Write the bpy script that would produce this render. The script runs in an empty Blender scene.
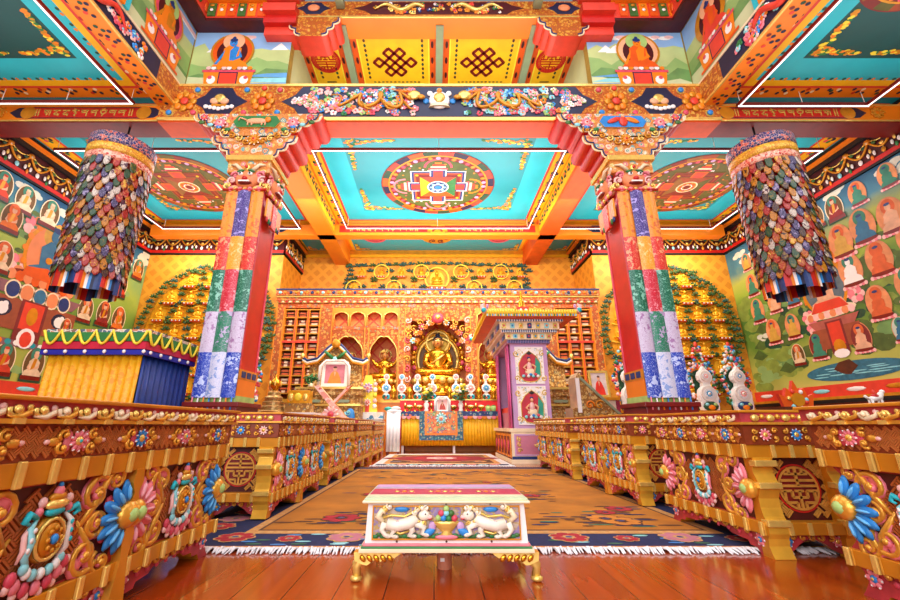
import bpy, math, random
from mathutils import Matrix, Vector
R = random.Random(7)
SC = bpy.context.scene
COL = SC.collection
PI = math.pi
def hx(h):
    o = []
    for i in (0, 2, 4):
        v = int(h[i:i+2], 16)/255
        o.append(v/12.92 if v <= .04045 else ((v+.055)/1.055)**2.4)
    return (*o, 1.)
# ---------------------------------------------------------------- materials
MATS = {}
def _new(name):
    m = bpy.data.materials.new(name); m.use_nodes = True
    nt = m.node_tree; p = nt.nodes['Principled BSDF']
    MATS[name] = m
    return m, nt, p
def mat(name, c, r=.5, m=0., var=.15, vs=7., bump=.0, coat=0.):
    if name in MATS: return MATS[name]
    mt, nt, p = _new(name)
    c = hx(c)
    p.inputs['Roughness'].default_value = r; p.inputs['Metallic'].default_value = m
    if coat: p.inputs['Coat Weight'].default_value = coat
    N = nt.nodes; L = nt.links
    tc = N.new('ShaderNodeTexCoord'); nz = N.new('ShaderNodeTexNoise'); nz.inputs['Scale'].default_value = vs
    nz.inputs['Detail'].default_value = 3
    cr = N.new('ShaderNodeValToRGB')
    cr.color_ramp.elements[0].position = .3; cr.color_ramp.elements[1].position = .7
    cr.color_ramp.elements[0].color = tuple(x*(1-var) for x in c[:3])+(1,)
    cr.color_ramp.elements[1].color = tuple(min(1, x*(1+var)) for x in c[:3])+(1,)
    L.new(tc.outputs['Object'], nz.inputs['Vector']); L.new(nz.outputs['Fac'], cr.inputs['Fac']); L.new(cr.outputs['Color'], p.inputs['Base Color'])
    if bump:
        b = N.new('ShaderNodeBump'); b.inputs['Strength'].default_value = bump; b.inputs['Distance'].default_value = .01
        L.new(nz.outputs['Fac'], b.inputs['Height']); L.new(b.outputs['Normal'], p.inputs['Normal'])
    return mt
def ornate(name, cols, sc=14., gap='d08020', gw=.05, r=.45, warp=.05, bump=.3, m=0.):
    """carved / woven all-over ornament: coloured cells with an outline"""
    if name in MATS: return MATS[name]
    mt, nt, p = _new(name); N = nt.nodes; L = nt.links
    p.inputs['Roughness'].default_value = r; p.inputs['Metallic'].default_value = m
    tc = N.new('ShaderNodeTexCoord'); nz = N.new('ShaderNodeTexNoise'); nz.inputs['Scale'].default_value = sc*.8
    mx = N.new('ShaderNodeVectorMath'); mx.operation = 'MULTIPLY_ADD'; mx.inputs[1].default_value = (warp,)*3
    L.new(tc.outputs['Object'], nz.inputs['Vector']); L.new(nz.outputs['Color'], mx.inputs[0]); L.new(tc.outputs['Object'], mx.inputs[2])
    v = N.new('ShaderNodeTexVoronoi'); v.inputs['Scale'].default_value = sc
    e = N.new('ShaderNodeTexVoronoi'); e.feature = 'DISTANCE_TO_EDGE'; e.inputs['Scale'].default_value = sc
    L.new(mx.outputs[0], v.inputs['Vector']); L.new(mx.outputs[0], e.inputs['Vector'])
    sp = N.new('ShaderNodeSeparateColor'); L.new(v.outputs['Color'], sp.inputs[0])
    cr = N.new('ShaderNodeValToRGB'); cr.color_ramp.interpolation = 'CONSTANT'
    el = cr.color_ramp.elements
    while len(el) > 1: el.remove(el[-1])
    el[0].position = 0; el[0].color = hx(cols[0])
    for i, c in enumerate(cols[1:], 1):
        k = el.new(i/len(cols)); k.color = hx(c)
    L.new(sp.outputs[0], cr.inputs['Fac'])
    lt = N.new('ShaderNodeMath'); lt.operation = 'LESS_THAN'; lt.inputs[1].default_value = gw
    L.new(e.outputs['Distance'], lt.inputs[0])
    mix = N.new('ShaderNodeMix'); mix.data_type = 'RGBA'
    L.new(lt.outputs[0], mix.inputs['Factor']); L.new(cr.outputs['Color'], mix.inputs[6]); mix.inputs[7].default_value = hx(gap)
    L.new(mix.outputs[2], p.inputs['Base Color'])
    if bump:
        b = N.new('ShaderNodeBump'); b.inputs['Strength'].default_value = bump; b.inputs['Distance'].default_value = .02
        L.new(e.outputs['Distance'], b.inputs['Height']); L.new(b.outputs['Normal'], p.inputs['Normal'])
    return mt
def rosette(name, ground, cols, ring='f2c060', sc=10., r=.42, bump=.6, m=.05, warp=.05):
    """carved ground of small rosettes: coloured heart, gilt ring, coloured petals"""
    if name in MATS: return MATS[name]
    mt, nt, p = _new(name); N = nt.nodes; L = nt.links
    p.inputs['Roughness'].default_value = r; p.inputs['Metallic'].default_value = m
    tc = N.new('ShaderNodeTexCoord'); nz = N.new('ShaderNodeTexNoise'); nz.inputs['Scale'].default_value = sc*1.3
    mx = N.new('ShaderNodeVectorMath'); mx.operation = 'MULTIPLY_ADD'; mx.inputs[1].default_value = (warp,)*3
    L.new(tc.outputs['Object'], nz.inputs['Vector']); L.new(nz.outputs['Color'], mx.inputs[0]); L.new(tc.outputs['Object'], mx.inputs[2])
    v = N.new('ShaderNodeTexVoronoi'); v.inputs['Scale'].default_value = sc; v.inputs['Randomness'].default_value = .75; L.new(mx.outputs[0], v.inputs['Vector'])
    sp = N.new('ShaderNodeSeparateColor'); L.new(v.outputs['Color'], sp.inputs[0])
    ramps = []
    for k in (0, 1):
        cr = N.new('ShaderNodeValToRGB'); cr.color_ramp.interpolation = 'CONSTANT'; el = cr.color_ramp.elements
        while len(el) > 1: el.remove(el[-1])
        cc = cols if k == 0 else cols[2:]+cols[:2]
        el[0].position = 0; el[0].color = hx(cc[0])
        for i, c in enumerate(cc[1:], 1): q = el.new(i/len(cc)); q.color = hx(c)
        L.new(sp.outputs[k], cr.inputs['Fac']); ramps.append(cr)
    prev = None
    wv = N.new('ShaderNodeMath'); wv.operation = 'MULTIPLY_ADD'; wv.inputs[1].default_value = .12; L.new(nz.outputs['Fac'], wv.inputs[0]); L.new(v.outputs['Distance'], wv.inputs[2])
    for lim, src in ((.56, ramps[1].outputs[0]), (.38, ring), (.31, ramps[0].outputs[0]), (.16, ring)):
        lt = N.new('ShaderNodeMath'); lt.operation = 'LESS_THAN'; lt.inputs[1].default_value = lim; L.new(wv.outputs[0], lt.inputs[0])
        mix = N.new('ShaderNodeMix'); mix.data_type = 'RGBA'; L.new(lt.outputs[0], mix.inputs['Factor'])
        if prev is None: mix.inputs[6].default_value = hx(ground)
        else: L.new(prev, mix.inputs[6])
        if isinstance(src, str): mix.inputs[7].default_value = hx(src)
        else: L.new(src, mix.inputs[7])
        prev = mix.outputs[2]
    L.new(prev, p.inputs['Base Color'])
    b = N.new('ShaderNodeBump'); b.inputs['Strength'].default_value = bump; b.inputs['Distance'].default_value = -.03
    sn = N.new('ShaderNodeMath'); sn.operation = 'SINE'; ml = N.new('ShaderNodeMath'); ml.operation = 'MULTIPLY'; ml.inputs[1].default_value = 22; L.new(wv.outputs[0], ml.inputs[0]); L.new(ml.outputs[0], sn.inputs[0])
    L.new(sn.outputs[0], b.inputs['Height']); b.inputs['Distance'].default_value = .008; L.new(b.outputs['Normal'], p.inputs['Normal'])
    return mt
def diaper(name, base, motif, cell=.22, size=.3, r=.55):
    """painted plaster with a regular lattice of small lozenges"""
    mt, nt, p = _new(name); N = nt.nodes; L = nt.links
    p.inputs['Roughness'].default_value = r
    tc = N.new('ShaderNodeTexCoord'); s = N.new('ShaderNodeSeparateXYZ'); L.new(tc.outputs['Object'], s.inputs[0])
    a = N.new('ShaderNodeMath'); a.operation = 'ADD'; L.new(s.outputs['X'], a.inputs[0]); L.new(s.outputs['Y'], a.inputs[1])
    rot = []
    for op in ('ADD', 'SUBTRACT'):
        k = N.new('ShaderNodeMath'); k.operation = op; L.new(a.outputs[0], k.inputs[0]); L.new(s.outputs['Z'], k.inputs[1]); rot.append(k)
    c = N.new('ShaderNodeCombineXYZ'); L.new(rot[0].outputs[0], c.inputs[0]); L.new(rot[1].outputs[0], c.inputs[1])
    v = N.new('ShaderNodeTexVoronoi'); v.voronoi_dimensions = '2D'; v.distance = 'CHEBYCHEV'
    v.inputs['Scale'].default_value = 1/(cell*1.414); v.inputs['Randomness'].default_value = 0
    L.new(c.outputs[0], v.inputs['Vector'])
    lt = N.new('ShaderNodeMath'); lt.operation = 'LESS_THAN'; lt.inputs[1].default_value = size; L.new(v.outputs['Distance'], lt.inputs[0])
    nz = N.new('ShaderNodeTexNoise'); nz.inputs['Scale'].default_value = 30; L.new(tc.outputs['Object'], nz.inputs['Vector'])
    fm = N.new('ShaderNodeMath'); fm.operation = 'MULTIPLY'; L.new(lt.outputs[0], fm.inputs[0]); L.new(nz.outputs['Fac'], fm.inputs[1])
    mix = N.new('ShaderNodeMix'); mix.data_type = 'RGBA'; mix.inputs[6].default_value = hx(base); mix.inputs[7].default_value = hx(motif)
    L.new(fm.outputs[0], mix.inputs['Factor']); L.new(mix.outputs[2], p.inputs['Base Color'])
    return mt
def emis(name, c, s):
    mt, nt, p = _new(name)
    p.inputs['Base Color'].default_value = hx(c); p.inputs['Emission Color'].default_value = hx(c); p.inputs['Emission Strength'].default_value = s
    return mt
# ---------------------------------------------------------------- mesh builder
class B:
    def __init__(s, M=None):
        s.e = 0; s.v = []; s.f = []; s.mi = []; s.sm = []; s.ms = []; s.M = M or Matrix.Identity(4); s.st = []
    def push(s, *Ms):
        s.st.append(s.M)
        for m in Ms: s.M = s.M @ m
        return s
    def pop(s): s.M = s.st.pop()
    def add(s, vs, fs, m, sm=False):
        if m not in s.ms: s.ms.append(m)
        k = s.ms.index(m); b = len(s.v)
        M = s.M
        s.v += [tuple(M @ Vector(p)) for p in vs]
        for f in fs: s.f.append([b+i for i in f]); s.mi.append(k); s.sm.append(sm)
        return s
    def box(s, x0, x1, y0, y1, z0, z1, m):
        return s.add([(x, y, z) for x in (x0, x1) for y in (y0, y1) for z in (z0, z1)],
                     [(0, 1, 3, 2), (4, 6, 7, 5), (0, 4, 5, 1), (2, 3, 7, 6), (0, 2, 6, 4), (1, 5, 7, 3)], m)
    def prism(s, pts, y0, y1, m, side=None):
        """polygon in XZ swept from y0 to y1"""
        n = len(pts)
        s.add([(x, y0, z) for x, z in pts], [list(range(n))], m)
        s.add([(x, y1, z) for x, z in pts], [list(range(n))[::-1]], m)
        s.add([(x, y, z) for y in (y0, y1) for x, z in pts], [(i, (i+1) % n, n+(i+1) % n, n+i) for i in range(n)], side or m)
        return s
    def poly(s, pts, y, m):
        s.e = (s.e+1) % 60; y -= 1.5e-5*s.e   # paint layers never share a plane
        return s.add([(x, y, z) for x, z in pts], [list(range(len(pts)))], m)
    def disc(s, cx, cz, rx, rz, y, m, n=20, a0=0, a1=2*PI):
        full = abs(a1-a0-2*PI) < 1e-6
        pts = [(cx+rx*math.cos(a0+(a1-a0)*i/n), cz+rz*math.sin(a0+(a1-a0)*i/n)) for i in range(n if full else n+1)]
        if not full: pts.append((cx, cz))
        return s.poly(pts, y, m)
    def ring(s, cx, cz, r0, r1, y, m, n=32, a0=0, a1=2*PI, k=1.):
        vs = []
        for i in range(n+1):
            a = a0+(a1-a0)*i/n
            vs += [(cx+r0*math.cos(a), y, cz+k*r0*math.sin(a)), (cx+r1*math.cos(a), y, cz+k*r1*math.sin(a))]
        return s.add(vs, [(2*i, 2*i+1, 2*i+3, 2*i+2) for i in range(n)], m)
    def rect(s, x0, x1, z0, z1, y, m): return s.poly([(x0, z0), (x1, z0), (x1, z1), (x0, z1)], y, m)
    def frame(s, x0, x1, z0, z1, w, y, m):
        s.rect(x0, x1, z0, z0+w, y, m); s.rect(x0, x1, z1-w, z1, y, m); s.rect(x0, x0+w, z0+w, z1-w, y, m); return s.rect(x1-w, x1, z0+w, z1-w, y, m)
    def bframe(s, x0, x1, z0, z1, w, y0, y1, m):
        s.box(x0, x1, y0, y1, z0, z0+w, m); s.box(x0, x1, y0, y1, z1-w, z1, m); s.box(x0, x0+w, y0, y1, z0+w, z1-w, m); return s.box(x1-w, x1, y0, y1, z0+w, z1-w, m)
    def lathe(s, prof, m, c=(0, 0, 0), n=20, sy=1., sm=True):
        vs = []; k = len(prof)
        for i in range(n):
            a = 2*PI*i/n
            vs += [(c[0]+r*math.cos(a), c[1]+sy*r*math.sin(a), c[2]+z) for r, z in prof]
        fs = [(i*k+j, ((i+1) % n)*k+j, ((i+1) % n)*k+j+1, i*k+j+1) for i in range(n) for j in range(k-1)]
        s.add(vs, fs, m, sm)
        if prof[0][0] > 1e-4: s.add(vs[0::k], [list(range(n))[::-1]], m)
        if prof[-1][0] > 1e-4: s.add(vs[k-1::k], [list(range(n))], m)
        return s
    def ell(s, c, r, m, n=10, k=6, q=None):
        if q is not None: s.push(Matrix.Translation(c), q); c = (0, 0, 0)
        if not hasattr(r, '__len__'): r = (r, r, r)
        vs = [(c[0], c[1], c[2]+r[2])]
        for j in range(1, k):
            t = PI*j/k
            for i in range(n):
                a = 2*PI*i/n
                vs.append((c[0]+r[0]*math.sin(t)*math.cos(a), c[1]+r[1]*math.sin(t)*math.sin(a), c[2]+r[2]*math.cos(t)))
        vs.append((c[0], c[1], c[2]-r[2])); e = len(vs)-1
        fs = [(0, 1+i, 1+(i+1) % n) for i in range(n)]
        for j in range(k-2):
            o = 1+j*n
            fs += [(o+i, o+n+i, o+n+(i+1) % n, o+(i+1) % n) for i in range(n)]
        o = 1+(k-2)*n
        fs += [(e, o+(i+1) % n, o+i) for i in range(n)]
        s.add(vs, fs, m, True)
        if q is not None: s.pop()
        return s
    def tube(s, pts, r, m, n=6, up=(0, 1, 0)):
        P = [Vector(p) for p in pts]; K = len(P)
        rr = r if hasattr(r, '__len__') else [r]*K
        vs = []
        for i, p in enumerate(P):
            t = (P[min(i+1, K-1)]-P[max(i-1, 0)]).normalized()
            u = Vector(up)
            if abs(t.dot(u)) > .95: u = Vector((1, 0, 0))
            a = t.cross(u).normalized(); b = a.cross(t)
            vs += [tuple(p+rr[i]*(a*math.cos(2*PI*j/n)+b*math.sin(2*PI*j/n))) for j in range(n)]
        fs = [(i*n+j, i*n+(j+1) % n, (i+1)*n+(j+1) % n, (i+1)*n+j) for i in range(K-1) for j in range(n)]
        fs += [tuple(range(n))[::-1], tuple(range((K-1)*n, K*n))]
        return s.add(vs, fs, m, True)
    def bar(s, x0, z0, x1, z1, w, y0, y1, m):
        d = Vector((x1-x0, z1-z0))
        if d.length < 1e-6: return s
        d.normalize(); nx, nz = -d.y*w/2, d.x*w/2
        return s.prism([(x0-nx, z0-nz), (x1-nx, z1-nz), (x1+nx, z1+nz), (x0+nx, z0+nz)], y0, y1, m)
    def obj(s, name, parent=None, bev=0):
        me = bpy.data.meshes.new(name)
        me.from_pydata(s.v, [], s.f)
        for m in s.ms: me.materials.append(m)
        me.polygons.foreach_set('material_index', s.mi); me.polygons.foreach_set('use_smooth', s.sm)
        me.validate(); me.update()
        o = bpy.data.objects.new(name, me); COL.objects.link(o)
        if parent: o.parent = parent
        if bev:
            k = o.modifiers.new('bev', 'BEVEL'); k.width = bev; k.segments = 2; k.limit_method = 'ANGLE'
        return o
def tag(o, label=None, cat=None, group=None, kind=None):
    for k, v in (('label', label), ('category', cat), ('group', group), ('kind', kind)):
        if v: o[k] = v
    return o
def thing(name, label, cat, loc=(0, 0, 0), rz=0., group=None):
    o = bpy.data.objects.new(name, None); COL.objects.link(o)
    o.location = loc; o.rotation_euler = (0, 0, rz); o.empty_display_size = .1
    return tag(o, label, cat, group)
def copy_tree(o, parent=None):
    c = o.copy(); COL.objects.link(c)
    if parent: c.parent = parent
    for ch in list(o.children): copy_tree(ch, c)
    return c
TR = lambda x, y, z: Matrix.Translation((x, y, z))
RY = lambda a: Matrix.Rotation(a, 4, 'Y')
RZ = lambda a: Matrix.Rotation(a, 4, 'Z')
RX = lambda a: Matrix.Rotation(a, 4, 'X')
SCL = lambda x, y, z: Matrix.Diagonal((x, y, z, 1))
DOWN = Matrix(((1, 0, 0, 0), (0, 0, 1, 0), (0, 1, 0, 0), (0, 0, 0, 1)))   # drawing plane XZ -> XY seen from below
# ---------------------------------------------------------------- palette
gold = mat('gold_paint', 'e8a83a', .3, .45, .18, 20)
gold2 = mat('gold_bright', 'f6cf6a', .25, .5, .12, 20)
gilt = mat('gilt_metal', 'e0a028', .24, .85, .15, 8)
ochre = mat('gold_ochre', 'd98f1e', .38, .3, .15, 6)
orange = mat('orange_paint', 'f08214', .4, 0, .06, 2)
deeporange = mat('deep_orange', 'e2560f', .45, 0, .1, 5)
red = mat('red_paint', 'c81e14', .4, 0, .12, 4)
vermil = mat('vermilion', 'e0402a', .45, 0, .1, 5)
dkred = mat('dark_red', '7a120c', .4, 0, .15, 5)
maroon = mat('maroon', '4a0d10', .45, 0, .2, 8)
lacq = mat('lacquer_brown', '7d2a12', .4, 0, .25, 12)
pink = mat('pink_paint', 'ee7f88', .45, 0, .12, 12)
rose = mat('rose_paint', 'd6485a', .45, 0, .15, 12)
palepink = mat('pale_pink', 'f5c0b4', .5, 0, .1, 12)
lilac = mat('lilac_paint', 'c79ac2', .5, 0, .08, 5)
blue = mat('blue_paint', '2a86cc', .4, 0, .15, 14)
dkblue = mat('deep_blue', '17356e', .45, 0, .2, 10)
navy = mat('navy_paint', '171c3c', .45, 0, .2, 4)
cyan = mat('cyan_paint', '22bcc6', .35, 0, .06, 2)
teal = mat('teal_paint', '1a979d', .3, 0, .12, .8)
dteal = mat('dark_teal', '0b4a48', .4, 0, .2, .8)
aqua = mat('aqua_paint', '8fd6d8', .45, 0, .1, 9)
green = mat('green_paint', '2c7a3c', .5, 0, .2, 9)
dgreen = mat('dark_green', '1f4a30', .5, 0, .25, 9)
lgreen = mat('light_green', 'a9c86e', .5, 0, .15, 6)
leafg = mat('leaf_green', '3e6a2a', .5, 0, .3, 9)
white = mat('white_paint', 'f6efe4', .45, 0, .05, 6)
cream = mat('cream_paint', 'f2dcb0', .45, 0, .08, 6)
yellow = mat('yellow_paint', 'f8b916', .45, 0, .08, 4)
lemon = mat('lemon_paint', 'f7dc3a', .45, 0, .08, 6)
skin = mat('painted_skin', 'f0b080', .55, 0, .06, 6)
peach = mat('peach_halo', 'e88a54', .55, 0, .1, 4)
black = mat('black_paint', '120c0c', .5, 0, .2, 6)
brown = mat('brown_wood', '5a2a12', .5, 0, .25, 8)
slate = mat('sage_rafter', '8d9a78', .5, 0, .08, 4)
PALE = {blue: mat('blue_tint', '63b4e6', .4), pink: mat('pink_tint', 'f6aab0', .45)}
ledm = emis('led_white', 'fff2ee', 1.8)
# ---------------------------------------------------------------- ornament helpers (drawing plane XZ, relief toward -y)
def spiral(b, cx, cz, r, a0, turns, m, t=.012, y=-.008, n=18, k=6):
    P = []; T = []
    for i in range(n+1):
        f = i/n; a = a0+turns*2*PI*f; q = r*(1-.86*f)
        P.append((cx+q*math.cos(a), y-.006*f, cz+q*math.sin(a))); T.append(t*(1-.35*f))
    b.tube(P, T, m, k); b.ell((cx, y-.008, cz), t*1.15, m, 8, 5)
def flower(b, cx, cz, r, y, pet, core, cen, n=10, a0=0., a1=2*PI, k=1.):
    full = a1-a0 > 6.2
    for i in range(n):
        a = a0+(a1-a0)*(i if full else i+.5)/n
        x, z = cx+.62*r*math.cos(a), cz+.62*r*math.sin(a)
        b.ell((x, y, z), (.36*r, .14*r*k, 1.9*r/n*(1 if full else .55)), pet, 8, 5, RY(-a))
        if full: b.ell((cx+.86*r*math.cos(a), y-.04*r, cz+.86*r*math.sin(a)), (.13*r, .12*r*k, .9*r/n), white, 6, 4, RY(-a))
        else: b.ell((cx+.6*r*math.cos(a), y-.1*r, cz+.6*r*math.sin(a)), (.24*r, .07*r, .35*r/n), PALE.get(pet, white), 6, 4, RY(-a))
    if full:
        b.ell((cx, y, cz), (.42*r, .26*r, .42*r), core, 12, 6); b.ell((cx, y-.2*r, cz), (.18*r, .12*r, .18*r), cen, 8, 5)
    else:
        b.ell((cx, y, cz), (.38*r, .3*r, .38*r), core, 10, 6); b.ell((cx, y-.2*r, cz), (.2*r, .16*r, .2*r), cen, 8, 5)
def fret(b, inside, x0, x1, z0, z1, c, w, y0, y1, m, rot=PI/4):
    """interlocking key fret: blocks of three bars, turned alternately"""
    ca, sa = math.cos(rot), math.sin(rot)
    mx, mz = (x0+x1)/2, (z0+z1)/2
    N = int(max(x1-x0, z1-z0)/c)+2
    for i in range(-N, N+1):
        for j in range(-N, N+1):
            for k in (-1, 0, 1):
                if (i+j) % 2: p = [(i-.62)*c, (j+k*.33)*c, (i+.62)*c, (j+k*.33)*c]
                else: p = [(i+k*.33)*c, (j-.62)*c, (i+k*.33)*c, (j+.62)*c]
                q = [(mx+p[0]*ca-p[1]*sa, mz+p[0]*sa+p[1]*ca), (mx+p[2]*ca-p[3]*sa, mz+p[2]*sa+p[3]*ca)]
                if inside((q[0][0]+q[1][0])/2, (q[0][1]+q[1][1])/2) and inside(*q[0]) and inside(*q[1]):
                    b.bar(q[0][0], q[0][1], q[1][0], q[1][1], w, y0, y1, m)
def shou(b, cx, cz, r, y, m, bg):
    """round longevity medallion"""
    b.push(TR(cx, 0, cz))
    b.disc(0, 0, r*1.06, r*1.06, y, bg, 28); b.ring(0, 0, r*.98, r*1.06, y-.002, red, 32)
    w = r*.11
    seg = [(-.55, .62, .55, .62), (-.78, .34, .78, .34), (-.88, .1, .88, .1), (0, .9, 0, .1), (-.88, -.12, -.35, -.12), (.88, -.12, .35, -.12), (-.35, -.12, -.35, -.4), (.35, -.12, .35, -.4),
           (-.35, -.4, .35, -.4), (0, -.12, 0, -.9), (-.2, -.12, .2, -.12), (-.7, -.12, -.7, -.55), (.7, -.12, .7, -.55), (-.7, -.62, -.2, -.62), (.7, -.62, .2, -.62), (-.2, -.62, -.2, -.88), (.2, -.62, .2, -.88), (-.3, .9, -.3, .62), (.3, .9, .3, .62)]
    for a, c, d, e in seg: b.bar(a*r, c*r, d*r, e*r, w, y-.008, y, m)
    b.ring(0, 0, r*.86, r*.96, y-.006, m, 32)
    b.pop()
GLY0 = [[(0, 1, 1, 1), (.2, 1, .2, .5), (.2, .5, .8, .5), (.8, 1, .8, 0)], [(0, 1, 1, 1), (.1, .2, .5, 1), (.5, .5, .9, .5), (.9, 1, .9, 0)], [(0, 1, 1, 1), (.15, 1, .15, .3), (.15, .3, .85, .3), (.85, 1, .85, .3)],
       [(0, 1, 1, 1), (.5, 1, .2, .6), (.2, .6, .8, .4), (.8, .4, .3, 0)], [(0, 1, 1, 1), (.8, 1, .1, .55), (.1, .55, .8, .55), (.5, .55, .5, 0)], [(0, 1, 1, 1), (.2, 1, .2, 0), (.2, .4, .7, .7), (.8, 1, .8, 0)]]
GLY = [[(0, 1, 1, 1), (.12, 1, .05, .6), (.05, .6, .4, .62), (.4, .62, .45, .8), (.85, 1, .8, .05), (.45, .62, .8, .7)],
       [(0, 1, 1, 1), (.15, 1, .15, .55), (.15, .55, .5, .4), (.5, .4, .85, .6), (.85, .6, .85, 1), (.5, .4, .35, .0), (.2, 1.2, .7, 1.3)],
       [(0, 1, 1, 1), (.2, 1, .1, .65), (.1, .65, .75, .65), (.8, 1, .78, .0)],
       [(0, 1, 1, 1), (.75, 1, .3, .7), (.3, .7, .7, .5), (.7, .5, .35, .2), (.35, .2, .6, .0), (.2, 1.3, .6, 1.15)],
       [(0, 1, 1, 1), (.5, 1, .5, .7), (.5, .7, .15, .4), (.15, .4, .4, .2), (.4, .2, .8, .45), (.8, .45, .75, 0)],
       [(0, 1, 1, 1), (.25, 1, .2, .5), (.6, 1, .6, .6), (.2, .5, .6, .6), (.9, 1, .85, .1), (.6, .6, .4, .1)]]
def script(b, x0, x1, z0, z1, y, m):
    """a line of seed-syllable lettering between double strokes"""
    h = z1-z0; w = h*.85; n = int((x1-x0)/(w*1.2)); st = (x1-x0)/n
    for i in range(n):
        x = x0+i*st
        if i in (0, n-1):
            for d in (.25, .6): b.bar(x+d*w, z0, x+d*w, z1, w*.16, y-.006, y, m)
            continue
        for a, c, d, e in GLY[(i*5+i//3) % 6]: b.bar(x+a*w, z0+c*h*.78, x+d*w, z0+e*h*.78, w*(.2 if c == e else .16), y-.006, y, m)
def scatter_flora(b, x0, x1, z0, z1, y, cols, n, r0, r1, rnd, inside=None):
    """painted cloud-flowers: rosettes of small lobes"""
    for _ in range(n):
        x, z = rnd.uniform(x0, x1), rnd.uniform(z0, z1)
        if inside and not inside(x, z): continue
        r = rnd.uniform(r0, r1); c = rnd.choice(cols); yy = y-rnd.uniform(0, .006)
        for i in range(5):
            a = 2*PI*i/5+rnd.random()
            b.ell((x+.6*r*math.cos(a), yy, z+.6*r*math.sin(a)), (.5*r, .012, .5*r), c, 7, 4)
        b.ell((x, yy-.008, z), (.3*r, .012, .3*r), rnd.choice(cols), 6, 4)
def serpent(b, x0, x1, zc, amp, y, t, m, waves=2.5, n=40, ph=0.):
    P = [(x0+(x1-x0)*i/n, y, zc+amp*math.sin(ph+waves*2*PI*i/n)) for i in range(n+1)]
    b.tube(P, [t*(.3+.9*math.sin(PI*min(1, .15+.85*i/n))) for i in range(n+1)], m, 6)
# ================================================================ SETTING
XL, XR, YB, YR = -8.75, 8.95, 11.5, 13.2
ZC = 6.55
def wood_floor():
    mt, nt, p = _new('floor_planks'); N = nt.nodes; L = nt.links
    p.inputs['Roughness'].default_value = .17; p.inputs['Coat Weight'].default_value = .35; p.inputs['Coat Roughness'].default_value = .12
    tc = N.new('ShaderNodeTexCoord'); mp = N.new('ShaderNodeMapping'); mp.inputs['Rotation'].default_value = (0, 0, PI/2)
    L.new(tc.outputs['Object'], mp.inputs[0])
    br = N.new('ShaderNodeTexBrick'); br.inputs['Scale'].default_value = 1.; br.inputs['Brick Width'].default_value = 3.6; br.inputs['Row Height'].default_value = .2
    br.inputs['Mortar Size'].default_value = .003; br.offset = .37; br.inputs['Color1'].default_value = hx('9a380c'); br.inputs['Color2'].default_value = hx('b34c12'); br.inputs['Mortar'].default_value = hx('54190a')
    L.new(mp.outputs[0], br.inputs['Vector'])
    m2 = N.new('ShaderNodeMapping'); m2.inputs['Scale'].default_value = (14, .9, 1); L.new(tc.outputs['Object'], m2.inputs[0])
    nz = N.new('ShaderNodeTexNoise'); nz.inputs['Scale'].default_value = 1.5; nz.inputs['Detail'].default_value = 5; L.new(m2.outputs[0], nz.inputs['Vector'])
    cr = N.new('ShaderNodeValToRGB'); cr.color_ramp.elements[0].color = (.55, .5, .5, 1); cr.color_ramp.elements[1].color = (1.25, 1.2, 1.1, 1)
    L.new(nz.outputs['Fac'], cr.inputs[0])
    mx = N.new('ShaderNodeMix'); mx.data_type = 'RGBA'; mx.blend_type = 'MULTIPLY'; mx.inputs['Factor'].default_value = 1
    L.new(br.outputs['Color'], mx.inputs[6]); L.new(cr.outputs[0], mx.inputs[7]); L.new(mx.outputs[2], p.inputs['Base Color'])
    return mt
def struct(name, b, parent=None, bev=0):
    o = b.obj(name, parent, bev)
    if not parent: o['kind'] = 'structure'
    return o
struct('floor', B().box(-9.2, 9.4, -4, 13.6, -.12, 0, wood_floor()))
plaster = diaper('saffron_plaster', 'f0a22c', 'cf7412', .3, .3)
wallgreen = mat('wall_base', 'a58a3a', .6)
struct('wall_left', B().box(XL-.2, XL, -4, YB, 0, 9, wallgreen))
struct('wall_right', B().box(XR, XR+.2, -4, YB, 0, 9, wallgreen))
struct('wall_back_left', B().box(XL-.2, -4.62, YB, YR+.2, 0, ZC, plaster))
struct('wall_back_right', B().box(4.85, XR+.2, YB, YR+.2, 0, ZC, plaster))
struct('wall_back', B().box(-4.62, 4.85, YR, YR+.2, 0, ZC, plaster))
LX0, LX1 = -4.85, 5.05            # lantern opening
cl = B()
cl.box(XL-.2, LX0-.3, -4, 6.6, ZC, ZC+.1, teal); cl.box(LX1+.3, XR+.2, -4, 6.6, ZC, ZC+.1, teal); cl.box(XL-.2, XR+.2, 6.6, YR+.2, ZC, ZC+.1, teal)
struct('ceiling', cl)
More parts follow.
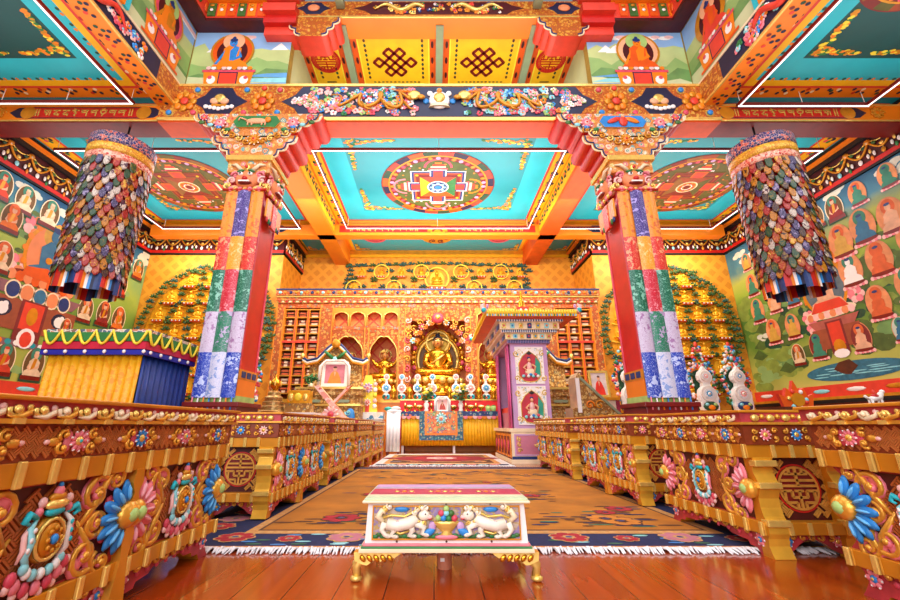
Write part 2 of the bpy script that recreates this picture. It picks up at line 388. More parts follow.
# --- painted coffers of the ceiling
vinecol = [ochre, lemon, orange, green]
def vine_corner(b, x, z, sx, sz, y, L):
    for i in range(44):
        f = i/44
        for ax in (0, 1):
            d = L*f; w = .16*L*(1-f)+.03
            px, pz = (x+sx*(d+.1), z+sz*(.12+R.random()*w)) if ax == 0 else (x+sx*(.12+R.random()*w), z+sz*(d+.1))
            b.disc(px, pz, .035+.02*R.random(), .02+.015*R.random(), y-.002*R.random(), R.choice(vinecol), 6)
def ceiling_coffer(name, x0, x1, z0, z1, field, kind=0):
    b = B(Matrix(((1, 0, 0, 0), (0, 0, 1, 0), (0, 1, 0, ZC), (0, 0, 0, 1))))
    def band(i0, i1, m, yy):
        b.rect(x0+i0, x1-i0, z0+i0, z0+i1, yy, m); b.rect(x0+i0, x1-i0, z1-i1, z1-i0, yy, m)
        b.rect(x0+i0, x0+i1, z0+i1, z1-i1, yy, m); b.rect(x1-i1, x1-i0, z0+i1, z1-i1, yy, m)
    if kind == 0: band(0, .22, orange, -.004); band(.22, .27, vermil, -.004); band(.27, .4, yellow, -.004); band(.4, .85, cyan, -.004); q = .85
    elif kind == 1:
        band(0, .05, orange, -.004); band(.05, .36, yellow, -.004); band(.36, .42, vermil, -.004); band(.42, .95, cyan, -.004); q = .95
        for xx in (x0+.2, x1-.2):
            for i in range(11):
                t = z0+.6+(z1-z0-.8)*i/10
                for k in range(5): b.disc(xx+.07*math.cos(k*1.26), t+.08*math.sin(k*1.26), .04, .05, -.008-.0004*k, [navy, green, rose, dgreen, navy][k], 7)
    else: band(0, .1, orange, -.004); band(.1, .2, yellow, -.004); q = .2
    b.rect(x0+q, x1-q, z0+q, z1-q, -.004, field)
    for (sx, sz) in ((1, 1), (1, -1), (-1, 1), (-1, -1)):
        vine_corner(b, (x0+q-.04) if sx > 0 else x1-q+.04, (z0+q-.04) if sz > 0 else z1-q+.04, sx, sz, -.01, min(x1-x0, z1-z0)*.22)
    # sprigs on the orange band
    for (ax, a0, a1, c) in () if kind else (('x', x0, x1, z0+.15), ('x', x0, x1, z1-.15), ('z', z0, z1, x0+.15), ('z', z0, z1, x1-.15)):
        n = int((a1-a0)/.42)
        for i in range(n):
            t = a0+(a1-a0)*(i+.5)/n
            for k in range(5):
                d = (k-2)*.055; e = .05*math.sin(k*2.1+i)
                q = (t+d, c+e) if ax == 'x' else (c+e, t+d)
                b.disc(q[0], q[1], .035, .035, -.008-.0005*k, [navy, red if i % 2 else dgreen, navy, cream if k == 3 else navy, navy][k], 7)
        n = int((a1-a0)/.1)
        for i in range(n):
            t = a0+.5+(a1-a0-1)*(i+.5)/n; o = .07 if abs(c-(x0+.15 if ax == 'z' else z0+.15)) < .01 else -.07
            cc = c+(.28 if o > 0 else -.28)
            q = (t, cc) if ax == 'x' else (cc, t)
            if i % 3: b.disc(q[0], q[1], .03, .03, -.008, [ochre, dgreen, orange][i % 3], 6)
    o = b.obj(name); o['kind'] = 'structure'
    return o
ceiling_coffer('ceiling_panel', XL+.0, LX0-.3, .6, 6.15, dteal)
ceiling_coffer('ceiling_panel', LX1+.3, XR, .6, 6.15, dteal)
ceiling_coffer('ceiling_panel', XL+.2, -3.45, 6.3, 11.3, teal, 1)
ceiling_coffer('ceiling_panel', -2.95, 3.15, 6.3, 11.3, teal, 1)
ceiling_coffer('ceiling_panel', 3.6, XR-.2, 6.3, 11.3, teal, 1)
ceiling_coffer('ceiling_panel', -2.95, 3.15, 11.1, 13.3, teal, 2)
ceiling_coffer('ceiling_panel', -4.6, -3.45, 11.1, 13.3, teal, 2)
ceiling_coffer('ceiling_panel', 3.6, 4.83, 11.1, 13.3, teal, 2)
# --- hung light frames: thin maroon rails with an LED line
def led_frame(label, x0, x1, z0, z1, zh=6.2):
    t = thing('led_light_frame', label, 'light', (x0, z0, zh), 0, 'LED frames hung below the ceiling coffers')
    w, d = x1-x0, z1-z0
    b = B(); b.bframe(-.05, w+.05, -.05, d+.05, .05, 0, .06, maroon)
    b = B(); 
    for (a0, a1, c0, c1) in ((-.06, w+.06, -.06, 0), (-.06, w+.06, d, d+.06), (-.06, 0, 0, d), (w, w+.06, 0, d)): b.box(a0, a1, c0, c1, .02, .075, dkred)
    b.obj('rail', t)
    for (a0, a1, c0, c1) in ((-.05, w+.05, -.036, -.022), (-.05, w+.05, d+.022, d+.036), (-.036, -.022, -.015, d+.015), (w+.022, w+.036, -.015, d+.015)):
        B().box(a0, a1, c0, c1, .004, .022, ledm).obj('light_strip', t)
    for a in (0, w/2, w):
        for c in (-.03, d+.03): B().tube([(a, c, .07), (a, c, ZC-zh)], .006, white, 5).obj('cord', t)
led_frame('LED light frame below the dark teal coffer nearest the yellow draped throne side', -7.85, -5.5, 1.2, 5.92)
led_frame('LED light frame below the dark teal coffer with the round painting, on the portrait-photo side', 5.6, 7.88, 1.2, 5.98)
led_frame('LED light frame around the mandala above the yellow draped throne', -8.0, -4.0, 7.3, 10.8)
led_frame('LED light frame around the central mandala before the altar', -2.55, 2.76, 7.3, 10.78)
led_frame('LED light frame around the mandala behind the scale banner beside the lake mural', 3.75, 8.2, 7.3, 10.8)
# --- mandalas
def mandala(label, cx, cz, r, sx=1., warm=False):
    b = B(Matrix(((1, 0, 0, cx), (0, 0, 1, cz), (0, 1, 0, ZC-.012), (0, 0, 0, 1))) @ SCL(sx, 1, 1))
    b.disc(0, 0, r, r, 0, dkred, 48)
    sec = [deeporange, dgreen, vermil, navy] if not warm else [mat('umber_paint', '8a5a20', .5), mat('sienna_paint', '9a4018', .5), mat('olive_paint', '5a5418', .5, 0, .2, 5), dkred]
    for i in range(24): b.ring(0, 0, r*.88, r*.98, -.003, sec[i % 4], 3, 2*PI*i/24, 2*PI*(i+1)/24)
    b.ring(0, 0, r*.85, r*.88, -.004, ochre, 48)
    for i in range(40): b.disc(.81*r*math.cos(2*PI*i/40), .81*r*math.sin(2*PI*i/40), r*.04, r*.04, -.006, [lilac, rose, orange][i % 3], 8)
    b.disc(0, 0, r*.77, r*.77, -.004, mat('moss_paint', '4a5a1e', .5, 0, .2, 5) if not warm else MATS['olive_paint'], 40)
    for k in range(46):
        a = R.random()*2*PI; q = r*(.5+.25*R.random())
        b.disc(q*math.cos(a), q*math.sin(a), r*.02, r*.02, -.006, R.choice([orange, rose, white, ochre]), 6)
    for k in range(4):
        b.push(RY(k*PI/2))
        c = [vermil, yellow, white, green][k] if not warm else [ochre, deeporange, dkred, leafg][k]
        b.ring(0, r*.56, r*.2, r*.24, -.006, [pink, ochre, rose, pink][k] if not warm else MATS['umber_paint'], 16, 0, PI)
        for j in range(4): b.rect(-r*(.16-.035*j), r*(.16-.035*j), r*(.5+.055*j), r*(.545+.055*j), -.008-.001*j, [rose, cream, vermil, orange][j])
        b.rect(-r*.1, r*.1, r*.42, r*.5, -.011, c)
        b.pop()
    for h, m, yy in ((.47, white if not warm else MATS['umber_paint'], -.012), (.45, dkblue if not warm else dkred, -.014), (.41, deeporange if not warm else MATS['sienna_paint'], -.016), (.38, dkred, -.018), (.33, MATS['umber_paint'] if warm else lacq, -.02)):
        b.rect(-r*h, r*h, -r*h, r*h, yy, m)
    for k in range(4):
        b.push(RY(k*PI/2))
        b.rect(-r*.14, r*.14, r*.3, r*.52, -.0205, white if not warm else MATS['umber_paint']); b.rect(-r*.12, r*.12, r*.3, r*.5, -.022, dkblue if not warm else deeporange); b.rect(-r*.08, r*.08, r*.3, r*.47, -.0235, vermil)
        b.poly([(0, 0), (r*.31, r*.31), (-r*.31, r*.31)], -.025, [deeporange, green, vermil, yellow][k] if not warm else [dkred, MATS['olive_paint'], MATS['sienna_paint'], MATS['umber_paint']][k])
        for j in (-1, 1): b.disc(j*r*.36, r*.36, r*.03, r*.03, -.026, yellow, 8)
        b.pop()
    b.disc(0, 0, r*.19, r*.19, -.028, white if not warm else cream, 24); b.disc(0, 0, r*.165, r*.165, -.03, dkblue if not warm else ochre, 24)
    b.ring(0, 0, r*.08, r*.1, -.032, white, 20)
    for k in range(8): b.disc(.12*r*math.cos(k*PI/4), .12*r*math.sin(k*PI/4), r*.03, r*.03, -.034, aqua if not warm else vermil, 8)
    b.disc(0, 0, r*.06, r*.06, -.036, blue if not warm else dkred, 12)
    tag(b.obj('ceiling_mandala'), label, 'painting', 'round mandalas painted on the ceiling')
mandala('round mandala with a blue centre on the middle ceiling coffer before the altar', .1, 9.1, 1.42, 1.02)
mandala('brown round mandala on the ceiling coffer above the yellow draped throne', -6.3, 9.1, 1.3, 1.0, True)
mandala('brown round mandala on the ceiling coffer above the lake mural corner', 6.5, 9.1, 1.3, 1.0, True)
mandala('dark round mandala at the edge of the near dark teal coffer', 6.75, 3.45, 1.05, 1., True)
# swirl roundels on the last bay
for (x, m, lab) in ((.1, ochre, 'gold swirl roundel on the narrow ceiling bay above the wall of golden figures'), (-1.95, rose, 'red roundel on the narrow ceiling bay on the draped-throne side'), (2.15, rose, 'red roundel on the narrow ceiling bay on the shrine side')):
    b = B(Matrix(((1, 0, 0, x), (0, 0, 1, 12.1), (0, 1, 0, ZC-.012), (0, 0, 0, 1))))
    b.disc(0, 0, .5 if m is ochre else .38, .45 if m is ochre else .38, 0, m, 28)
    if m is ochre:
        for k in range(6): spiral(b, .28*math.cos(k*PI/3), .26*math.sin(k*PI/3), .14, k, 1.2, dkred, .018, -.01, 10, 5)
    else:
        for k in range(3): b.ring(0, 0, .1*k+.05, .1*k+.08, -.003, dkred, 20)
    tag(b.obj('ceiling_roundel'), lab, 'painting')
# ================================================================ BEAMS
flora = [palepink, pink, white, aqua, blue, lgreen, rose, green, orange]
filig = rosette('gold_filigree', 'c8641a', ['e8921e', 'f0a832', 'e07a1e', 'f3b84a', 'd8541a', 'e8921e'], 'f4b848', 17, .4, .7, .1, .08)
F0, F1 = 6.15, 6.6
bm = B(); bm.box(-5.1, 5.3, F0, F1, 6.02, 6.84, orange); bm.box(-5.1, 5.3, F0+.02, F1, 6.0, 6.02, deeporange)
beam = struct('beam', bm)
cbm = B(TR(0, F0, 0))
cbm.box(-5.1, 5.3, -.012, 0, 6.06, 6.8, filig)
cbm.box(-5.1, 5.3, -.03, 0, 6.02, 6.07, gold2); cbm.box(-5.1, 5.3, -.03, 0, 6.79, 6.84, gold2)
def lozpoly(cx, w, h, cz=6.43, cusp=.25):
    return [(cx-w, cz), (cx-w+cusp, cz+h*.45), (cx-w+cusp*1.5, cz+h), (cx+w-cusp*1.5, cz+h), (cx+w-cusp, cz+h*.45), (cx+w, cz), (cx+w-cusp, cz-h*.45), (cx+w-cusp*1.5, cz-h), (cx-w+cusp*1.5, cz-h), (cx-w+cusp, cz-h*.45)]
cbm.prism(lozpoly(.1, 2.95, .345), -.022, -.012, navy, gold2)
for sx in (-1, 1):
    cbm.prism(lozpoly(.1+sx*4.1, .52, .32, cusp=.22), -.022, -.012, navy, gold2)
cbm.obj('carved_face', beam)
def dragon(b, cx, cz, s, y, d):
    b.tube([(cx+d*(-.62+1.5*i/50+.1*math.sin(i*.5)), y-.02-.01*math.sin(i*.4), cz+.17*math.sin(i*.42)*(1-.3*i/50)) for i in range(51)], [.01+.026*math.sin(PI*min(1, .2+.8*i/50)) for i in range(51)], ochre, 6); b.push(TR(.57*d, 0, 0))
    b.ell((cx-1.25*d, y-.03, cz+.1), (.13, .04, .1), gold2, 10, 6); b.ell((cx-1.38*d, y-.03, cz+.06), (.08, .03, .05), ochre, 8, 5)
    for k in range(4): b.tube([(cx-1.2*d+.05*k*d, y-.03, cz+.16), (cx-1.05*d+.1*k*d, y-.03, cz+.26)], [.015, .004], orange, 5)
    b.pop()
    for k in (-.3, .1, .5):
        b.tube([(cx+k, y-.02, cz-.05), (cx+k+.1, y-.03, cz-.2), (cx+k+.22, y-.03, cz-.22)], [.03, .02, .008], ochre, 5)
fl = B(TR(0, F0, 0)); rr = random.Random(3)
for sx in (-1, 1):
    scatter_flora(fl, .1+.45*sx, .1+2.4*sx, 6.15, 6.71, -.03, flora, 170, .045, .08, rr)
    for k in range(14): scatter_flora(fl, .1+sx*(2.3+.03*k), .1+sx*(2.33+.03*k), 6.43-.018*(14-k), 6.43+.018*(14-k), -.03, [palepink, lgreen, white, pink], 2, .04, .06, rr)
    dragon(fl, .1+sx*1.15, 6.43, 1, -.045, sx)
fl.obj('cloud_pattern', beam)
dj = B(TR(.1, F0, 6.43)); dj.ell((0, -.03, .02), (.2, .05, .2), white, 12, 7); dj.ell((0, -.06, .05), (.12, .05, .12), gold2, 10, 6)
dj.lathe([(.2, -.14), (.16, -.06), (.1, -.02)], cream, (0, -.03, 0), 12, .3); dj.ell((0, -.05, .22), (.05, .03, .06), orange, 8, 5)
for k in range(5): dj.ell((.25*math.cos(k*PI/4), -.03, .25*math.sin(k*PI/4)), (.06, .02, .06), [blue, white, aqua, white, blue][k], 7, 5)
dj.obj('jewel_emblem', beam)
for sx in (-1, 1):
    e = B(TR(.1+sx*4.1, F0, 6.43))
    e.ell((0, -.035, .06), (.11, .04, .1), gold2, 10, 6); e.ell((-.09, -.035, -.0), (.09, .035, .07), skin, 10, 6); e.ell((.09, -.035, -.0), (.09, .035, .07), skin, 10, 6)
    for k in range(7): e.ell((-.24+.08*k, -.03, -.17+.05*abs(k-3)/3), (.05, .02, .045), white, 7, 5)
    e.box(-.14, .14, -.04, -.02, -.12, -.07, ochre); e.obj('treasure_emblem', beam)
st = B(TR(0, F0, 0))
for sx in (-1, 1):
    for cx in (3.3, 4.75):
        for k in range(8):
            a = k*PI/4; st.ell((.1+sx*cx+.16*math.cos(a), -.03, 6.43+.16*math.sin(a)), (.07, .03, .07), orange if k % 2 else ochre, 7, 5)
        st.ell((.1+sx*cx, -.04, 6.43), (.08, .03, .08), vermil, 8, 5)
    for (cx, z, m) in ((3.0, .26, rose), (3.0, -.26, blue), (3.62, .26, blue), (3.62, -.26, rose), (4.55, .26, blue), (4.55, -.26, rose), (5.0, .26, rose), (5.0, -.26, blue), (3.3, .3, vermil), (3.3, -.3, vermil)):
        st.ell((.1+sx*cx, -.035, 6.43+z), (.055, .03, .055), m, 9, 6); st.ring(.1+sx*cx, 6.43+z, .055, .08, -.02, gold2, 14)
st.obj('gem_pattern', beam)
# side stretches with lettering plaques
for (x0, x1, p0, p1) in ((XL, -5.1, -7.55, -5.4), (5.3, XR, 5.45, 7.7)):
    b = B(); b.box(x0, x1, F0+.04, F1, 6.02, 6.4, red); b.box(x0, x1, F0+.03, F1-.01, 6.0, 6.02, dkred)
    s = struct('beam', b)
    b = B(TR(0, F0+.04, 0)); b.box(x0, x1, -.012, 0, 6.03, 6.39, orange); b.box(x0, x1, -.025, 0, 6.02, 6.05, gold2); b.box(x0, x1, -.025, 0, 6.37, 6.4, gold2)
    b.prism([(p0-.35, 6.21), (p0-.2, 6.32), (p0, 6.34), (p1, 6.34), (p1+.2, 6.32), (p1+.35, 6.21), (p1+.2, 6.1), (p1, 6.08), (p0, 6.08), (p0-.2, 6.1)], -.02, -.012, navy, gold2)
    b.rect(p0, p1, 6.1, 6.32, -.024, red); b.ring(p0, 6.21, 0, .14, -.026, ochre, 14); b.ring(p1, 6.21, 0, .14, -.026, ochre, 14)
    for k in range(9):
        for q in (p0-.55, p1+.55): spiral(b, q+.09*math.cos(k*.7), 6.21+.09*math.sin(k*.7), .06, k, 1.1, ochre, .012, -.02, 8, 5)
    b.obj('plaque', s)
    b = B(TR(0, F0+.04, 0)); script(b, p0+.12, p1-.12, 6.13, 6.29, -.026, gold2); b.obj('lettering', s)
# beams running towards the viewer, beside the lantern
for sx, xf, xo in ((1, LX0, LX0-.32), (-1, LX1, LX1+.32)):
    b = B(); b.box(min(xf, xo), max(xf, xo), -4, F0, 6.36, 6.86, orange)
    s = struct('beam', b)
    M = TR(xf, 0, 0) @ RZ(PI/2 if sx > 0 else -PI/2)
    g = B(M); x0, x1 = (-4, F0) if sx > 0 else (-F0, 4)
    g.box(x0, x1, -.014, 0, 6.38, 6.84, navy); g.box(x0, x1, -.03, 0, 6.36, 6.4, gold2); g.box(x0, x1, -.03, 0, 6.82, 6.86, cream)
    e0, e1 = (F0-.55, F0) if sx > 0 else (-F0, -F0+.55)
    g.box(e0, e1, -.02, 0, 6.4, 6.82, filig); g.obj('painted_face', s)
    g = B(M); rr = random.Random(11)
    a0, a1 = (1.5, F0-.95) if sx > 0 else (-F0+.95, -1.5)
    scatter_flora(g, a0, a1, 6.46, 6.76, -.025, [rose, pink, green, aqua, white, orange, palepink, blue], 120, .04, .075, rr)
    for k in range(3):
        c = (F0-1.9-1.3*k)*(1 if sx > 0 else -1); serpent(g, c-.55, c+.55, 6.6, .11, -.05, .045, vermil if k % 2 == 0 else ochre, 1.6, 30, k)
    g.obj('floral_pattern', s)
    g = B(Matrix(((1, 0, 0, 0), (0, 0, 1, 0), (0, 1, 0, 6.36), (0, 0, 0, 1)))); xm = (xf+xo)/2
    for i in range(14):
        t = 6-.42*i
        for k in range(9 if i % 2 else 6):
            a = k*2.4; g.disc(xm+.045*math.sqrt(k)*math.cos(a), t+.07*math.sqrt(k)*math.sin(a), .035, .03, -.006-.0004*k, [navy, vermil, dgreen, navy, dkred][k % 5], 7)
    g.obj('sprig_pattern', s)
# rear cross beam with lettering
b = B(); b.box(XL+.35, XR-.35, 10.85, 11.15, 6.02, 6.36, orange); s = struct('beam', b)
b = B(TR(0, 10.85, 0)); b.box(-2.95, 3.15, -.012, 0, 6.05, 6.36, orange)
for (p0, p1) in ((-2.5, -.4), (.62, 2.7)):
    b.box(p0-.3, p1+.3, -.02, 0, 6.1, 6.32, red)
b.ring(.1, 6.12, .0, .3, -.026, ochre, 16, 0, PI, .7); b.ring(.1, 6.12, .1, .16, -.03, dkred, 16, 0, PI, .7)
for sx in (-1, 1): b.prism([(.1+sx*(3.5+.9), 6.21), (.1+sx*(3.5+1.1), 6.32), (.1+sx*(3.5+2.3), 6.32), (.1+sx*(3.5+2.3), 6.1), (.1+sx*(3.5+1.1), 6.1)], -.02, -.012, navy, gold2)
b.obj('plaque', s)
b = B(TR(0, 10.85, 0)); script(b, -2.5, -.4, 6.13, 6.29, -.026, gold2); script(b, .62, 2.7, 6.13, 6.29, -.026, gold2); b.obj('lettering', s)
# long beams running to the altar wall
for x0 in (-3.45, 3.12):
    b = B(); b.box(x0, x0+.5, F1, YR, 6.02, ZC, deeporange if x0 > 0 else orange); s = struct('beam', b)
    g = B()
    for sd in (0, 1):
        M = TR(x0+.5*sd, 0, 0) @ RZ(PI/2 if sd else -PI/2)
        g.push(M); lo, hi = (F1+.5, 10.8) if sd else (-10.8, -F1-.5)
        g.box(lo, hi, -.01, 0, 6.12, 6.52, yellow)
        n = 14
        for i in range(n):
            t = lo+(hi-lo)*(i+.5)/n
            for k in range(5): g.ell((t+.07*math.cos(k*1.26), -.014, 6.35+.07*math.sin(k*1.26)), (.04, .01, .04), [navy, green, rose, dgreen, navy][k], 6, 4)
        g.pop()
    g.obj('sprig_pattern', s)
# ================================================================ WALL FRIEZE
def frieze(name, M, x0, x1, zb=5.66, zt=6.28):
    b = B(M); b.box(x0, x1, -.05, 0, zb, zt, maroon); b.box(x0, x1, -.12, 0, zt, zt+.1, black); b.box(x0, x1, -.2, 0, zt+.1, zt+.17, orange); b.box(x0, x1, -.16, 0, zt+.17, ZC, black)
    b.box(x0, x1, -.06, 0, zb, zb+.05, black); b.box(x0, x1, -.07, 0, zb+.05, zb+.14, red)
    s = struct(name, b)
    g = B(M); n = max(1, round((x1-x0)/.46)); st = (x1-x0)/n
    for i in range(n):
        a = x0+i*st; c = a+st/2
        P = [(a+st*k/8, -.07, zt-.1-.22*math.sin(PI*k/8)) for k in range(9)]
        g.tube(P, .022, ochre, 5)
        P = [(a+st*k/8, -.075, zt-.06-.1*math.sin(PI*k/8)) for k in range(9)]
        g.tube(P, .014, gold2, 5)
        for k in range(3): g.ell((c+(k-1)*.12, -.075, zt-.16-.1*(k == 1)), (.05, .02, .04), [leafg, gold2, dgreen][k], 7, 4)
        g.ell((a, -.08, zt-.09), (.07, .03, .06), ochre, 8, 5); g.ell((a, -.09, zt-.1), (.035, .02, .035), [aqua, white][i % 2], 7, 4)
        for k, (dx, dz, m) in enumerate(((0, .3, gold2), (-.06, .38, white), (.06, .38, white), (0, .46, [orange, green][i % 2]))): g.ell((a+dx, -.08, zt-dz), (.028, .018, .055), m, 7, 5)
        g.ell((c, -.08, zt-.42), (.045, .02, .06), [white, ochre, aqua][i % 3], 7, 5); g.tube([(c, -.07, zt-.3), (c, -.07, zt-.4)], .008, gold2, 4)
    g.obj('garland_pattern', s)
frieze('trim_1', TR(XL, 0, 0) @ RZ(PI/2), 2., YB)
frieze('trim_2', TR(XR, 0, 0) @ RZ(-PI/2), -YB, -2.)
frieze('trim_3', TR(0, YB, 0), XL, -4.62)
frieze('trim_4', TR(0, YB, 0), 4.85, XR)
frieze('trim_5', TR(-4.62, 0, 0) @ RZ(PI/2), YB, YR)
frieze('trim_6', TR(4.85, 0, 0) @ RZ(-PI/2), -YR, -YB)
b = B(); b.box(-4.6, 4.83, YR-.06, YR, 6.3, 6.4, yellow); b.box(-4.6, 4.83, YR-.1, YR, 6.4, ZC, ochre); struct('trim_7', b)
# lower dado rail on the side walls under the murals
for nm, M, x0, x1 in (('baseboard_left', TR(XL, 0, 0) @ RZ(PI/2), 2., YB), ('baseboard_right', TR(XR, 0, 0) @ RZ(-PI/2), -YB, -2.)):
    b = B(M); b.box(x0, x1, -.1, 0, 0, 1.15, lacq); b.box(x0, x1, -.14, 0, 1.12, 1.2, black); b.box(x0, x1, -.12, 0, 1.2, 1.26, ochre); b.box(x0, x1, -.06, 0, 1.26, 1.52, vermil)
    for i in range(int((x1-x0)/.8)): b.ell((x0+.4+.8*i, -.065, 1.39), (.22, .012, .05), [white, ochre, aqua][i % 3], 8, 4)
    struct(nm, b)
# ================================================================ LANTERN ABOVE THE AISLE
Z0 = 6.84
def buddha_painted(b, cx, z, s, y, body, robe, halo, disc):
    """painted enthroned figure; s = total height"""
    u = s
    b.rect(cx-.36*u, cx+.36*u, z, z+.04*u, y-.002, deeporange)
    b.poly([(cx-.3*u, z+.04*u), (cx+.3*u, z+.04*u), (cx+.34*u, z+.3*u), (cx-.34*u, z+.3*u)], y-.002, orange)
    b.rect(cx-.13*u, cx+.13*u, z+.03*u, z+.29*u, y-.004, vermil); b.frame(cx-.13*u, cx+.13*u, z+.03*u, z+.29*u, .015*u, y-.005, navy)
    for sx in (-1, 1): b.disc(cx+sx*.22*u, z+.16*u, .06*u, .07*u, y-.004, white, 9); b.disc(cx+sx*.24*u, z+.2*u, .03*u, .03*u, y-.005, rose, 8)
    b.rect(cx-.36*u, cx+.36*u, z+.29*u, z+.33*u, y-.005, rose)
    for k in range(9): b.disc(cx+(-.28+.07*k)*u, z+.36*u, .035*u, .03*u, y-.006, [palepink, white, orange][k % 3], 8)
    b.disc(cx, z+.66*u, .3*u, .31*u, y-.002, ochre, 26); b.disc(cx, z+.66*u, .27*u, .28*u, y-.003, halo, 26); b.disc(cx, z+.64*u, .21*u, .24*u, y-.004, maroon, 24)
    b.disc(cx, z+.83*u, .15*u, .15*u, y-.005, disc, 20)
    b.poly([(cx-.25*u, z+.38*u), (cx+.25*u, z+.38*u), (cx+.2*u, z+.46*u), (cx+.13*u, z+.5*u), (cx+.12*u, z+.7*u), (cx+.05*u, z+.76*u), (cx-.05*u, z+.76*u), (cx-.12*u, z+.7*u), (cx-.13*u, z+.5*u), (cx-.2*u, z+.46*u)], y-.007, robe)
    b.poly([(cx-.02*u, z+.48*u), (cx+.06*u, z+.52*u), (cx+.09*u, z+.72*u), (cx+.03*u, z+.75*u), (cx-.03*u, z+.66*u)], y-.008, body)
    b.poly([(cx+.1*u, z+.68*u), (cx+.15*u, z+.55*u), (cx+.02*u, z+.48*u), (cx+.02*u, z+.52*u), (cx+.1*u, z+.57*u)], y-.009, body)
    b.poly([(cx-.1*u, z+.68*u), (cx-.17*u, z+.53*u), (cx-.22*u, z+.42*u), (cx-.18*u, z+.42*u), (cx-.12*u, z+.55*u)], y-.009, body)
    b.disc(cx, z+.8*u, .055*u, .07*u, y-.01, body, 14); b.disc(cx, z+.85*u, .055*u, .035*u, y-.011, dkblue, 12); b.disc(cx, z+.89*u, .025*u, .025*u, y-.011, dkblue, 8)
    for sx in (-1, 1): b.disc(cx+sx*.022*u, z+.805*u, .012*u, .005*u, y-.012, black, 6)
    b.disc(cx, z+.77*u, .015*u, .006*u, y-.012, red, 6)
sky = mat('mural_sky', '8fb4d8', .6, 0, .12, 1.5); hillA = mat('mural_hill', 'b9c47c', .6, 0, .12, 2); hillB = mat('mural_meadow', '8faf62', .6, 0, .15, 2); hillC = mat('mural_fern', '6c9450', .6, 0, .2, 3)
lake = mat('mural_lake', '5f9fcc', .6, 0, .15, 4); pale = mat('mural_ground', 'c9cf9a', .6, 0, .1, 2)
def landscape(b, x0, x1, z0, z1, rnd):
    w, h = x1-x0, z1-z0
    b.rect(x0, x1, z0, z1, -.002, sky)
    def ridge(zb, amp, m, y, n=9, peak=False):
        pts = [(x0, z0)]
        for i in range(n+1): pts.append((x0+w*i/n, z0+h*(zb+amp*rnd.uniform(-1, 1)+(amp if peak and i % 2 else 0))))
        pts.append((x1, z0)); b.poly(pts, y, m)
    ridge(.68, .07, hillA, -.004, 10, True)
    for k in range(4):
        x = x0+w*rnd.uniform(.1, .9); z = z0+h*rnd.uniform(.72, .8)
        b.poly([(x-.09*w, z-.1*h), (x-.03*w, z-.02*h), (x, z+.02*h), (x+.04*w, z-.03*h), (x+.08*w, z-.1*h)], -.0045, white)
    ridge(.5, .09, hillB, -.006); ridge(.32, .08, hillC, -.008); ridge(.2, .05, pale, -.01)
    for k in range(5): x = x0+w*rnd.random(); b.disc(x, z0+h*.9, .07*w, .035*h, -.005, white, 12); b.disc(x+.05*w, z0+h*.92, .05*w, .03*h, -.0052, palepink, 10)
def painted_panel(name, label, M, x0, x1, z0, z1, fig, water=0, seed=1):
    b = B(M); rnd = random.Random(seed); landscape(b, x0, x1, z0, z1, rnd)
    if water:
        w0 = x1-1.0 if water > 0 else x0
        for k in range(3): b.poly([(w0, z0+.12+.12*k), (w0+1.0, z0+.1+.12*k), (w0+1.0, z0+.22+.12*k), (w0+.3*k, z0+.2+.12*k)], -.012-.001*k, lake if k % 2 == 0 else aqua)
    for f in fig: buddha_painted(b, f[0], f[1], f[2], -.02, *f[3:])
    b.box(x0, x1, -.03, 0, z0, z0+.04, cream)
    return tag(b.obj(name), label, 'painting')
struct('wall_lantern_left', B().box(LX0-.3, LX0-.02, -4, 6.3, Z0+.02, 9.6, wallgreen))
struct('wall_lantern_right', B().box(LX1+.02, LX1+.3, -4, 6.3, Z0+.02, 9.6, wallgreen))
struct('wall_lantern_back', B().box(LX0-.3, -2.9, 6.32, 6.5, Z0, 9.6, wallgreen))
struct('wall_lantern_back_right', B().box(3.1, LX1+.3, 6.32, 6.5, Z0, 9.6, wallgreen))
painted_panel('wall_painting', 'painted blue seated figure before green hills and a lake, above the carved beam', TR(0, 6.32, 0), LX0, -2.9, Z0, 8.35, [(-4.05, Z0+.04, 1.46, blue, orange, deeporange, skin)], 1, 2)
painted_panel('wall_painting', 'painted orange seated figure with green halo before hills, above the carved beam', TR(0, 6.32, 0), 3.1, LX1, Z0, 8.35, [(4.1, Z0+.04, 1.46, orange, deeporange, skin, lgreen)], -1, 5)
painted_panel('wall_painting', 'painted yellow seated figure on the high side panel next to the blue figure', TR(LX0-.02, 0, 0) @ RZ(PI/2), 2., 6.3, Z0, 8.35, [(5.55, Z0+.1, 1.36, ochre, orange, rose, lgreen), (3.4, Z0+.1, 1.3, ochre, red, rose, skin)], 0, 3)
painted_panel('wall_painting', 'painted orange seated figure on the high side panel next to the green-halo figure', TR(LX1+.02, 0, 0) @ RZ(-PI/2), -6.3, -2., Z0, 8.35, [(-5.55, Z0+.1, 1.36, deeporange, vermil, ochre, skin), (-3.4, Z0+.1, 1.3, ochre, red, rose, skin)], 0, 4)
# slim coloured posts on the side panels
for sx, x in ((1, LX0), (-1, LX1)):
    b = B(); b.box(x-.02, x+.06*sx+.02, 4.5, 4.62, Z0+.02, 9.4, orange); b.box(x-.02, x+.05*sx+.02, 4.62, 4.72, Z0+.02, 9.4, cyan); struct('trim_%d' % (8 if sx > 0 else 9), b)
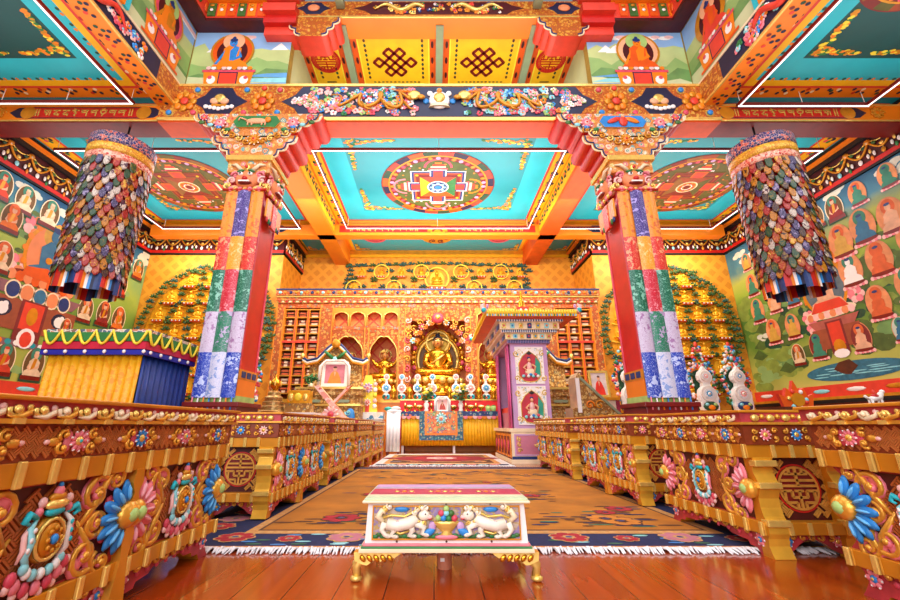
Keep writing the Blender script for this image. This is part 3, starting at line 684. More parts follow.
# red valance cornice around the lantern
b = B()
for (x0, x1, y0, y1) in ((LX0, -3.4, 6.05, 6.32), (3.6, LX1, 6.05, 6.32), (LX0, LX0+.3, -2, 6.05), (LX1-.3, LX1, -2, 6.05)):
    b.box(x0, x1, y0, y1, 8.35, 8.42, maroon); b.box(x0, x1, y0, y1, 8.42, 8.8, vermil); b.box(x0, x1, y0-.1 if y0 > 5 else y0, y1, 8.8, 8.9, orange); b.box(x0, x1, y0, y1, 8.9, 9.6, maroon)
for x0 in (-3.4, 2.95):
    for k in range(6): b.box(x0, x0+.65, 6.15-.1*(k % 3), 6.5, 8.1+.2*k, 8.1+.2*(k+1), red if k % 2 else vermil)
s = struct('trim_10', b)
g = B()
for i in range(7):
    for x0 in (LX0, 3.6):
        x = x0+.12+.2*i; g.prism([(x, 8.45), (x+.16, 8.45), (x+.16, 8.78), (x, 8.78)], 6.03, 6.05, [deeporange, leafg, orange][i % 3]); g.ell((x+.08, 6.02, 8.6), (.04, .01, .04), white, 6, 4); g.ell((x+.08, 6.02, 8.72), (.05, .01, .03), ochre, 6, 4)
for i in range(20):
    y = 6-.22*i
    for x in (LX0+.31, LX1-.31): g.ell((x, y, 8.62), (.012, .07, .12), [deeporange, leafg, white, orange][i % 4], 6, 4)
g.obj('valance_pattern', s)
# upper beam, brackets and the yellow ceiling behind it
b = B(); b.box(-3.0, 3.2, F0, 6.62, 8.54, 8.98, orange); b.box(-3.0, 3.2, F0-.02, F0, 8.54, 8.58, gold2); s = struct('beam', b)
g = B(TR(0, F0, 0)); g.box(-3, 3.2, -.012, 0, 8.58, 8.98, filig); g.prism(lozpoly(.1, 1.75, .17, 8.78, .25), -.02, -.01, maroon, gold2)
for sx in (-1, 1): g.prism(lozpoly(.1+sx*2.55, .35, .16, 8.78, .14), -.02, -.01, navy, gold2); g.ell((.1+sx*2.55, -.03, 8.78), (.13, .03, .09), peach, 9, 6)
rr = random.Random(5); scatter_flora(g, -1.2, 1.4, 8.66, 8.9, -.025, [ochre, orange, vermil, dkblue, gold2, green, white], 70, .03, .06, rr)
for sx in (-1, 1): serpent(g, .1+sx*.3, .1+sx*1.3, 8.78, .08, -.04, .04, gold2, 1.6, 26)
g.obj('carved_face', s)
def scallop_bracket(b, cx, w, ztop, h, y0, y1, top, under, steps=5):
    prof = []
    A, Z_ = Vector((w/2, ztop-.1*h)), Vector((w/2*.4, ztop-h))
    d = Z_-A; nrm = Vector((-d.y, d.x)).normalized()
    if nrm.y > 0: nrm = -nrm
    K = steps*7
    for i in range(K+1):
        q = A+d*(i/K)+nrm*(.3*d.length/steps*abs(math.sin(PI*i/7)))
        prof.append((q.x, q.y))
    L_ = [(cx-x, z) for x, z in prof]; R_ = [(cx+x, z) for x, z in prof][::-1]
    pts = [(cx-w/2, ztop)]+L_+R_+[(cx+w/2, ztop)]
    b.prism(pts, y0, y1, top, under)
    for Q in (L_, R_): b.tube([(x, y0-.008, z) for x, z in Q], .014, cream, 5); b.tube([(x*1+(cx-x)*.06, y0-.012, z+.035) for x, z in Q], .012, dkblue, 5)
capm = rosette('carved_bracket', 'e08a3c', ['f2d9c0', 'e8a05a', 'd65a4a', 'f0c060', '7fb0a8', 'e88a8a', 'e0a868', '4a8a90'], 'f8dca0', 9, .45, .7, 0, .06)
for x in (-2.45, 2.65):
    b = B(); scallop_bracket(b, x, 1.1, 8.54, .5, F0-.02, 6.6, filig, vermil, 3); struct('trim_%d' % (11 if x < 0 else 12), b)
ub = B(); ub.box(-3.2, 3.4, 6.6, 8.6, 8.62, 8.7, deeporange); ub.box(-3.2, 3.4, 8.2, 8.6, 8.2, 8.62, dkred); ub.box(-3.2, -2.95, 6.6, 8.6, 6.9, 8.62, pale); ub.box(3.15, 3.4, 6.6, 8.6, 6.9, 8.62, pale)
struct('ceiling_upper', ub)
def knot(b, cx, cz, r, y, m):
    b.push(TR(cx, 0, cz), RY(-PI/4)); w = .12*r; u = r/2.9
    def ln(a, c, d, e): b.bar(a*u, c*u, d*u, e*u, w, y-.01, y, m)
    for k in (-1, 0, 1): ln(k, -2.07, k, 2.07); ln(-2.07, k, 2.07, k)
    for a, c, d, e in ((0, 2, 1, 2), (2, 0, 2, 1), (-2, 0, -2, -1), (0, -2, -1, -2), (-1, 2, -2.07, 2), (-2, 2, -2, 1), (1, -2, 2.07, -2), (2, -2, 2, -1)): ln(a, c, d, e)
    b.pop()
def upanel(x0, x1, lab, kn):
    b = B(Matrix(((1, 0, 0, 0), (0, 0, 1, 0), (0, 1, 0, 8.62), (0, 0, 0, 1))))
    b.box(x0, x1, -.02, 0, 6.6, 8.15, deeporange); b.rect(x0+.16, x1-.16, 6.5, 7.95, -.024, lemon if False else yellow); b.frame(x0+.14, x1-.14, 6.5, 7.97, .03, -.026, lemon)
    mx = (x0+x1)/2
    if kn: knot(b, mx, 7.25, .5, -.03, dkred)
    else:
        b.ring(mx, 7.2, .28, .34, -.03, red, 24); shou(b, mx, 7.2, .26, -.032, red, yellow)
    for k in range(9):
        for sx in (-1, 1):
            b.disc(mx+sx*((x1-x0)/2-.3), 6.7+.12*k, .03, .045, -.03, dgreen if k % 2 else brown, 6)
    for k in range(12): b.disc(x0+.4+(x1-x0-.8)*k/11, 7.8, .035, .02, -.03, [dgreen, brown][k % 2], 6)
    for k in range(3):
        b.disc(x0+.08, 6.8+.4*k, .03, .09, -.03, maroon, 8); b.disc(x1-.08, 6.8+.4*k, .03, .09, -.03, maroon, 8); b.disc(x0+(x1-x0)*(k+1)/4, 8.05, .11, .03, -.03, maroon, 8)
    tag(b.obj('ceiling_painting'), lab, 'painting', 'yellow painted panels of the upper ceiling')
upanel(-2.95, -1.98, 'yellow upper ceiling panel with red round sign beside the blue-figure wall', 0); upanel(-1.82, .04, 'yellow upper ceiling panel with endless knot, next to the blue-figure side', 1)
upanel(.2, 2.02, 'yellow upper ceiling panel with endless knot, next to the orange-figure side', 1); upanel(2.18, 3.15, 'yellow upper ceiling panel with red round sign beside the orange-figure wall', 0)
for i, x in enumerate((-1.98, .04, 2.02)): struct('beam', B().box(x, x+.16, 6.3, 8.2, 8.5, 8.62, slate))
for i, x in enumerate((-1.98, 2.02)): struct('beam', B().box(x, x+.16, 4.5, F0-.03, 8.75, 8.9, slate))
struct('beam', B().box(-3.2, 3.4, 8.05, 8.2, 8.42, 8.62, brown))
struct('ceiling_lantern', B().box(LX0-.3, LX1+.3, -4, 6.5, 9.6, 9.7, dkred))
# ================================================================ SIDE WALL MURALS
def mural_ground(name, zs):
    mt, nt, p = _new(name); N = nt.nodes; L = nt.links; p.inputs['Roughness'].default_value = .6
    tc = N.new('ShaderNodeTexCoord'); sp = N.new('ShaderNodeSeparateXYZ'); L.new(tc.outputs['Object'], sp.inputs[0])
    nz = N.new('ShaderNodeTexNoise'); nz.inputs['Scale'].default_value = .9; nz.inputs['Detail'].default_value = 4; L.new(tc.outputs['Object'], nz.inputs['Vector'])
    ma = N.new('ShaderNodeMath'); ma.operation = 'MULTIPLY_ADD'; ma.inputs[1].default_value = 1.6; L.new(nz.outputs['Fac'], ma.inputs[0]); L.new(sp.outputs['Z'], ma.inputs[2])
    mr = N.new('ShaderNodeMapRange'); mr.inputs[1].default_value = 1.6+.8; mr.inputs[2].default_value = 5.8+.8; L.new(ma.outputs[0], mr.inputs[0])
    cr = N.new('ShaderNodeValToRGB'); el = cr.color_ramp.elements
    while len(el) > 1: el.remove(el[-1])
    el[0].position = 0; el[0].color = hx(zs[0])
    for i, c in enumerate(zs[1:], 1): k = el.new(i/(len(zs)-1)); k.color = hx(c)
    L.new(mr.outputs[0], cr.inputs[0]); L.new(cr.outputs[0], p.inputs['Base Color'])
    return mt
gL = mural_ground('mural_valley', ['b8b84c', '9aa640', '7c9632', '668a30', '84a03a', 'a4b848', '78a468', '2a6a80', '184f72'])
gR = mural_ground('mural_pasture', ['c8c060', 'acb04a', '6a8a2c', '4c7428', '668c2e', '9cb43c', 'b4bc50', '468090', '185070'])
def sitter(b, x, z, s, halo, disc, robe, face, big, y=-.02):
    u = s*.9; b.push(TR(x, 0, z), SCL(.82, 1, 1)); x = z = 0
    if big:
        b.disc(x, z+.02*u, .4*u, .5*u, y, mat('halo_rim', 'd98a5c', .6), 22); b.disc(x, z+.02*u, .37*u, .47*u, y-.001, halo, 22)
        for k in range(9): b.disc(x+(-.36+.09*k)*u, z-.44*u, .06*u, .06*u, y-.002, pink if k % 2 else palepink, 8)
        b.disc(x, z-.37*u, .36*u, .07*u, y-.003, dkred, 16)
    else:
        b.disc(x, z, .4*u, .5*u, y, cream, 22); b.disc(x, z-.0*u, .36*u, .47*u, y-.001, halo, 22); b.rect(x-.4*u, x+.4*u, z-.52*u, z-.3*u, y-.002, dgreen); b.rect(x-.36*u, x+.36*u, z-.46*u, z-.34*u, y-.003, dkred)
    b.disc(x, z+.27*u, .2*u, .2*u, y-.004, disc, 18)
    b.poly([(x-.33*u, z-.34*u), (x+.33*u, z-.34*u), (x+.3*u, z-.22*u), (x+.18*u, z-.14*u), (x+.2*u, z+.06*u), (x+.07*u, z+.17*u), (x-.07*u, z+.17*u), (x-.2*u, z+.06*u), (x-.18*u, z-.14*u), (x-.3*u, z-.22*u)], y-.006, robe)
    b.poly([(x-.04*u, z+.15*u), (x+.07*u, z+.15*u), (x+.04*u, z-.12*u), (x-.1*u, z-.18*u)], y-.007, face if big else ochre)
    b.poly([(x+.18*u, z+.04*u), (x+.2*u, z-.1*u), (x+.0*u, z-.16*u), (x+.02*u, z-.11*u), (x+.12*u, z-.06*u)], y-.008, face)
    b.poly([(x-.18*u, z+.04*u), (x-.24*u, z-.12*u), (x-.12*u, z-.2*u), (x-.11*u, z-.16*u), (x-.17*u, z-.1*u)], y-.008, face)
    b.disc(x, z+.25*u, .09*u, .1*u, y-.009, face, 12); b.disc(x, z+.33*u, .09*u, .04*u, y-.01, dkblue if big else robe, 10); b.pop()
def blobs(b, n, x0, x1, z0, z1, r0, r1, ms, rnd, y=-.008):
    for _ in range(n):
        x, z, r = rnd.uniform(x0, x1), rnd.uniform(z0, z1), rnd.uniform(r0, r1); m = rnd.choice(ms)
        for k in range(3): b.disc(x+rnd.uniform(-r, r), z+rnd.uniform(-.5*r, .5*r), r*.8, r*.5, y-.004*rnd.random(), m, 9)
fern = mat('mural_bush', '4f6428', .6, 0, .25, 6); fern2 = mat('mural_shrub', '84963a', .6, 0, .2, 6); snow = mat('mural_snow', 'c8d0b8', .6, 0, .1, 5); mist = mat('mural_cloud', 'd8d6c0', .6, 0, .1, 5)
# --- mural on the yellow-drape side
rnd = random.Random(21)
b = B(TR(XL, 0, 0) @ RZ(PI/2)); b.box(2, YB-.02, -.01, 0, 1.52, 5.7, gL)
blobs(b, 50, 3, 11.3, 1.7, 4.6, .1, .3, [fern2, hillC, hillB, hillB], rnd); blobs(b, 26, 5, 11.3, 5.1, 5.65, .1, .22, [mist, snow], rnd)
b.poly([(5, 4.6), (6, 4.9), (7, 4.7), (8.2, 5.0), (9, 4.8), (9.8, 5.1), (11.4, 4.75), (11.4, 4.3), (5, 4.3)], -.006, hillB)
for (x, z, s) in ((9.2, 4.6, .3), (7.9, 3.9, .28), (9.3, 4.0, .25), (8.0, 4.8, .3), (9.0, 3.6, .26)):
    for k in range(5): b.disc(x+.5*s*math.cos(k*1.26), z+.5*s*math.sin(k*1.26), .4*s, .4*s, -.014-.001*k, [palepink, peach, pink][k % 3], 9)
    for k in range(7): b.disc(x+s*math.cos(k*.9), z+s*math.sin(k*.9), .35*s, .2*s, -.012, fern, 7)
wallL = b.obj('wall_mural'); tag(wallL, 'green painted mural with a blue enthroned figure and red-robed sitters behind the yellow drape', 'mural')
g = B(TR(XL, 0, 0) @ RZ(PI/2)); y = -.02
g.disc(8.53, 4.3, .62, .78, y, ochre, 26); g.disc(8.53, 4.3, .54, .7, y-.001, peach, 26); g.disc(8.53, 4.78, .3, .3, y-.003, mat('mural_gold', 'd0a040', .55), 20)
for k in range(16): g.disc(8.53+.6*math.cos(k*.393), 4.3+.75*math.sin(k*.393), .07, .07, y-.002, orange, 8)
g.disc(8.53, 3.7, .8, .16, y-.004, dkred, 20)
for k in range(9): g.disc(7.83+.175*k, 3.66, .1, .12, y-.005, deeporange if k % 2 else peach, 10)
bl = mat('mural_blue', '2c6f8e', .55)
g.poly([(8.0, 3.72), (9.06, 3.72), (8.95, 3.95), (8.75, 4.05), (8.8, 4.45), (8.63, 4.65), (8.43, 4.65), (8.26, 4.45), (8.31, 4.05), (8.11, 3.95)], y-.007, bl)
g.poly([(8.0, 3.72), (9.06, 3.72), (8.98, 3.92), (8.53, 4.02), (8.08, 3.92)], y-.008, deeporange); g.disc(8.53, 4.8, .13, .17, y-.01, bl, 14); g.disc(8.53, 4.95, .13, .07, y-.011, dkblue, 12); g.disc(8.5, 4.2, .08, .08, y-.012, ochre, 10)
g.poly([(7.5, 3.5), (9.6, 3.5), (9.4, 3.25), (7.7, 3.25)], y-.004, mat('mural_mauve', '8c5a5e', .6))
for k in range(5): g.disc(7.95+.3*k, 3.36, .14, .17, y-.006, [dkblue, peach, bl, peach, dkblue][k], 12); g.ring(7.95+.3*k, 3.36, .14, .17, y-.007, cream, 14, 0, 2*PI, 1.2)
g.rect(7.45, 9.55, 2.75, 3.2, y-.004, mat('mural_brick', '9a4a2a', .6)); g.rect(7.6, 9.4, 2.55, 2.75, y-.004, mat('mural_brick', '9a4a2a'))
for x in (7.85, 9.15): g.disc(x, 2.95, .2, .18, y-.006, navy, 12); g.disc(x, 2.93, .13, .13, y-.007, white, 10); g.disc(x+.05, 3.03, .06, .06, y-.008, white, 8)
g.rect(8.2, 8.8, 2.35, 3.22, y-.008, mat('mural_blood', '7c2420', .6)); g.rect(8.27, 8.73, 2.6, 3.18, y-.009, vermil); g.disc(8.5, 2.9, .12, .2, y-.01, ochre, 12); g.disc(8.5, 2.42, .2, .22, y-.011, white, 14); g.disc(8.5, 2.4, .13, .17, y-.012, vermil, 12)
g.rect(7.7, 9.3, 2.22, 2.36, y-.005, mat('mural_mauve', '8c5a5e'))
for k in range(9): g.disc(7.8+.18*k, 2.3, .07, .06, y-.009, [white, orange, teal][k % 3], 8)
g.obj('throne_figure', wallL)
LF = [(7.14, 5.3, .72), (7.64, 5.26, .74), (8.22, 5.24, .78), (7.5, 4.75, .75), (7.0, 4.5, .75), (7.55, 3.9, .78), (10.66, 5.2, .72), (11.15, 5.05, .74), (10.66, 4.39, .8), (9.77, 3.42, .77), (10.33, 3.47, .8), (10.86, 3.45, .83), (8.2, 1.93, .8), (8.85, 1.93, .84), (9.5, 1.95, .8), (7.6, 1.95, .8), (9.35, 2.86, .5), (7.2, 2.95, .77), (9.9, 4.4, .75), (9.95, 5.2, .74), (9.3, 5.2, .74), (10.3, 2.3, .8), (10.95, 2.4, .8), (6.4, 5.3, .75), (6.3, 4.4, .75)]
rob = [mat('mural_robe', 'c8381a', .6), mat('mural_saffron', 'e07020', .6), mat('mural_wine', '8a1c18', .6), mat('mural_cream', 'e0c49a', .6)]
msk = mat('mural_flesh', 'e2ac84', .6)
for i, (x, z, s) in enumerate(LF):
    g = B(TR(XL, 0, 0) @ RZ(PI/2)); sitter(g, x, z, s, mat('mural_umber', '6a4a20', .6), [mat('mural_jade', '3a8266', .6), mat('mural_rust', 'd8602a', .6)][(i*7//3) % 2], rob[(i*3) % 4 if i not in (1, 2) else 3], msk, False, -.02-.0013*(i % 9)); g.obj('painted_sitter', wallL)
# --- mural on the lake side
b = B(TR(XR, 0, 0) @ RZ(-PI/2)); b.box(-YB+.02, -2, -.01, 0, 1.52, 5.7, gR); rnd = random.Random(8)
blobs(b, 110, -10.3, -7, 2.2, 4.6, .12, .34, [fern, fern, fern2, dgreen, hillC], rnd); blobs(b, 40, -11.3, -10, 1.7, 4, .1, .3, [fern2, hillB, fern2], rnd)
for k in range(14): x = -8.8+.22*k; b.poly([(x-.2, 4.95), (x, 5.2+.12*(k % 3)), (x+.22, 4.95)], -.007, snow)
b.rect(-8.9, -5.8, 4.7, 4.96, -.0075, fern2)
for k in range(9): x = rnd.uniform(-11.2, -10); z = rnd.uniform(1.8, 3.2); b.poly([(x-.25, z), (x, z+.2), (x+.28, z), (x+.05, z-.1)], -.012, fern)
b.disc(-8.7, 1.78, 1.1, .2, -.016, mat('mural_pond', '2f6d80', .6, 0, .3, 9), 30)
for k in range(16): b.disc(-8.7+rnd.uniform(-.8, .8), 1.78+rnd.uniform(-.12, .12), .2, .012, -.018, aqua, 8)
b.poly([(-9.1, 1.84), (-8.95, 1.98), (-8.83, 2.0), (-8.7, 2.02), (-8.55, 1.86), (-8.75, 1.7), (-8.9, 1.72)], -.02, brown)
for (x, z) in ((-10.9, 5.2), (-11.1, 5.4), (-7.0, 5.5), (-6.7, 5.35), (-11, 2.9), (-8.1, 5.6)): 
    for k in range(4): b.disc(x+.1*k, z+.06*(k % 2), .12, .07, -.01-.001*k, mist, 9)
for (x, z) in ((-9.35, 3.1), (-8.3, 3.45), (-8.15, 3.3), (-9.3, 2.85)):
    for k in range(6): b.disc(x+.1*math.cos(k*1.05), z+.1*math.sin(k*1.05), .08, .08, -.014-.001*k, [palepink, pink][k % 2], 8)
wallR = b.obj('wall_mural'); tag(wallR, 'green painted mural of haloed figures above a blue lake on the side wall', 'mural')
g = B(TR(XR, 0, 0) @ RZ(-PI/2)); rb = mat('mural_brick', '9a4a2a')
g.prism([(-9.35, 4.5), (-8.25, 4.6), (-8.25, 3.4), (-9.35, 3.4)], -.016, -.012, mat('mural_saffron', 'd0641c'))
g.disc(-8.8, 3.7, .55, .72, y, ochre, 26); g.disc(-8.8, 3.7, .48, .65, y-.001, mat('mural_slate', '5a6a70', .6), 24); g.disc(-8.8, 4.1, .26, .26, y-.002, lgreen, 18); g.disc(-8.8, 3.1, .6, .14, y-.004, cream, 18)
for k in range(8): g.disc(-9.3+.14*k, 3.06, .08, .09, y-.005, palepink if k % 2 else peach, 9)
g.poly([(-9.25, 3.14), (-8.35, 3.14), (-8.45, 3.35), (-8.6, 3.42), (-8.58, 3.8), (-8.72, 3.95), (-8.88, 3.95), (-9.02, 3.8), (-9.0, 3.42), (-9.15, 3.35)], y-.007, msk); g.poly([(-9.25, 3.14), (-8.35, 3.14), (-8.5, 3.36), (-9.1, 3.36)], y-.008, vermil); g.disc(-8.8, 4.08, .1, .13, y-.01, msk, 12); g.disc(-8.8, 4.18, .1, .06, y-.011, dkblue, 10)
g.poly([(-9.4, 2.95), (-8.2, 2.95), (-8.35, 2.75), (-9.25, 2.75)], y-.004, mat('mural_rosewood', 'b05a4a', .6)); g.rect(-9.35, -8.25, 2.3, 2.76, y-.004, rb); g.rect(-9.0, -8.6, 2.15, 2.9, y-.007, mat('mural_blood', '7c2420')); g.rect(-8.95, -8.65, 2.35, 2.86, y-.008, vermil); g.disc(-8.8, 2.3, .14, .18, y-.01, ochre, 10); g.disc(-8.8, 2.16, .18, .1, y-.011, white, 10)
g.obj('throne_figure', wallR)
RF = [(-10.75, 5.1, .58, 0), (-8.48, 5.3, .68, 2), (-8.03, 5.28, .7, 2), (-7.5, 5.32, .62, 1), (-6.9, 5.35, .6, 1), (-7.07, 4.56, .86, 1), (-7.61, 4.6, .88, 1), (-8.11, 4.5, .88, 1), (-8.6, 4.62, .75, 2), (-7.52, 3.84, .86, 1), (-8.11, 3.82, .86, 1), (-10.74, 4.4, .72, 1), (-10.76, 3.66, .78, 1), (-10.17, 3.75, .7, 1), (-9.61, 3.76, .71, 1), (-10.42, 3.0, .76, 1), (-9.82, 3.0, .71, 1), (-7.78, 3.0, .8, 1), (-7.2, 3.2, .75, 1), (-9.88, 2.3, .62, 2), (-9.32, 2.4, .72, 3), (-8.32, 2.4, .72, 3), (-7.55, 2.4, .56, 4), (-6.9, 4.0, .8, 1), (-6.6, 2.6, .8, 1), (-6.5, 4.7, .85, 1), (-10.2, 4.6, .72, 1), (-9.6, 4.6, .72, 1), (-9.0, 5.2, .7, 2)]
bodies = [mat('mural_gold', 'd0a040'), bl, msk, mat('mural_jade', '3c7a62'), white, mat('mural_rust', 'c05a28')]
for i, (x, z, s, k) in enumerate(RF):
    g = B(TR(XR, 0, 0) @ RZ(-PI/2)); bd = bodies[(i*5+i//4) % 6]
    sitter(g, x, z, s, [peach, mat('mural_apricot', 'e09058', .6), mat('mural_umber', '5a3a1c'), mat('mural_blood', '7c2420'), snow][k], [mat('mural_jade', '3c7a62'), mat('mural_rust', 'c05a28')][i % 2], bd if k != 2 else rob[i % 4], bd if k != 2 else msk, k != 2, -.02-.0013*(i % 9))
    g.obj('painted_sitter', wallR)
# ================================================================ PILLARS
CX = {-1: -3.16, 1: 3.37}
def silk(name, c, c2):
    return ornate(name, [c, c, c, c, c2, c, c, c], 19, c2, .022, .38, .16, .12)
SILK = {k: silk('brocade_'+k, *v) for k, v in dict(orange=('f0951c', 'd9641a'), purple=('3a2478', 'a898d8'), red=('d01c34', 'f098a0'), saffron=('f5a020', 'f8d080'), green=('14684a', '88c8ac'), white=('d4c6da', 'a878a8'), jade=('23805c', 'b8a8c8'), blue=('1c3eb4', 'c8d4f8'), pearl=('dcdcee', '8fa8dc'), scarlet=('d8261a', 'f0a070')).items()}
facepaint = ornate('pillar_foot_paint', ['e8862a', '1f5a5a', 'f0b84a', 'c8501c', '2a7a6a'], 9, 'f3cf7a', .05)
def pillar(side, label):
    x = CX[side]; y0 = 6.0; w = .285
    t = thing('carved_pillar', label, 'pillar', (x, y0+w, 0), 0, None); t['kind'] = 'thing'
    b = B(); b.box(-.4, .4, -.4, .4, 0, .3, dkred); b.box(-.37, .37, -.37, .37, .3, .92, dkred); b.box(-.42, .42, -.42, .42, .62, .68, maroon); b.box(-.4, .4, -.4, .4, .9, .97, dkred); b.obj('plinth', t, .012)
    b = B(); b.box(-w, w, -w, w, .97, 4.85, red)
    for sx in (-1, 1):
        for sy in (-1, 1): b.box(sx*w-.02, sx*w+.02, sy*w-.02, sy*w+.02, 1.3, 4.6, rose)
    b.obj('shaft', t, .01)
    b = B(); b.box(-w-.03, w+.03, -w-.03, w+.03, .97, 1.06, lgreen); b.box(-w-.02, w+.02, -w-.02, w+.02, 1.06, 1.3, orange); b.box(-w-.025, w+.025, -w-.025, w+.025, 1.3, 1.45, ochre)
    for sgn in (-1, 1):
        for k in range(3):
            b.box(-w+.06+.18*k, -w+.18+.18*k, sgn*(w+.03)-.005, sgn*(w+.03)+.005, 1.33, 1.42, dkblue); b.box(sgn*(w+.03)-.005, sgn*(w+.03)+.005, -w+.06+.18*k, -w+.18+.18*k, 1.33, 1.42, dkblue)
    b.obj('foot_band', t)
    b = B(); b.box(-.36, .36, -.36, .36, 4.75, 5.05, capm); b.box(-.4, .4, -.4, .4, 4.98, 5.08, gold2)
    b.obj('capital_block', t, .01)
    # beast mask on the front and beside
    for a, nm in ((0, 'beast_mask'), (PI/2 if side < 0 else -PI/2, 'beast_mask')):
        b = B(RZ(a) @ TR(0, -.34, 4.62))
        b.ell((0, 0, 0), (.2, .1, .17), peach, 14, 8); b.ell((0, -.09, -.03), (.05, .05, .045), red, 8, 5)
        for sx in (-1, 1):
            b.ell((sx*.08, -.09, .06), (.045, .03, .035), white, 8, 5); b.ell((sx*.08, -.115, .06), (.018, .012, .02), black, 6, 4); b.ell((sx*.09, -.08, .12), (.07, .03, .02), green, 8, 4, RY(sx*.3))
            for k in range(3): spiral(b, sx*(.2+.05*k), .08-.1*k, .08, k+(0 if sx > 0 else PI), 1.2*sx, [pink, palepink, gold2][k], .022, -.01, 10, 5)
            b.tube([(sx*.1, -.05, .16), (sx*.2, -.05, .26), (sx*.3, -.03, .27)], [.035, .03, .008], cream, 6)
            b.ell((sx*.2, .02, -.16), (.1, .05, .06), skin, 8, 5)
        b.ell((0, -.07, -.1), (.12, .05, .035), dkred, 10, 5); b.box(-.09, .09, -.12, -.09, -.1, -.075, white); b.ell((0, -.05, .2), (.06, .04, .07), gold2, 8, 5); b.ell((0, -.09, .2), (.03, .02, .035), red, 6, 4)
        for k in range(7): b.ell((-.24+.08*k, -.03, -.2), (.045, .03, .05), [pink, gold2][k % 2], 7, 5)
        b.obj(nm, t)
    # stepped scalloped bracket under the beam
    b = B(); scallop_bracket(b, 0, 2.3, 6.02, .5, -.3, .32, capm, vermil if side < 0 else red, 4); scallop_bracket(b, 0, 1.5, 5.55, .47, -.3, .32, capm, vermil if side < 0 else red, 3); br = b.obj('bracket', t)
    b = B(TR(0, -.31, 0))
    b.prism([(-.42, 5.83), (-.34, 5.95), (.34, 5.95), (.42, 5.83), (.34, 5.71), (-.34, 5.71)], -.02, 0, green if side < 0 else blue, gold2)
    if side < 0: b.ell((0, -.03, 5.83), (.2, .03, .06), skin, 10, 5); b.ell((.2, -.03, 5.86), (.06, .03, .06), orange, 8, 5); b.tube([(-.18, -.03, 5.85), (-.3, -.03, 5.9), (-.32, -.03, 5.84)], .015, skin, 5); [b.tube([(q, -.03, 5.8), (q, -.03, 5.74)], .015, skin, 5) for q in (-.15, -.08, .1, .16)]
    else: b.ell((0, -.03, 5.82), (.08, .03, .1), vermil, 10, 6); [b.ell((sx*.16, -.03, 5.85), (.14, .02, .05), [vermil, orange][sx > 0], 10, 5, RY(sx*.4)) for sx in (-1, 1)]; b.ell((0, -.04, 5.93), (.04, .03, .04), skin, 8, 5)
    for sx in (-1, 1):
        flower(b, sx*.65, 5.8, .12, -.02, pink, palepink, red, 8); flower(b, sx*.95, 5.92, .08, -.02, rose, orange, blue, 7)
        for k in range(4): b.ell((sx*(.5+.16*k), -.02, 5.66+.05*k), (.06, .02, .04), [green, blue, aqua, leafg][k], 7, 4)
        for k in range(5): spiral(b, sx*(.15+.13*k), 5.42+.06*k, .07, k, 1.2*sx, [ochre, gold2][k % 2], .018, -.01, 10, 5)
    flower(b, 0, 5.45, .13, -.02, ochre, orange, red, 9)
    b.obj('flower_carving', br)
    return t
pillar(-1, 'red carved pillar with a beast mask, beside the yellow draped throne')
pillar(1, 'red carved pillar with a beast mask, next to the tall white-disc butter sculptures')
segs = [('orange', 'purple', 4.4, 3.55), ('scarlet', 'saffron', 3.55, 2.98), ('green', 'red', 2.98, 2.3), ('white', 'jade', 2.3, 1.68), ('blue', 'pearl', 1.68, 1.03)]
def hang(side, label):
    t = thing('brocade_hanging', label, 'banner', (CX[side], 5.97, 0), 0, None)
    def strip(M, x0, x1, k0, n=8):
        for a, c, z1, z0 in segs:
            m = SILK[(a, c)[k0]]; b = B(M)
            for i in range(n):
                u0, u1 = x0+(x1-x0)*i/n, x0+(x1-x0)*(i+1)/n
                f = lambda u: -.02-.03*math.sin(PI*(u-x0)/(x1-x0))-(.02 if k0 else 0)
                b.add([(u0, f(u0), z0), (u1, f(u1), z0), (u1, f(u1), z1), (u0, f(u0), z1), (u0, f(u0)-.012, z0), (u1, f(u1)-.012, z0), (u1, f(u1)-.012, z1), (u0, f(u0)-.012, z1)], [(0, 1, 2, 3), (7, 6, 5, 4), (0, 4, 5, 1), (3, 2, 6, 7)], m, False)
            b.obj('silk_panel', t)
    M = Matrix.Identity(4)
    strip(M, -.31, -.1, 0); strip(M, -.105, .105, 1); strip(M, .1, .31, 0)
    M = TR(.36*(-side), .3, 0) @ RZ(PI/2*(-side))
    # narrower pieces on the aisle-facing side of the capital only
    b = B(M); b.box(-.3, .3, -.03, 0, 3.95, 4.28, SILK['orange']); b.box(-.09, .09, -.045, 0, 3.85, 4.28, SILK['scarlet']); 
    for k in range(7): b.ell((-.24+.08*k, -.02, 3.93), (.035, .02, .06), [red, green, dkblue, ochre][k % 4], 6, 5)
    b.obj('side_flap', t)
    b = B()
    for k in range(8): b.tube([(-.28+.08*k, -.05, 1.04), (-.28+.08*k, -.055, .86)], [.01, .014], [pink, white, orange, blue][k % 4], 5)
    b.obj('tassel_fringe', t)
    b = B(); b.tube([(-.36, -.06, 4.41), (.36, -.06, 4.41)], .025, red, 6); b.obj('rod', t)
hang(-1, 'long brocade hanging of coloured silk squares on the pillar beside the yellow draped throne')
hang(1, 'long brocade hanging of coloured silk squares on the pillar next to the shrine')
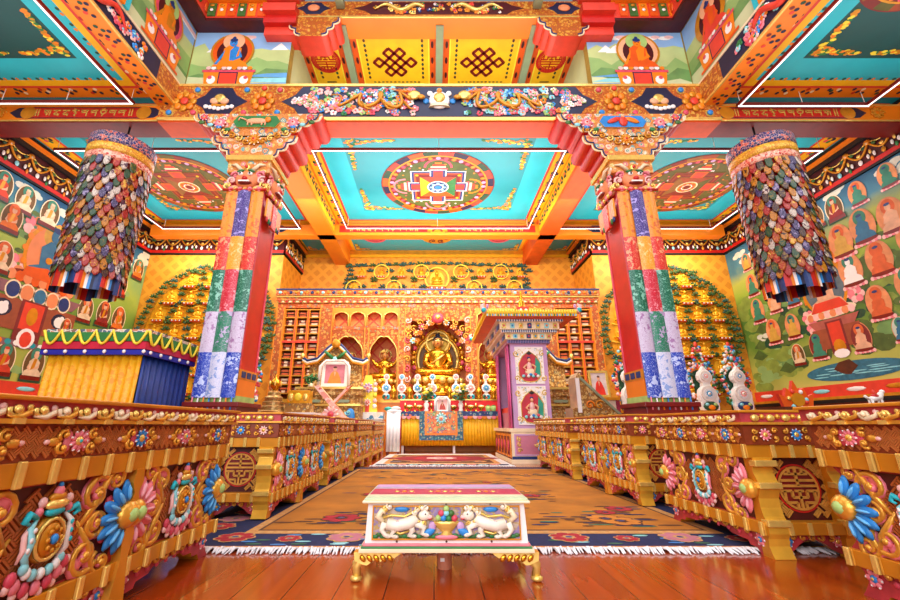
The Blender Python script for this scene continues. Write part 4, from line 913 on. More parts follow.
# ================================================================ CYLINDER BANNERS
def dhvaja(x, y, label, seed):
    t = thing('victory_banner', label, 'banner', (x, y, 2.7), 0, None); t.scale = (.88, .88, 1); rnd = random.Random(seed)
    b = B(); b.lathe([(.53, 0.28), (.52, 2.6), (.0, 2.62)], dkred, (0, 0, 0), 28); b.obj('drum', t)
    for nm, z0, z1, r, m in (('top_band', 2.62, 2.84, .575, ornate('band_navy', ['1c2458', '3a2f6a', 'c85a4a', '1c2458', '24306e'], 22, 'e0b0a0', .04)), ('middle_band', 2.46, 2.63, .57, ornate('band_gold', ['e8b02a', 'f2c648', 'd8921c'], 30, 'c07018', .06)), ('lower_band', 2.32, 2.47, .56, ornate('band_coral', ['d8543c', 'e88a6a', 'c03a30', 'f0b8a0'], 24, 'f0c8a8', .05))):
        b = B(); b.lathe([(r-.02, z0), (r, z0), (r, z1), (r-.03, z1)], m, (0, 0, 0), 32); b.obj(nm, t)
    b = B(); b.lathe([(.56, 2.7), (.5, 2.83), (.08, 2.9)], maroon, (0, 0, 0), 24); b.tube([(0, 0, 2.85), (0, 0, 3.3)], .02, black, 6); b.obj('hook', t)
    cols = [silk('scale_'+k, *v) for k, v in dict(w=('c4b4a0', '4a2030'), y=('b87408', '3c1c04'), g=('164220', '6a6018'), r=('980c0c', 'b86038'), l=('2c1c4a', '8a7a9a'), o=('a03808', 'd0a030'), k=('34060a', '84682a')).items()]
    b = B(); rows = 17
    for j in range(rows):
        z = 2.36-(2.06/rows)*j-.03*rnd.random(); n = 26
        for i in range(n):
            a = 2*PI*(i+.5*(j % 2)+.35*(rnd.random()-.5))/n; r = .535-.0015*j+.012*rnd.random()
            m = cols[(i*3+j*2+(1 if rnd.random() < .3 else 0)) % 7]
            b.push(RZ(a), TR(r, 0, z), RY(-.2))
            w = .056; h = .21
            pts = [(-w, 0), (-w, -h*.6), (-w*.7, -h*.85), (0, -h), (w*.7, -h*.85), (w, -h*.6), (w, 0)]
            b.add([(.0, p, q) for p, q in pts]+[(.014, p*.8, q*.9-.005) for p, q in pts], [tuple(range(7, 14))]+[(i2, (i2+1) % 7, 7+(i2+1) % 7, 7+i2) for i2 in range(7)], m)
            b.pop()
    b.obj('scale_pattern', t)
    b = B(); st = [dkblue, dkblue, red, red, orange, white, blue, navy]
    n = 72
    for i in range(n):
        a0, a1 = 2*PI*i/n, 2*PI*(i+1)/n; f0, f1 = [.5+.03*math.sin(9*a) for a in (a0, a1)]
        z0 = 0.0+.06*(i//6 % 2)
        b.add([(f0*math.cos(a0), f0*math.sin(a0), z0), (f1*math.cos(a1), f1*math.sin(a1), z0), (f1*math.cos(a1), f1*math.sin(a1), .34), (f0*math.cos(a0), f0*math.sin(a0), .34)], [(0, 1, 2, 3)], st[i % 8])
    b.obj('striped_skirt', t)
dhvaja(-5.72, 6.32, 'cylindrical banner of layered patchwork silk scales hanging above the yellow drape', 1)
dhvaja(6.0, 6.32, 'cylindrical banner of layered patchwork silk scales hanging before the lake mural', 2)
# ================================================================ CARVED TABLES
fretc = mat('fret_bars', 'b8622a', .4, .15, .15, 20); fretdk = mat('fret_ground', '4c0f0a', .5, 0, .2, 12); fretgold = mat('fret_gold', 'e2a544', .35, .35, .12, 20)
carvepink = mat('carve_ground', 'b8383c', .5, 0, .3, 12)
def end_profile(x, sx, z0=0.):
    return [(x+sx*d, z) for d, z in ((.0, .485), (.03, .455), (.038, .41), (.012, .375), (-.012, .345), (.008, .315), (.035, .28), (.036, .235), (.02, .195), (-.004, .17), (-.004, .115), (.022, .09), (.03, .055), (.008, .02), (-.008, 0))]
def front_outline(L, n):
    left = end_profile(0, 1); right = end_profile(L, -1)
    bot = []
    W = L/n
    for i in range(n):
        x = i*W; f0 = .06 if i == 0 else .05
        bot += [(x+f0+.02, 0) if i == 0 else (x+f0, .0), (x+f0+.04, .028), (x+f0+.09, .03), (x+f0+.1, .05), (x+.32*W, .056), (x+.36*W, .075), (x+.5*W, .085), (x+.64*W, .075), (x+.68*W, .056), (x+W-f0-.1, .05), (x+W-f0-.09, .03), (x+W-f0-.04, .028), (x+W-f0-(.02 if i == n-1 else 0), 0)]
    return left+bot+right[::-1]
def scrollgroup(b, x, z, sx, sz, s, m, t, det):
    if m is gold:
        b.push(TR(0, .008, -.003)); scrollgroup(b, x, z, sx, sz, s, pink, t*1.3, det); b.pop()
    n = 16 if det else 10; k = 6 if det else 4
    base = 0 if sx > 0 else PI
    spiral(b, x, z, .055*s, base+.5*sz, 1.35*sx*sz, m, t, -.012, n, k)
    spiral(b, x+sx*.07*s, z+sz*.035*s, .042*s, base+2.2, -1.2*sx*sz, m, t*.9, -.01, n, k)
    spiral(b, x+sx*.02*s, z-sz*.085*s, .04*s, base-1.2, 1.2*sx*sz, m, t*.9, -.01, n, k)
    spiral(b, x+sx*.095*s, z-sz*.05*s, .03*s, base+.8, 1.1*sx*sz, m, t*.8, -.01, n, k)
    b.tube([(x-sx*.05*s, -.006, z-sz*.1*s), (x, -.012, z-sz*.03*s), (x+sx*.04*s, -.012, z+sz*.05*s), (x+sx*.1*s, -.008, z+sz*.08*s)], [t*.6, t*1.2, t, t*.4], m, k)
def vase_emblem(b, x, z, s):
    b.push(TR(x, -.012, z), SCL(s, s, s))
    b.ell((0, 0, -.005), (.054, .022, .064), ochre, 14, 7); b.tube([(.046*math.cos(q*PI/8), -.016, -.005+.055*math.sin(q*PI/8)) for q in range(17)], .006, gold2, 5); b.ell((0, -.016, -.005), (.038, .01, .046), ochre, 12, 6)
    for k in range(8): b.ell((.022*math.cos(k*PI/4), -.03, -.005+.03*math.sin(k*PI/4)), (.007, .006, .008), ochre, 6, 4)
    b.ell((0, -.03, -.005), (.011, .01, .015), blue, 8, 5)
    for sx in (-1, 1):
        b.tube([(sx*.045, -.005, .06), (sx*.068, -.012, .035), (sx*.058, -.015, .0), (sx*.066, -.012, -.04), (sx*.045, -.01, -.075)], [.004, .008, .0095, .01, .005], aqua if sx < 0 else white, 7); b.tube([(sx*.058, -.004, .05), (sx*.078, -.008, .02), (sx*.072, -.01, -.02), (sx*.082, -.008, -.05)], [.003, .007, .008, .003], palepink if sx < 0 else pink, 6); [b.ell((sx*(.062+.004*k), -.022, .03-.025*k), (.006, .004, .008), cyan if sx > 0 else white, 6, 4) for k in range(3)]
        b.tube([(sx*.05, -.005, .06), (sx*.08, -.01, .075), (sx*.09, -.01, .055), (sx*.075, -.01, .048)], [.008, .01, .009, .005], cyan, 6)
    for k in range(7):
        a = PI+PI*(k+.5)/7; b.ell((.06*math.cos(a), -.012, -.06+.035*math.sin(a)), (.013, .011, .017), white if k % 2 else aqua, 7, 5); b.ell((.085*math.cos(a), -.006, -.075+.055*math.sin(a)), (.017, .01, .021), pink if k % 2 else rose, 7, 5); b.ell((.098*math.cos(a+.2), -.004, -.082+.066*math.sin(a+.2)), (.012, .008, .014), palepink, 6, 4)
    b.ell((0, -.01, .07), (.034, .016, .014), cyan, 9, 5); b.ell((0, -.012, .09), (.042, .018, .016), gold2, 9, 5); b.ell((0, -.01, .11), (.03, .015, .014), ochre, 9, 5); b.ell((0, -.01, .125), (.016, .012, .018), pink, 8, 5); b.ell((0, -.01, .142), (.008, .008, .012), blue, 6, 4)
    for sx in (-1, 1): b.ell((sx*.045, -.008, .1), (.014, .01, .016), palepink, 6, 4); b.ell((sx*.05, -.008, .075), (.012, .01, .014), pink, 6, 4)
    b.pop()
def table(label, x, y, rz, L, n, near, det=1):
    """x,y: corner of the aisle face; local x runs along the aisle, -y faces the aisle; near 0/1: which end is seen"""
    D = .5; t = thing('carved_table', label, 'table', (x, y, .014 if abs(x) > 1 and (3 < y < 6.6 or y == 7.1) and y != 3.26 else 0), rz, 'carved low tables along the aisle')
    W = L/n
    b = B(); b.box(.09, L-.09, .1, D-.04, .1, .66, lacq); b.obj('carcass', t)
    o = front_outline(L, n)
    b = B(); b.prism(o, 0, .1, carvepink, ochre)
    fb = b.obj('front_board', t)
    b = B(); b.prism(o, D-.06, D, lacq, ochre); b.obj('rear_board', t)
    # carved field of every bay
    for i in range(n):
        cx = (i+.5)*W; h = .155; zc = .325
        b = B()
        b.rect(i*W+.045, (i+1)*W-.045, .175, .475, -.0015, fretdk if det else fretdk)
        ins = lambda px, pz: abs(px-cx)/(W*.36)+abs(pz-zc)/(h*1.25) < 1 and abs(pz-zc) < h*.96
        fret(b, ins, cx-W/2, cx+W/2, zc-h, zc+h, .038 if det else .055, .0075 if det else .012, -.01, 0, fretc)
        b.obj('fret_pattern', fb)
        tt = .0115; sc_ = min(1.15, W/.62*1.05)
        for sx in (-1, 1):
            b = B()
            for sz in (-1, 1):
                scrollgroup(b, cx+sx*W*.245, zc+sz*.095, sx, sz, sc_, gold, tt, det)
                b.ell((cx+sx*W*.22, -.006, zc+sz*.12), (.03, .01, .025), pink, 8, 4); b.ell((cx+sx*W*.36, -.006, zc+sz*.05), (.025, .01, .03), rose, 8, 4)
            b.obj('scroll_carving', fb)
        b = B(); vase_emblem(b, cx, zc, 1.02 if W > .5 else .9); b.obj('vase_emblem', fb)
        for sx in (-1, 1):
            b = B(); a0 = -PI/2 if sx < 0 else PI/2
            pc = pink; 
            if n > 1: pc = blue if (sx > 0) == (near == 0) else pink
            xx = cx+sx*(W/2-(.04 if (i == 0 and sx < 0) or (i == n-1 and sx > 0) else .022))
            flower(b, xx, zc, .135 if det else .1, -.022 if det else -.01, pc, gold, lgreen, 7, a0, a0+PI, .6); b.obj('half_flower', fb)
        # apron scrolls
        b = B()
        for k in range(8 if det else 5):
            q = i*W+.1+(W-.2)*(k+.5)/(8 if det else 5); sg = 1 if q < cx else -1
            spiral(b, q, .095+.015*math.sin(PI*(q-i*W)/W), .022, k*1.3, 1.15*sg, gold, .008, -.006, 10, 5)
            b.ell((q+.015, -.003, .08), (.014, .006, .012), rose, 6, 4)
        for sx in (-1, 1): flower(b, cx+sx*(W/2-.06), .075, .035, -.004, pink, blue if det else ochre, gold2, 6)
        b.obj('apron_pattern', fb)
        if i:
            b = B(); pr = [(i*W+d, z) for d, z in ((-.02, .485), (-.03, .44), (-.012, .4), (-.03, .345), (-.012, .3), (-.032, .25), (-.018, .17), (-.03, .1), (-.045, 0))]
            pr = pr+[(2*i*W-xx, z) for xx, z in pr[::-1]]
            b.prism(pr, -.035, .0, ochre, gold); b.obj('divider', t)
    # bands
    for nm, z0, z1 in (('upper_band', .482, .55), ('lower_band', .108, .168)):
        b = B(); p = .03 if z0 > .3 else .022
        b.box(-.01, L+.01, -p, D, z0, z1, ochre)
        m = int(L/.105)
        for k in range(m+1):
            q = .0+(L)*k/m; b.box(q-.011, q+.011, -p-.014, -p, z0-.003, z1+.003, gold2); b.box(q+.014, q+.021, -p-.007, -p, z0, z1, gold)
        xe = -.01 if near == 0 else L+.01; sg = -1 if near == 0 else 1
        for k in range(4): b.box(min(xe, xe+sg*.01), max(xe, xe+sg*.01), .1+.1*k, .125+.1*k, z0, z1, gold2)
        b.obj(nm, t, .004 if det else 0)
    # end panel with medallion
    xe = .05 if near == 0 else L-.05
    M = TR(xe, D/2, 0) @ RZ(-PI/2 if near == 0 else PI/2)
    b = B(M); hw = D/2-.1
    b.box(-hw-.03, hw+.05, 0, .03, .1, .49, fretdk)
    ins = lambda px, pz: abs(px) < hw+.02 and .18 < pz < .475 and px*px+(pz-.325)**2 > .122**2
    fret(b, ins, -.25, .25, .1, .55, .036, .009, -.008, 0, fretgold)
    ep = b.obj('end_panel', t)
    b = B(M); shou(b, 0, .325, .115, -.002, fretgold, dkred); b.obj('medallion', ep)
    b = B(M); pts = [(-hw-.02, .11), (-hw-.02, .0), (-hw+.05, .03), (-hw+.08, .055), (0, .09), (hw-.08, .055), (hw-.05, .03), (hw+.02, 0), (hw+.02, .11)]
    b.prism(pts, -.01, .02, carvepink, ochre)
    for k in range(5): spiral(b, -.1+.05*k, .09, .018, k, 1.1, gold, .006, -.016, 8, 5)
    flower(b, -hw+.02, .07, .03, -.014, blue, gold2, ochre, 6); flower(b, hw-.02, .07, .03, -.014, pink, gold2, ochre, 6); b.obj('end_apron', t)
    # corner legs: stepped gold faces on the visible end
    for yy in (0., D-.1):
        b = B(); e0 = 0 if near == 0 else L; sg = -1 if near == 0 else 1
        pr = end_profile(0, -1)
        q = [(e0-sg*.06, .485)]+[(e0+sg*(d*.6+.012), z) for d, z in pr]+[(e0-sg*.06, 0)]
        b.prism(q, yy-.004, yy+.104, ochre, mat('leg_gold', 'f2b83c', .28, .35, .12, 10))
        for z in (.455, .345, .165): b.box(min(e0-sg*.02, e0+sg*.03), max(e0-sg*.02, e0+sg*.03), yy-.01, yy+.11, z-.016, z+.016, gold2)
        b.obj('leg', t, .004)
    # frieze with flowers
    b = B(); b.box(-.02, L+.02, -.03, D+.02, .55, .655, mat('frieze_ground', '8a3a18', .45, .1, .2, 20))
    fret(b, lambda px, pz: .555 < pz < .65 and .0 < px < L, 0, L, .55, .655, .024 if det else .045, .0055 if det else .01, -.035, -.03, mat('fret_copper', 'cc7a3a', .4, .2, .15, 20))
    fz = b.obj('frieze', t)
    nf = max(4, round(L/.31)); F = nf
    for k in range(nf):
        q = L*(k+.5)/nf
        for sx in (-1, 1):
            b = B(TR(0, -.036, 0))
            for sz in (-1, 1): spiral(b, q+sx*.055, .602+sz*.02, .02, (0 if sx > 0 else PI)+sz, 1.15*sx*sz, gold, .0065, -.004, 8, 5)
            b.ell((q+sx*.085, -.003, .602), (.022, .007, .014), gold if det else ochre, 7, 4); b.ell((q+sx*.035, -.002, .602), (.018, .006, .035), pink if k % 2 else rose, 7, 4); b.ell((q+sx*.108, -.003, .602), (.012, .005, .008), palepink, 6, 4)
            b.obj('leaf_carving', fz)
        b = B(TR(0, -.036, 0)); flower(b, q, .602, .036, -.008, blue if k % 2 == near % 2 else pink, gold2, [ochre, cyan][k % 2], 9); b.obj('flower', fz)
    Me = TR(-.02 if near == 0 else L+.02, D/2, 0) @ RZ(-PI/2 if near == 0 else PI/2)
    for k in (-1, 0, 1):
        b = B(Me); flower(b, .17*k, .602, .034, -.008, [pink, blue, palepink][k+1], gold2, ochre, 9)
        for sx in (-1, 1):
            for sz in (-1, 1): spiral(b, .17*k+sx*.055, .602+sz*.02, .018, sz+k, 1.1*sx, gold, .006, -.004, 8, 5)
        b.obj('flower', fz)
    # ledge, curled rim and top
    b = B(); b.box(-.045, L+.045, -.055, D+.04, .655, .668, gold)
    for k in range(int(L/.16)+1): b.box(.16*k-.012, .16*k+.02, -.062, -.05, .654, .67, gold2)
    b.obj('ledge', t)
    b = B(); b.box(-.04, L+.04, -.045, D+.03, .668, .718, carvepink)
    m = int(L/.075)
    for k in range(m):
        q = L*(k+.5)/m
        spiral(b, q-.01, .692, .021, PI*.9, 1.2, gold2 if k % 3 else cream, .0085, -.048, 9, 5); b.tube([(q-.03, -.048, .676), (q, -.056, .673), (q+.03, -.05, .685), (q+.04, -.046, .705)], [.004, .009, .009, .003], cream if k % 2 else gold, 5); b.ell((q+.03, -.048, .7), (.009, .007, .01), palepink if k % 2 else gold2, 6, 4)
    xe = -.045 if near == 0 else L+.045
    for k in range(6): b.ell((xe, .03+.085*k, .69), (.014, .026, .02), gold2, 8, 5); b.ell((xe, .07+.085*k, .697), (.012, .014, .014), gold, 7, 5)
    b.obj('rim_moulding', t)
    b = B(); b.box(-.055, L+.055, -.06, D+.045, .718, .732, ochre); b.obj('tabletop', t, .004)
    return t
XA, XB = -1.2, 1.73
table('carved table nearest the camera on the yellow-drape side, with three vase bays', XA, .36, PI/2, 2.07, 3, 0)
table('carved table second from the camera on the yellow-drape side, round medallion on its end', XA, 3.22, PI/2, 1.38, 2, 0)
table('carved table third from the camera on the yellow-drape side', XA, 4.93, PI/2, 1.2, 2, 0, 0)
table('carved table fourth from the camera on the yellow-drape side, before the pink crossed stand', XA, 6.45, PI/2, 1.5, 2, 0, 0)
table('carved table fifth from the camera on the yellow-drape side, next to the white scarf stand', XA, 8.3, PI/2, 1.6, 2, 0, 0)
table('carved table nearest the camera on the shrine side, cut by the frame', XB, 1.9, -PI/2, 1.3, 2, 1)
table('carved table second from the camera on the shrine side, one vase bay', XB, 3.26, -PI/2, .9, 1, 1)
table('carved table third from the camera on the shrine side', XB, 4.98, -PI/2, 1.26, 2, 1, 0)
table('carved table fourth from the camera on the shrine side, nearest the pink shrine', XB, 7.1, -PI/2, 1.66, 2, 1, 0)
# ================================================================ WHITE OFFERING BENCH
t = thing('offering_bench', 'small white chest bench with carved lions and gold claw feet on the wooden floor', 'bench', (.055, 2.03, 0))
lionbg = ornate('bench_ground', ['a890a8', '8f78a0', 'b8a088', '9880a4', 'c0a890'], 24, 'b89858', .05, .5, .15, .2)
b = B(); w0, w1 = .362, .352
b.prism([(-w0, .15), (w0, .15), (w1, .325), (-w1, .325)], 0, .37, white); b.obj('chest', t, .004)
b = B(); b.box(-.368, .368, -.022, .4, .326, .337, mat('lid_sage', 'c4d0a4', .5)); b.box(-.376, .376, -.03, .408, .316, .327, cream); b.obj('lid', t, .004)
b = B()
for y0, y1, m in ((-.02, .035, mat('lid_sage', 'c4d0a4')), (.035, .06, cream), (.06, .24, mat('runner_rose', 'b81c44', .5, 0, .1, 9)), (.24, .3, mat('runner_grey', 'a89aa8', .5)), (.3, .395, lilac)): b.box(-.358, .358, y0, y1, .337, .3405, m)
for k in (-1, 0, 1):
    for j in range(5 if k == 0 else 3): b.ell((.2*k+.035*(j-(2 if k == 0 else 1)), .15, .341), (.014, .018, .003), [gold2, orange][j % 2], 7, 4)
b.obj('lid_runner', t)
b = B(); b.box(-.37, .37, -.012, .39, .142, .153, pink); b.box(-.376, .376, -.018, .396, .134, .143, green); b.box(-.384, .384, -.026, .404, .12, .135, cream); b.obj('plinth', t, .003)
b = B(TR(0, -.001, 0)); b.box(-.325, .325, -.006, 0, .172, .3, lionbg); b.bframe(-.331, .331, .167, .305, .006, -.01, 0, ochre)
for k in range(40): b.ell((-.315+.0161*k, -.007, .178+.01*R.random()), (.014, .004, .009), leafg if k % 2 else green, 6, 4)
fp = b.obj('front_panel', t)
def lion(sx):
    b = B(TR(sx*.185, -.012, .236) @ SCL(-sx*1.02, 1, .9))
    W_ = mat('lion_cream', 'f3e6cc', .5, 0, .1, 20)
    b.tube([(-.075, 0, -.005), (-.03, -.006, -.012), (.02, -.006, .0), (.055, -.004, .02)], [.027, .026, .028, .022], W_, 8)
    b.ell((.085, -.008, .035), (.026, .014, .024), W_, 10, 6); b.ell((.108, -.01, .027), (.014, .01, .011), palepink, 8, 5); b.ell((.09, -.02, .042), (.004, .003, .004), black, 6, 4); b.ell((.112, -.016, .02), (.008, .005, .004), red, 6, 4)
    for k in range(8):
        a = 1.2+k*.52; spiral(b, .078+.036*math.cos(a), .034+.034*math.sin(a), .013, a, 1.1, [W_, gold2, cream][k % 3], .0045, -.004, 8, 5)
    b.tube([(-.1, .002, .02), (-.06, .0, .034), (0, 0, .028), (.04, 0, .05), (.075, 0, .075), (.11, 0, .06)], .006, gold2, 5); b.tube([(-.06, .002, -.03), (-.02, .0, -.048), (.03, 0, -.034)], .006, gold2, 5)
    for sx2 in (0, 1): b.ell((.075+.022*sx2, -.016, .066), (.007, .006, .012), W_, 6, 4, RY(.6*sx2-.3))
    for p in ([(.05, -.006, .0), (.085, -.008, -.02), (.075, -.008, -.045), (.095, -.008, -.052)], [(.025, -.004, -.01), (.035, -.006, -.035), (.02, -.006, -.055), (.04, -.006, -.058)], [(-.06, -.004, -.012), (-.045, -.006, -.035), (-.06, -.006, -.055), (-.038, -.006, -.06)], [(-.085, -.004, -.0), (-.1, -.006, -.03), (-.085, -.006, -.052), (-.07, -.006, -.058)]):
        b.tube(p, [.018, .013, .01, .011], W_, 7); b.ell((p[-1][0], p[-1][1], p[-1][2]), (.014, .01, .009), W_, 7, 4)
    b.tube([(-.095, 0, .005), (-.118, -.004, .03), (-.1, -.004, .055), (-.085, -.004, .045)], [.012, .016, .014, .006], cream, 7)
    for k in range(3): spiral(b, -.1+.016*k, .05+.012*k, .016, k, 1.2, [cream, gold2, W_][k], .006, -.004, 8, 5)
    for k in range(5): b.ell((-.06+.03*k, -.018, -.002+.012*math.sin(k*2)), (.009, .006, .006), palepink if k % 2 else gold2, 6, 4)
    b.obj('lion_carving', fp)
lion(1); lion(-1)
b = B(TR(0, -.012, .238) @ SCL(.9, 1, .85)); b.lathe([(.02, -.065), (.03, -.055), (.018, -.045), (.04, -.03), (.062, -.005), (.066, .005), (.05, .008)], gold2, (0, 0, 0), 16, .35)
for x, z, m in ((-.04, .022, lgreen), (-.015, .022, blue), (.012, .02, green), (.04, .022, rose), (-.026, .045, rose), (.0, .046, aqua), (.024, .045, leafg), (0, .066, lgreen)): b.ell((x, -.012, z), (.016, .012, .016), m, 9, 6)
b.ell((0, -.004, -.068), (.06, .008, .012), pink, 10, 5)
for sx in (-1, 1): b.ell((sx*.085, -.005, -.045), (.035, .008, .018), blue, 9, 5, RY(sx*.5)); b.ell((sx*.07, -.004, -.02), (.02, .006, .025), lilac, 8, 5)
b.obj('fruit_bowl_carving', fp)
b = B(TR(0, -.01, 0))
for x, z in ((0, .311), (.2, .311), (-.22, .16), (0, .16), (.2, .16)): b.ell((x, .007, z), (.005, .004, .005), brown, 7, 4)
for sx in (-1, 1): b.ell((sx*.2, .0, .29), (.035, .006, .012), blue, 8, 4)
b.obj('peg_pattern', t)
for sx in (-1, 1):
    for yb in (.03, .36):
        b = B(TR(sx*.348, yb, 0) @ SCL(1, 1, 1.38)); f = -sx
        b.tube([(f*-.045, 0, .012), (f*-.05, -.005, .045), (f*-.02, -.004, .075), (f*.02, 0, .085)], [.021, .019, .028, .024], gold2, 9)
        b.ell((f*-.048, -.006, .009), (.028, .024, .01), gold2, 9, 5)
        pts = [(f*-.06, .085), (f*-.055, .06), (f*-.02, .05)]+[(f*(.0+.03*k), .048+.005*k+(.01 if k % 2 else 0)) for k in range(6)]+[(f*.17, .085)]
        if f < 0: pts = pts[::-1]
        b.prism(pts, -.028, .02, gold2, ochre)
        for k in range(5): b.ell((f*(-.02+.03*k), -.03, .068), (.017, .006, .009), gilt, 7, 4, RY(f*.5))
        b.obj('foot', t)
b = B(TR(-.005, .2, 0)); b.lathe([(.034, 0), (.036, .01), (.034, .12)], mat('clay_peg', 'c87a58', .5), (0, 0, 0), 18); b.box(-.02, .0, -.036, -.03, .035, .05, white); b.obj('support_peg', t)
# ================================================================ RUGS
def rug(label, x0, x1, y0, y1, field, border, seed, style):
    t = thing('woven_rug', label, 'rug', (0, 0, 0), 0, None); rnd = random.Random(seed)
    b = B(); n = 60
    b.box(x0, x1, y0, y1, .001, .006, border); b.obj('pile', t)
    M = Matrix(((1, 0, 0, 0), (0, 0, 1, 0), (0, -1, 0, .0062), (0, 0, 0, 1)))
    b = B(Matrix(((1, 0, 0, 0), (0, 0, 1, 0), (0, -1, 0, .0062), (0, 0, 0, 1))))
    tanm = mat('rug_tan', 'c98f4a', .9, 0, .15, 40)
    def blossom(x, z, r, c1, c2, y):
        for k in range(7): b.disc(x+.62*r*math.cos(k*.9), z+.62*r*math.sin(k*.9), .42*r, .36*r, y-.0001*k, c2, 8)
        for k in range(7): b.disc(x+.6*r*math.cos(k*.9), z+.6*r*math.sin(k*.9), .34*r, .28*r, y-.001-.0001*k, c1, 8)
        b.disc(x, z, .3*r, .3*r, y-.002, c2, 9); b.disc(x, z, .18*r, .18*r, y-.0025, dkblue, 7)
    if style == 0:
        rr_ = mat('rug_red', 'a81e28', .9, 0, .2, 20); rp = mat('rug_cream', 'c8985c', .9, 0, .15, 20); rn = mat('rug_navy', '15204a', .9, 0, .25, 30); rbk = mat('rug_brown', '5a3418', .9, 0, .2, 30); rg = mat('rug_green', '3f6a4a', .9, 0, .2, 30)
        b.rect(x0, x1, y0, y0+.05, -.0005, mat('rug_gold', 'c8801e', .9, 0, .15, 30)); b.rect(x0, x1, y1-.05, y1, -.0005, mat('rug_gold', 'c8801e'))
        fx0, fx1, fy0, fy1 = x0+.62, x1-.62, y0+.42, y1-.42
        b.rect(fx0-.08, fx1+.08, fy0-.1, fy1+.1, -.0008, tanm); b.rect(fx0-.02, fx1+.02, fy0-.025, fy1+.025, -.0011, rbk); b.rect(fx0, fx1, fy0, fy1, -.0014, field)
        for k in range(int((fx1-fx0)/.06)): b.rect(fx0+.06*k, fx0+.06*k+.035, fy0-.08, fy0-.045, -.0012, rp)
        for k in range(int((fy1-fy0)/.08)):
            for xx in (fx0-.065, fx1+.035): b.rect(xx, xx+.03, fy0+.08*k, fy0+.08*k+.045, -.0012, rp)
        for k in range(12):
            blossom(x0+.2+(x1-x0-.4)*k/11, y0+.2+.03*(k % 2), .12 if k % 2 else .075, rr_ if k % 3 else mat('rug_pink', 'b8707a', .9), rp, -.002)
        for k in range(60):
            x = rnd.uniform(x0, x1); z = rnd.uniform(y0+.06, y0+.3); b.disc(x, z, .05, .015, -.0018, [rg, blue, aqua][k % 3], 7)
        for k in range(16):
            for xx in (x0+.3, x1-.3): blossom(xx, y0+.5+(y1-y0-1)*k/15, .11, [rr_, mat('rug_pink', 'b8707a'), rr_][k % 3], rp, -.002)
        for k in range(46):
            x, z = rnd.uniform(fx0+.15, fx1-.15), rnd.uniform(fy0+.1, fy1-.15); r = rnd.uniform(.06, .13)
            if k < 8: x, z = (fx0+.25+rnd.uniform(0, .4) if k % 2 else fx1-.25-rnd.uniform(0, .4)), fy0+.15+rnd.uniform(0, .35); r = .15
            if k % 3 == 0: blossom(x, z, r, rr_ if k % 2 else mat('rug_amber', 'c87a20', .9), rbk, -.003)
            for j in range(6): b.disc(x+rnd.uniform(-.25, .25), z+rnd.uniform(-.12, .12), rnd.uniform(.04, .1), .018, -.0028-.0001*j, [rbk, rn, rbk, rg][j % 4], 7)
    else:
        rd = mat('rug_wine', '8c1a24', .9, 0, .2, 20); rp = mat('rug_cream', 'e0b070'); rbk = mat('rug_brown', '5a3418')
        b.rect(x0+.05, x1-.05, y0+.1, y0+.35, -.0005, mat('rug_navy', '15204a')); b.rect(x0+.15, x1-.15, y0+.4, y1-.3, -.0006, mat('rug_tan', 'c98f4a')); b.rect(x0+.25, x1-.25, y0+.6, y1-.5, -.001, rbk)
        for k in range(10): blossom(x0+.3+(x1-x0-.6)*k/9, y0+.25, .09, pink if k % 2 else aqua, rp, -.002)
        for k in range(30): blossom(rnd.uniform(x0+.3, x1-.3), rnd.uniform(y0+.7, y1-.6), .12, [rd, rp, dkblue, orange][k % 4], rp, -.002)
        cx, cy = (x0+x1)/2, (y0+y1)/2+.1
        b.disc(cx, cy, 1.05, .85, -.004, rp, 12); b.disc(cx, cy, 1., .8, -.0045, rd, 10); b.disc(cx, cy, .6, .45, -.005, mat('rug_red', 'a81e28'), 10); blossom(cx, cy, .35, palepink, rd, -.006)
        b.disc(cx-.95, cy, .25, .2, -.0055, rd, 6); b.disc(cx+.95, cy, .25, .2, -.0055, rd, 6)
    b.obj('woven_pattern', t)
    b = B(); fm = mat('fringe_white', 'ece6e2', .9, 0, .08, 20); n = int((x1-x0)/.009)
    for i in range(n):
        x = x0+(x1-x0)*i/n; l = rnd.uniform(.05, .1); d = rnd.uniform(-.02, .02)
        b.tube([(x, y0+.005, .008), (x+d*.5, y0-l*.5, .01+rnd.uniform(0, .012)), (x+d, y0-l, .004)], [.006, .007, .004], fm, 4, (0, 0, 1))
    o = b.obj('fringe', t); o['kind'] = 'stuff'
rug('large orange floral rug with a dark blue border and white fringe, down the aisle', -1.73, 2.35, 2.52, 7.1, mat('rug_field', 'b06c0e', .9, 0, .25, 3, .2), mat('rug_navy', '15204a', .9, 0, .25, 30), 4, 0)
rug('smaller wine-red medallion rug with pale ends before the altar', -1.05, 1.34, 7.25, 10.3, mat('rug_tan', 'c98f4a'), mat('rug_pale', 'd8d2c8', .9, 0, .1, 20), 9, 1)
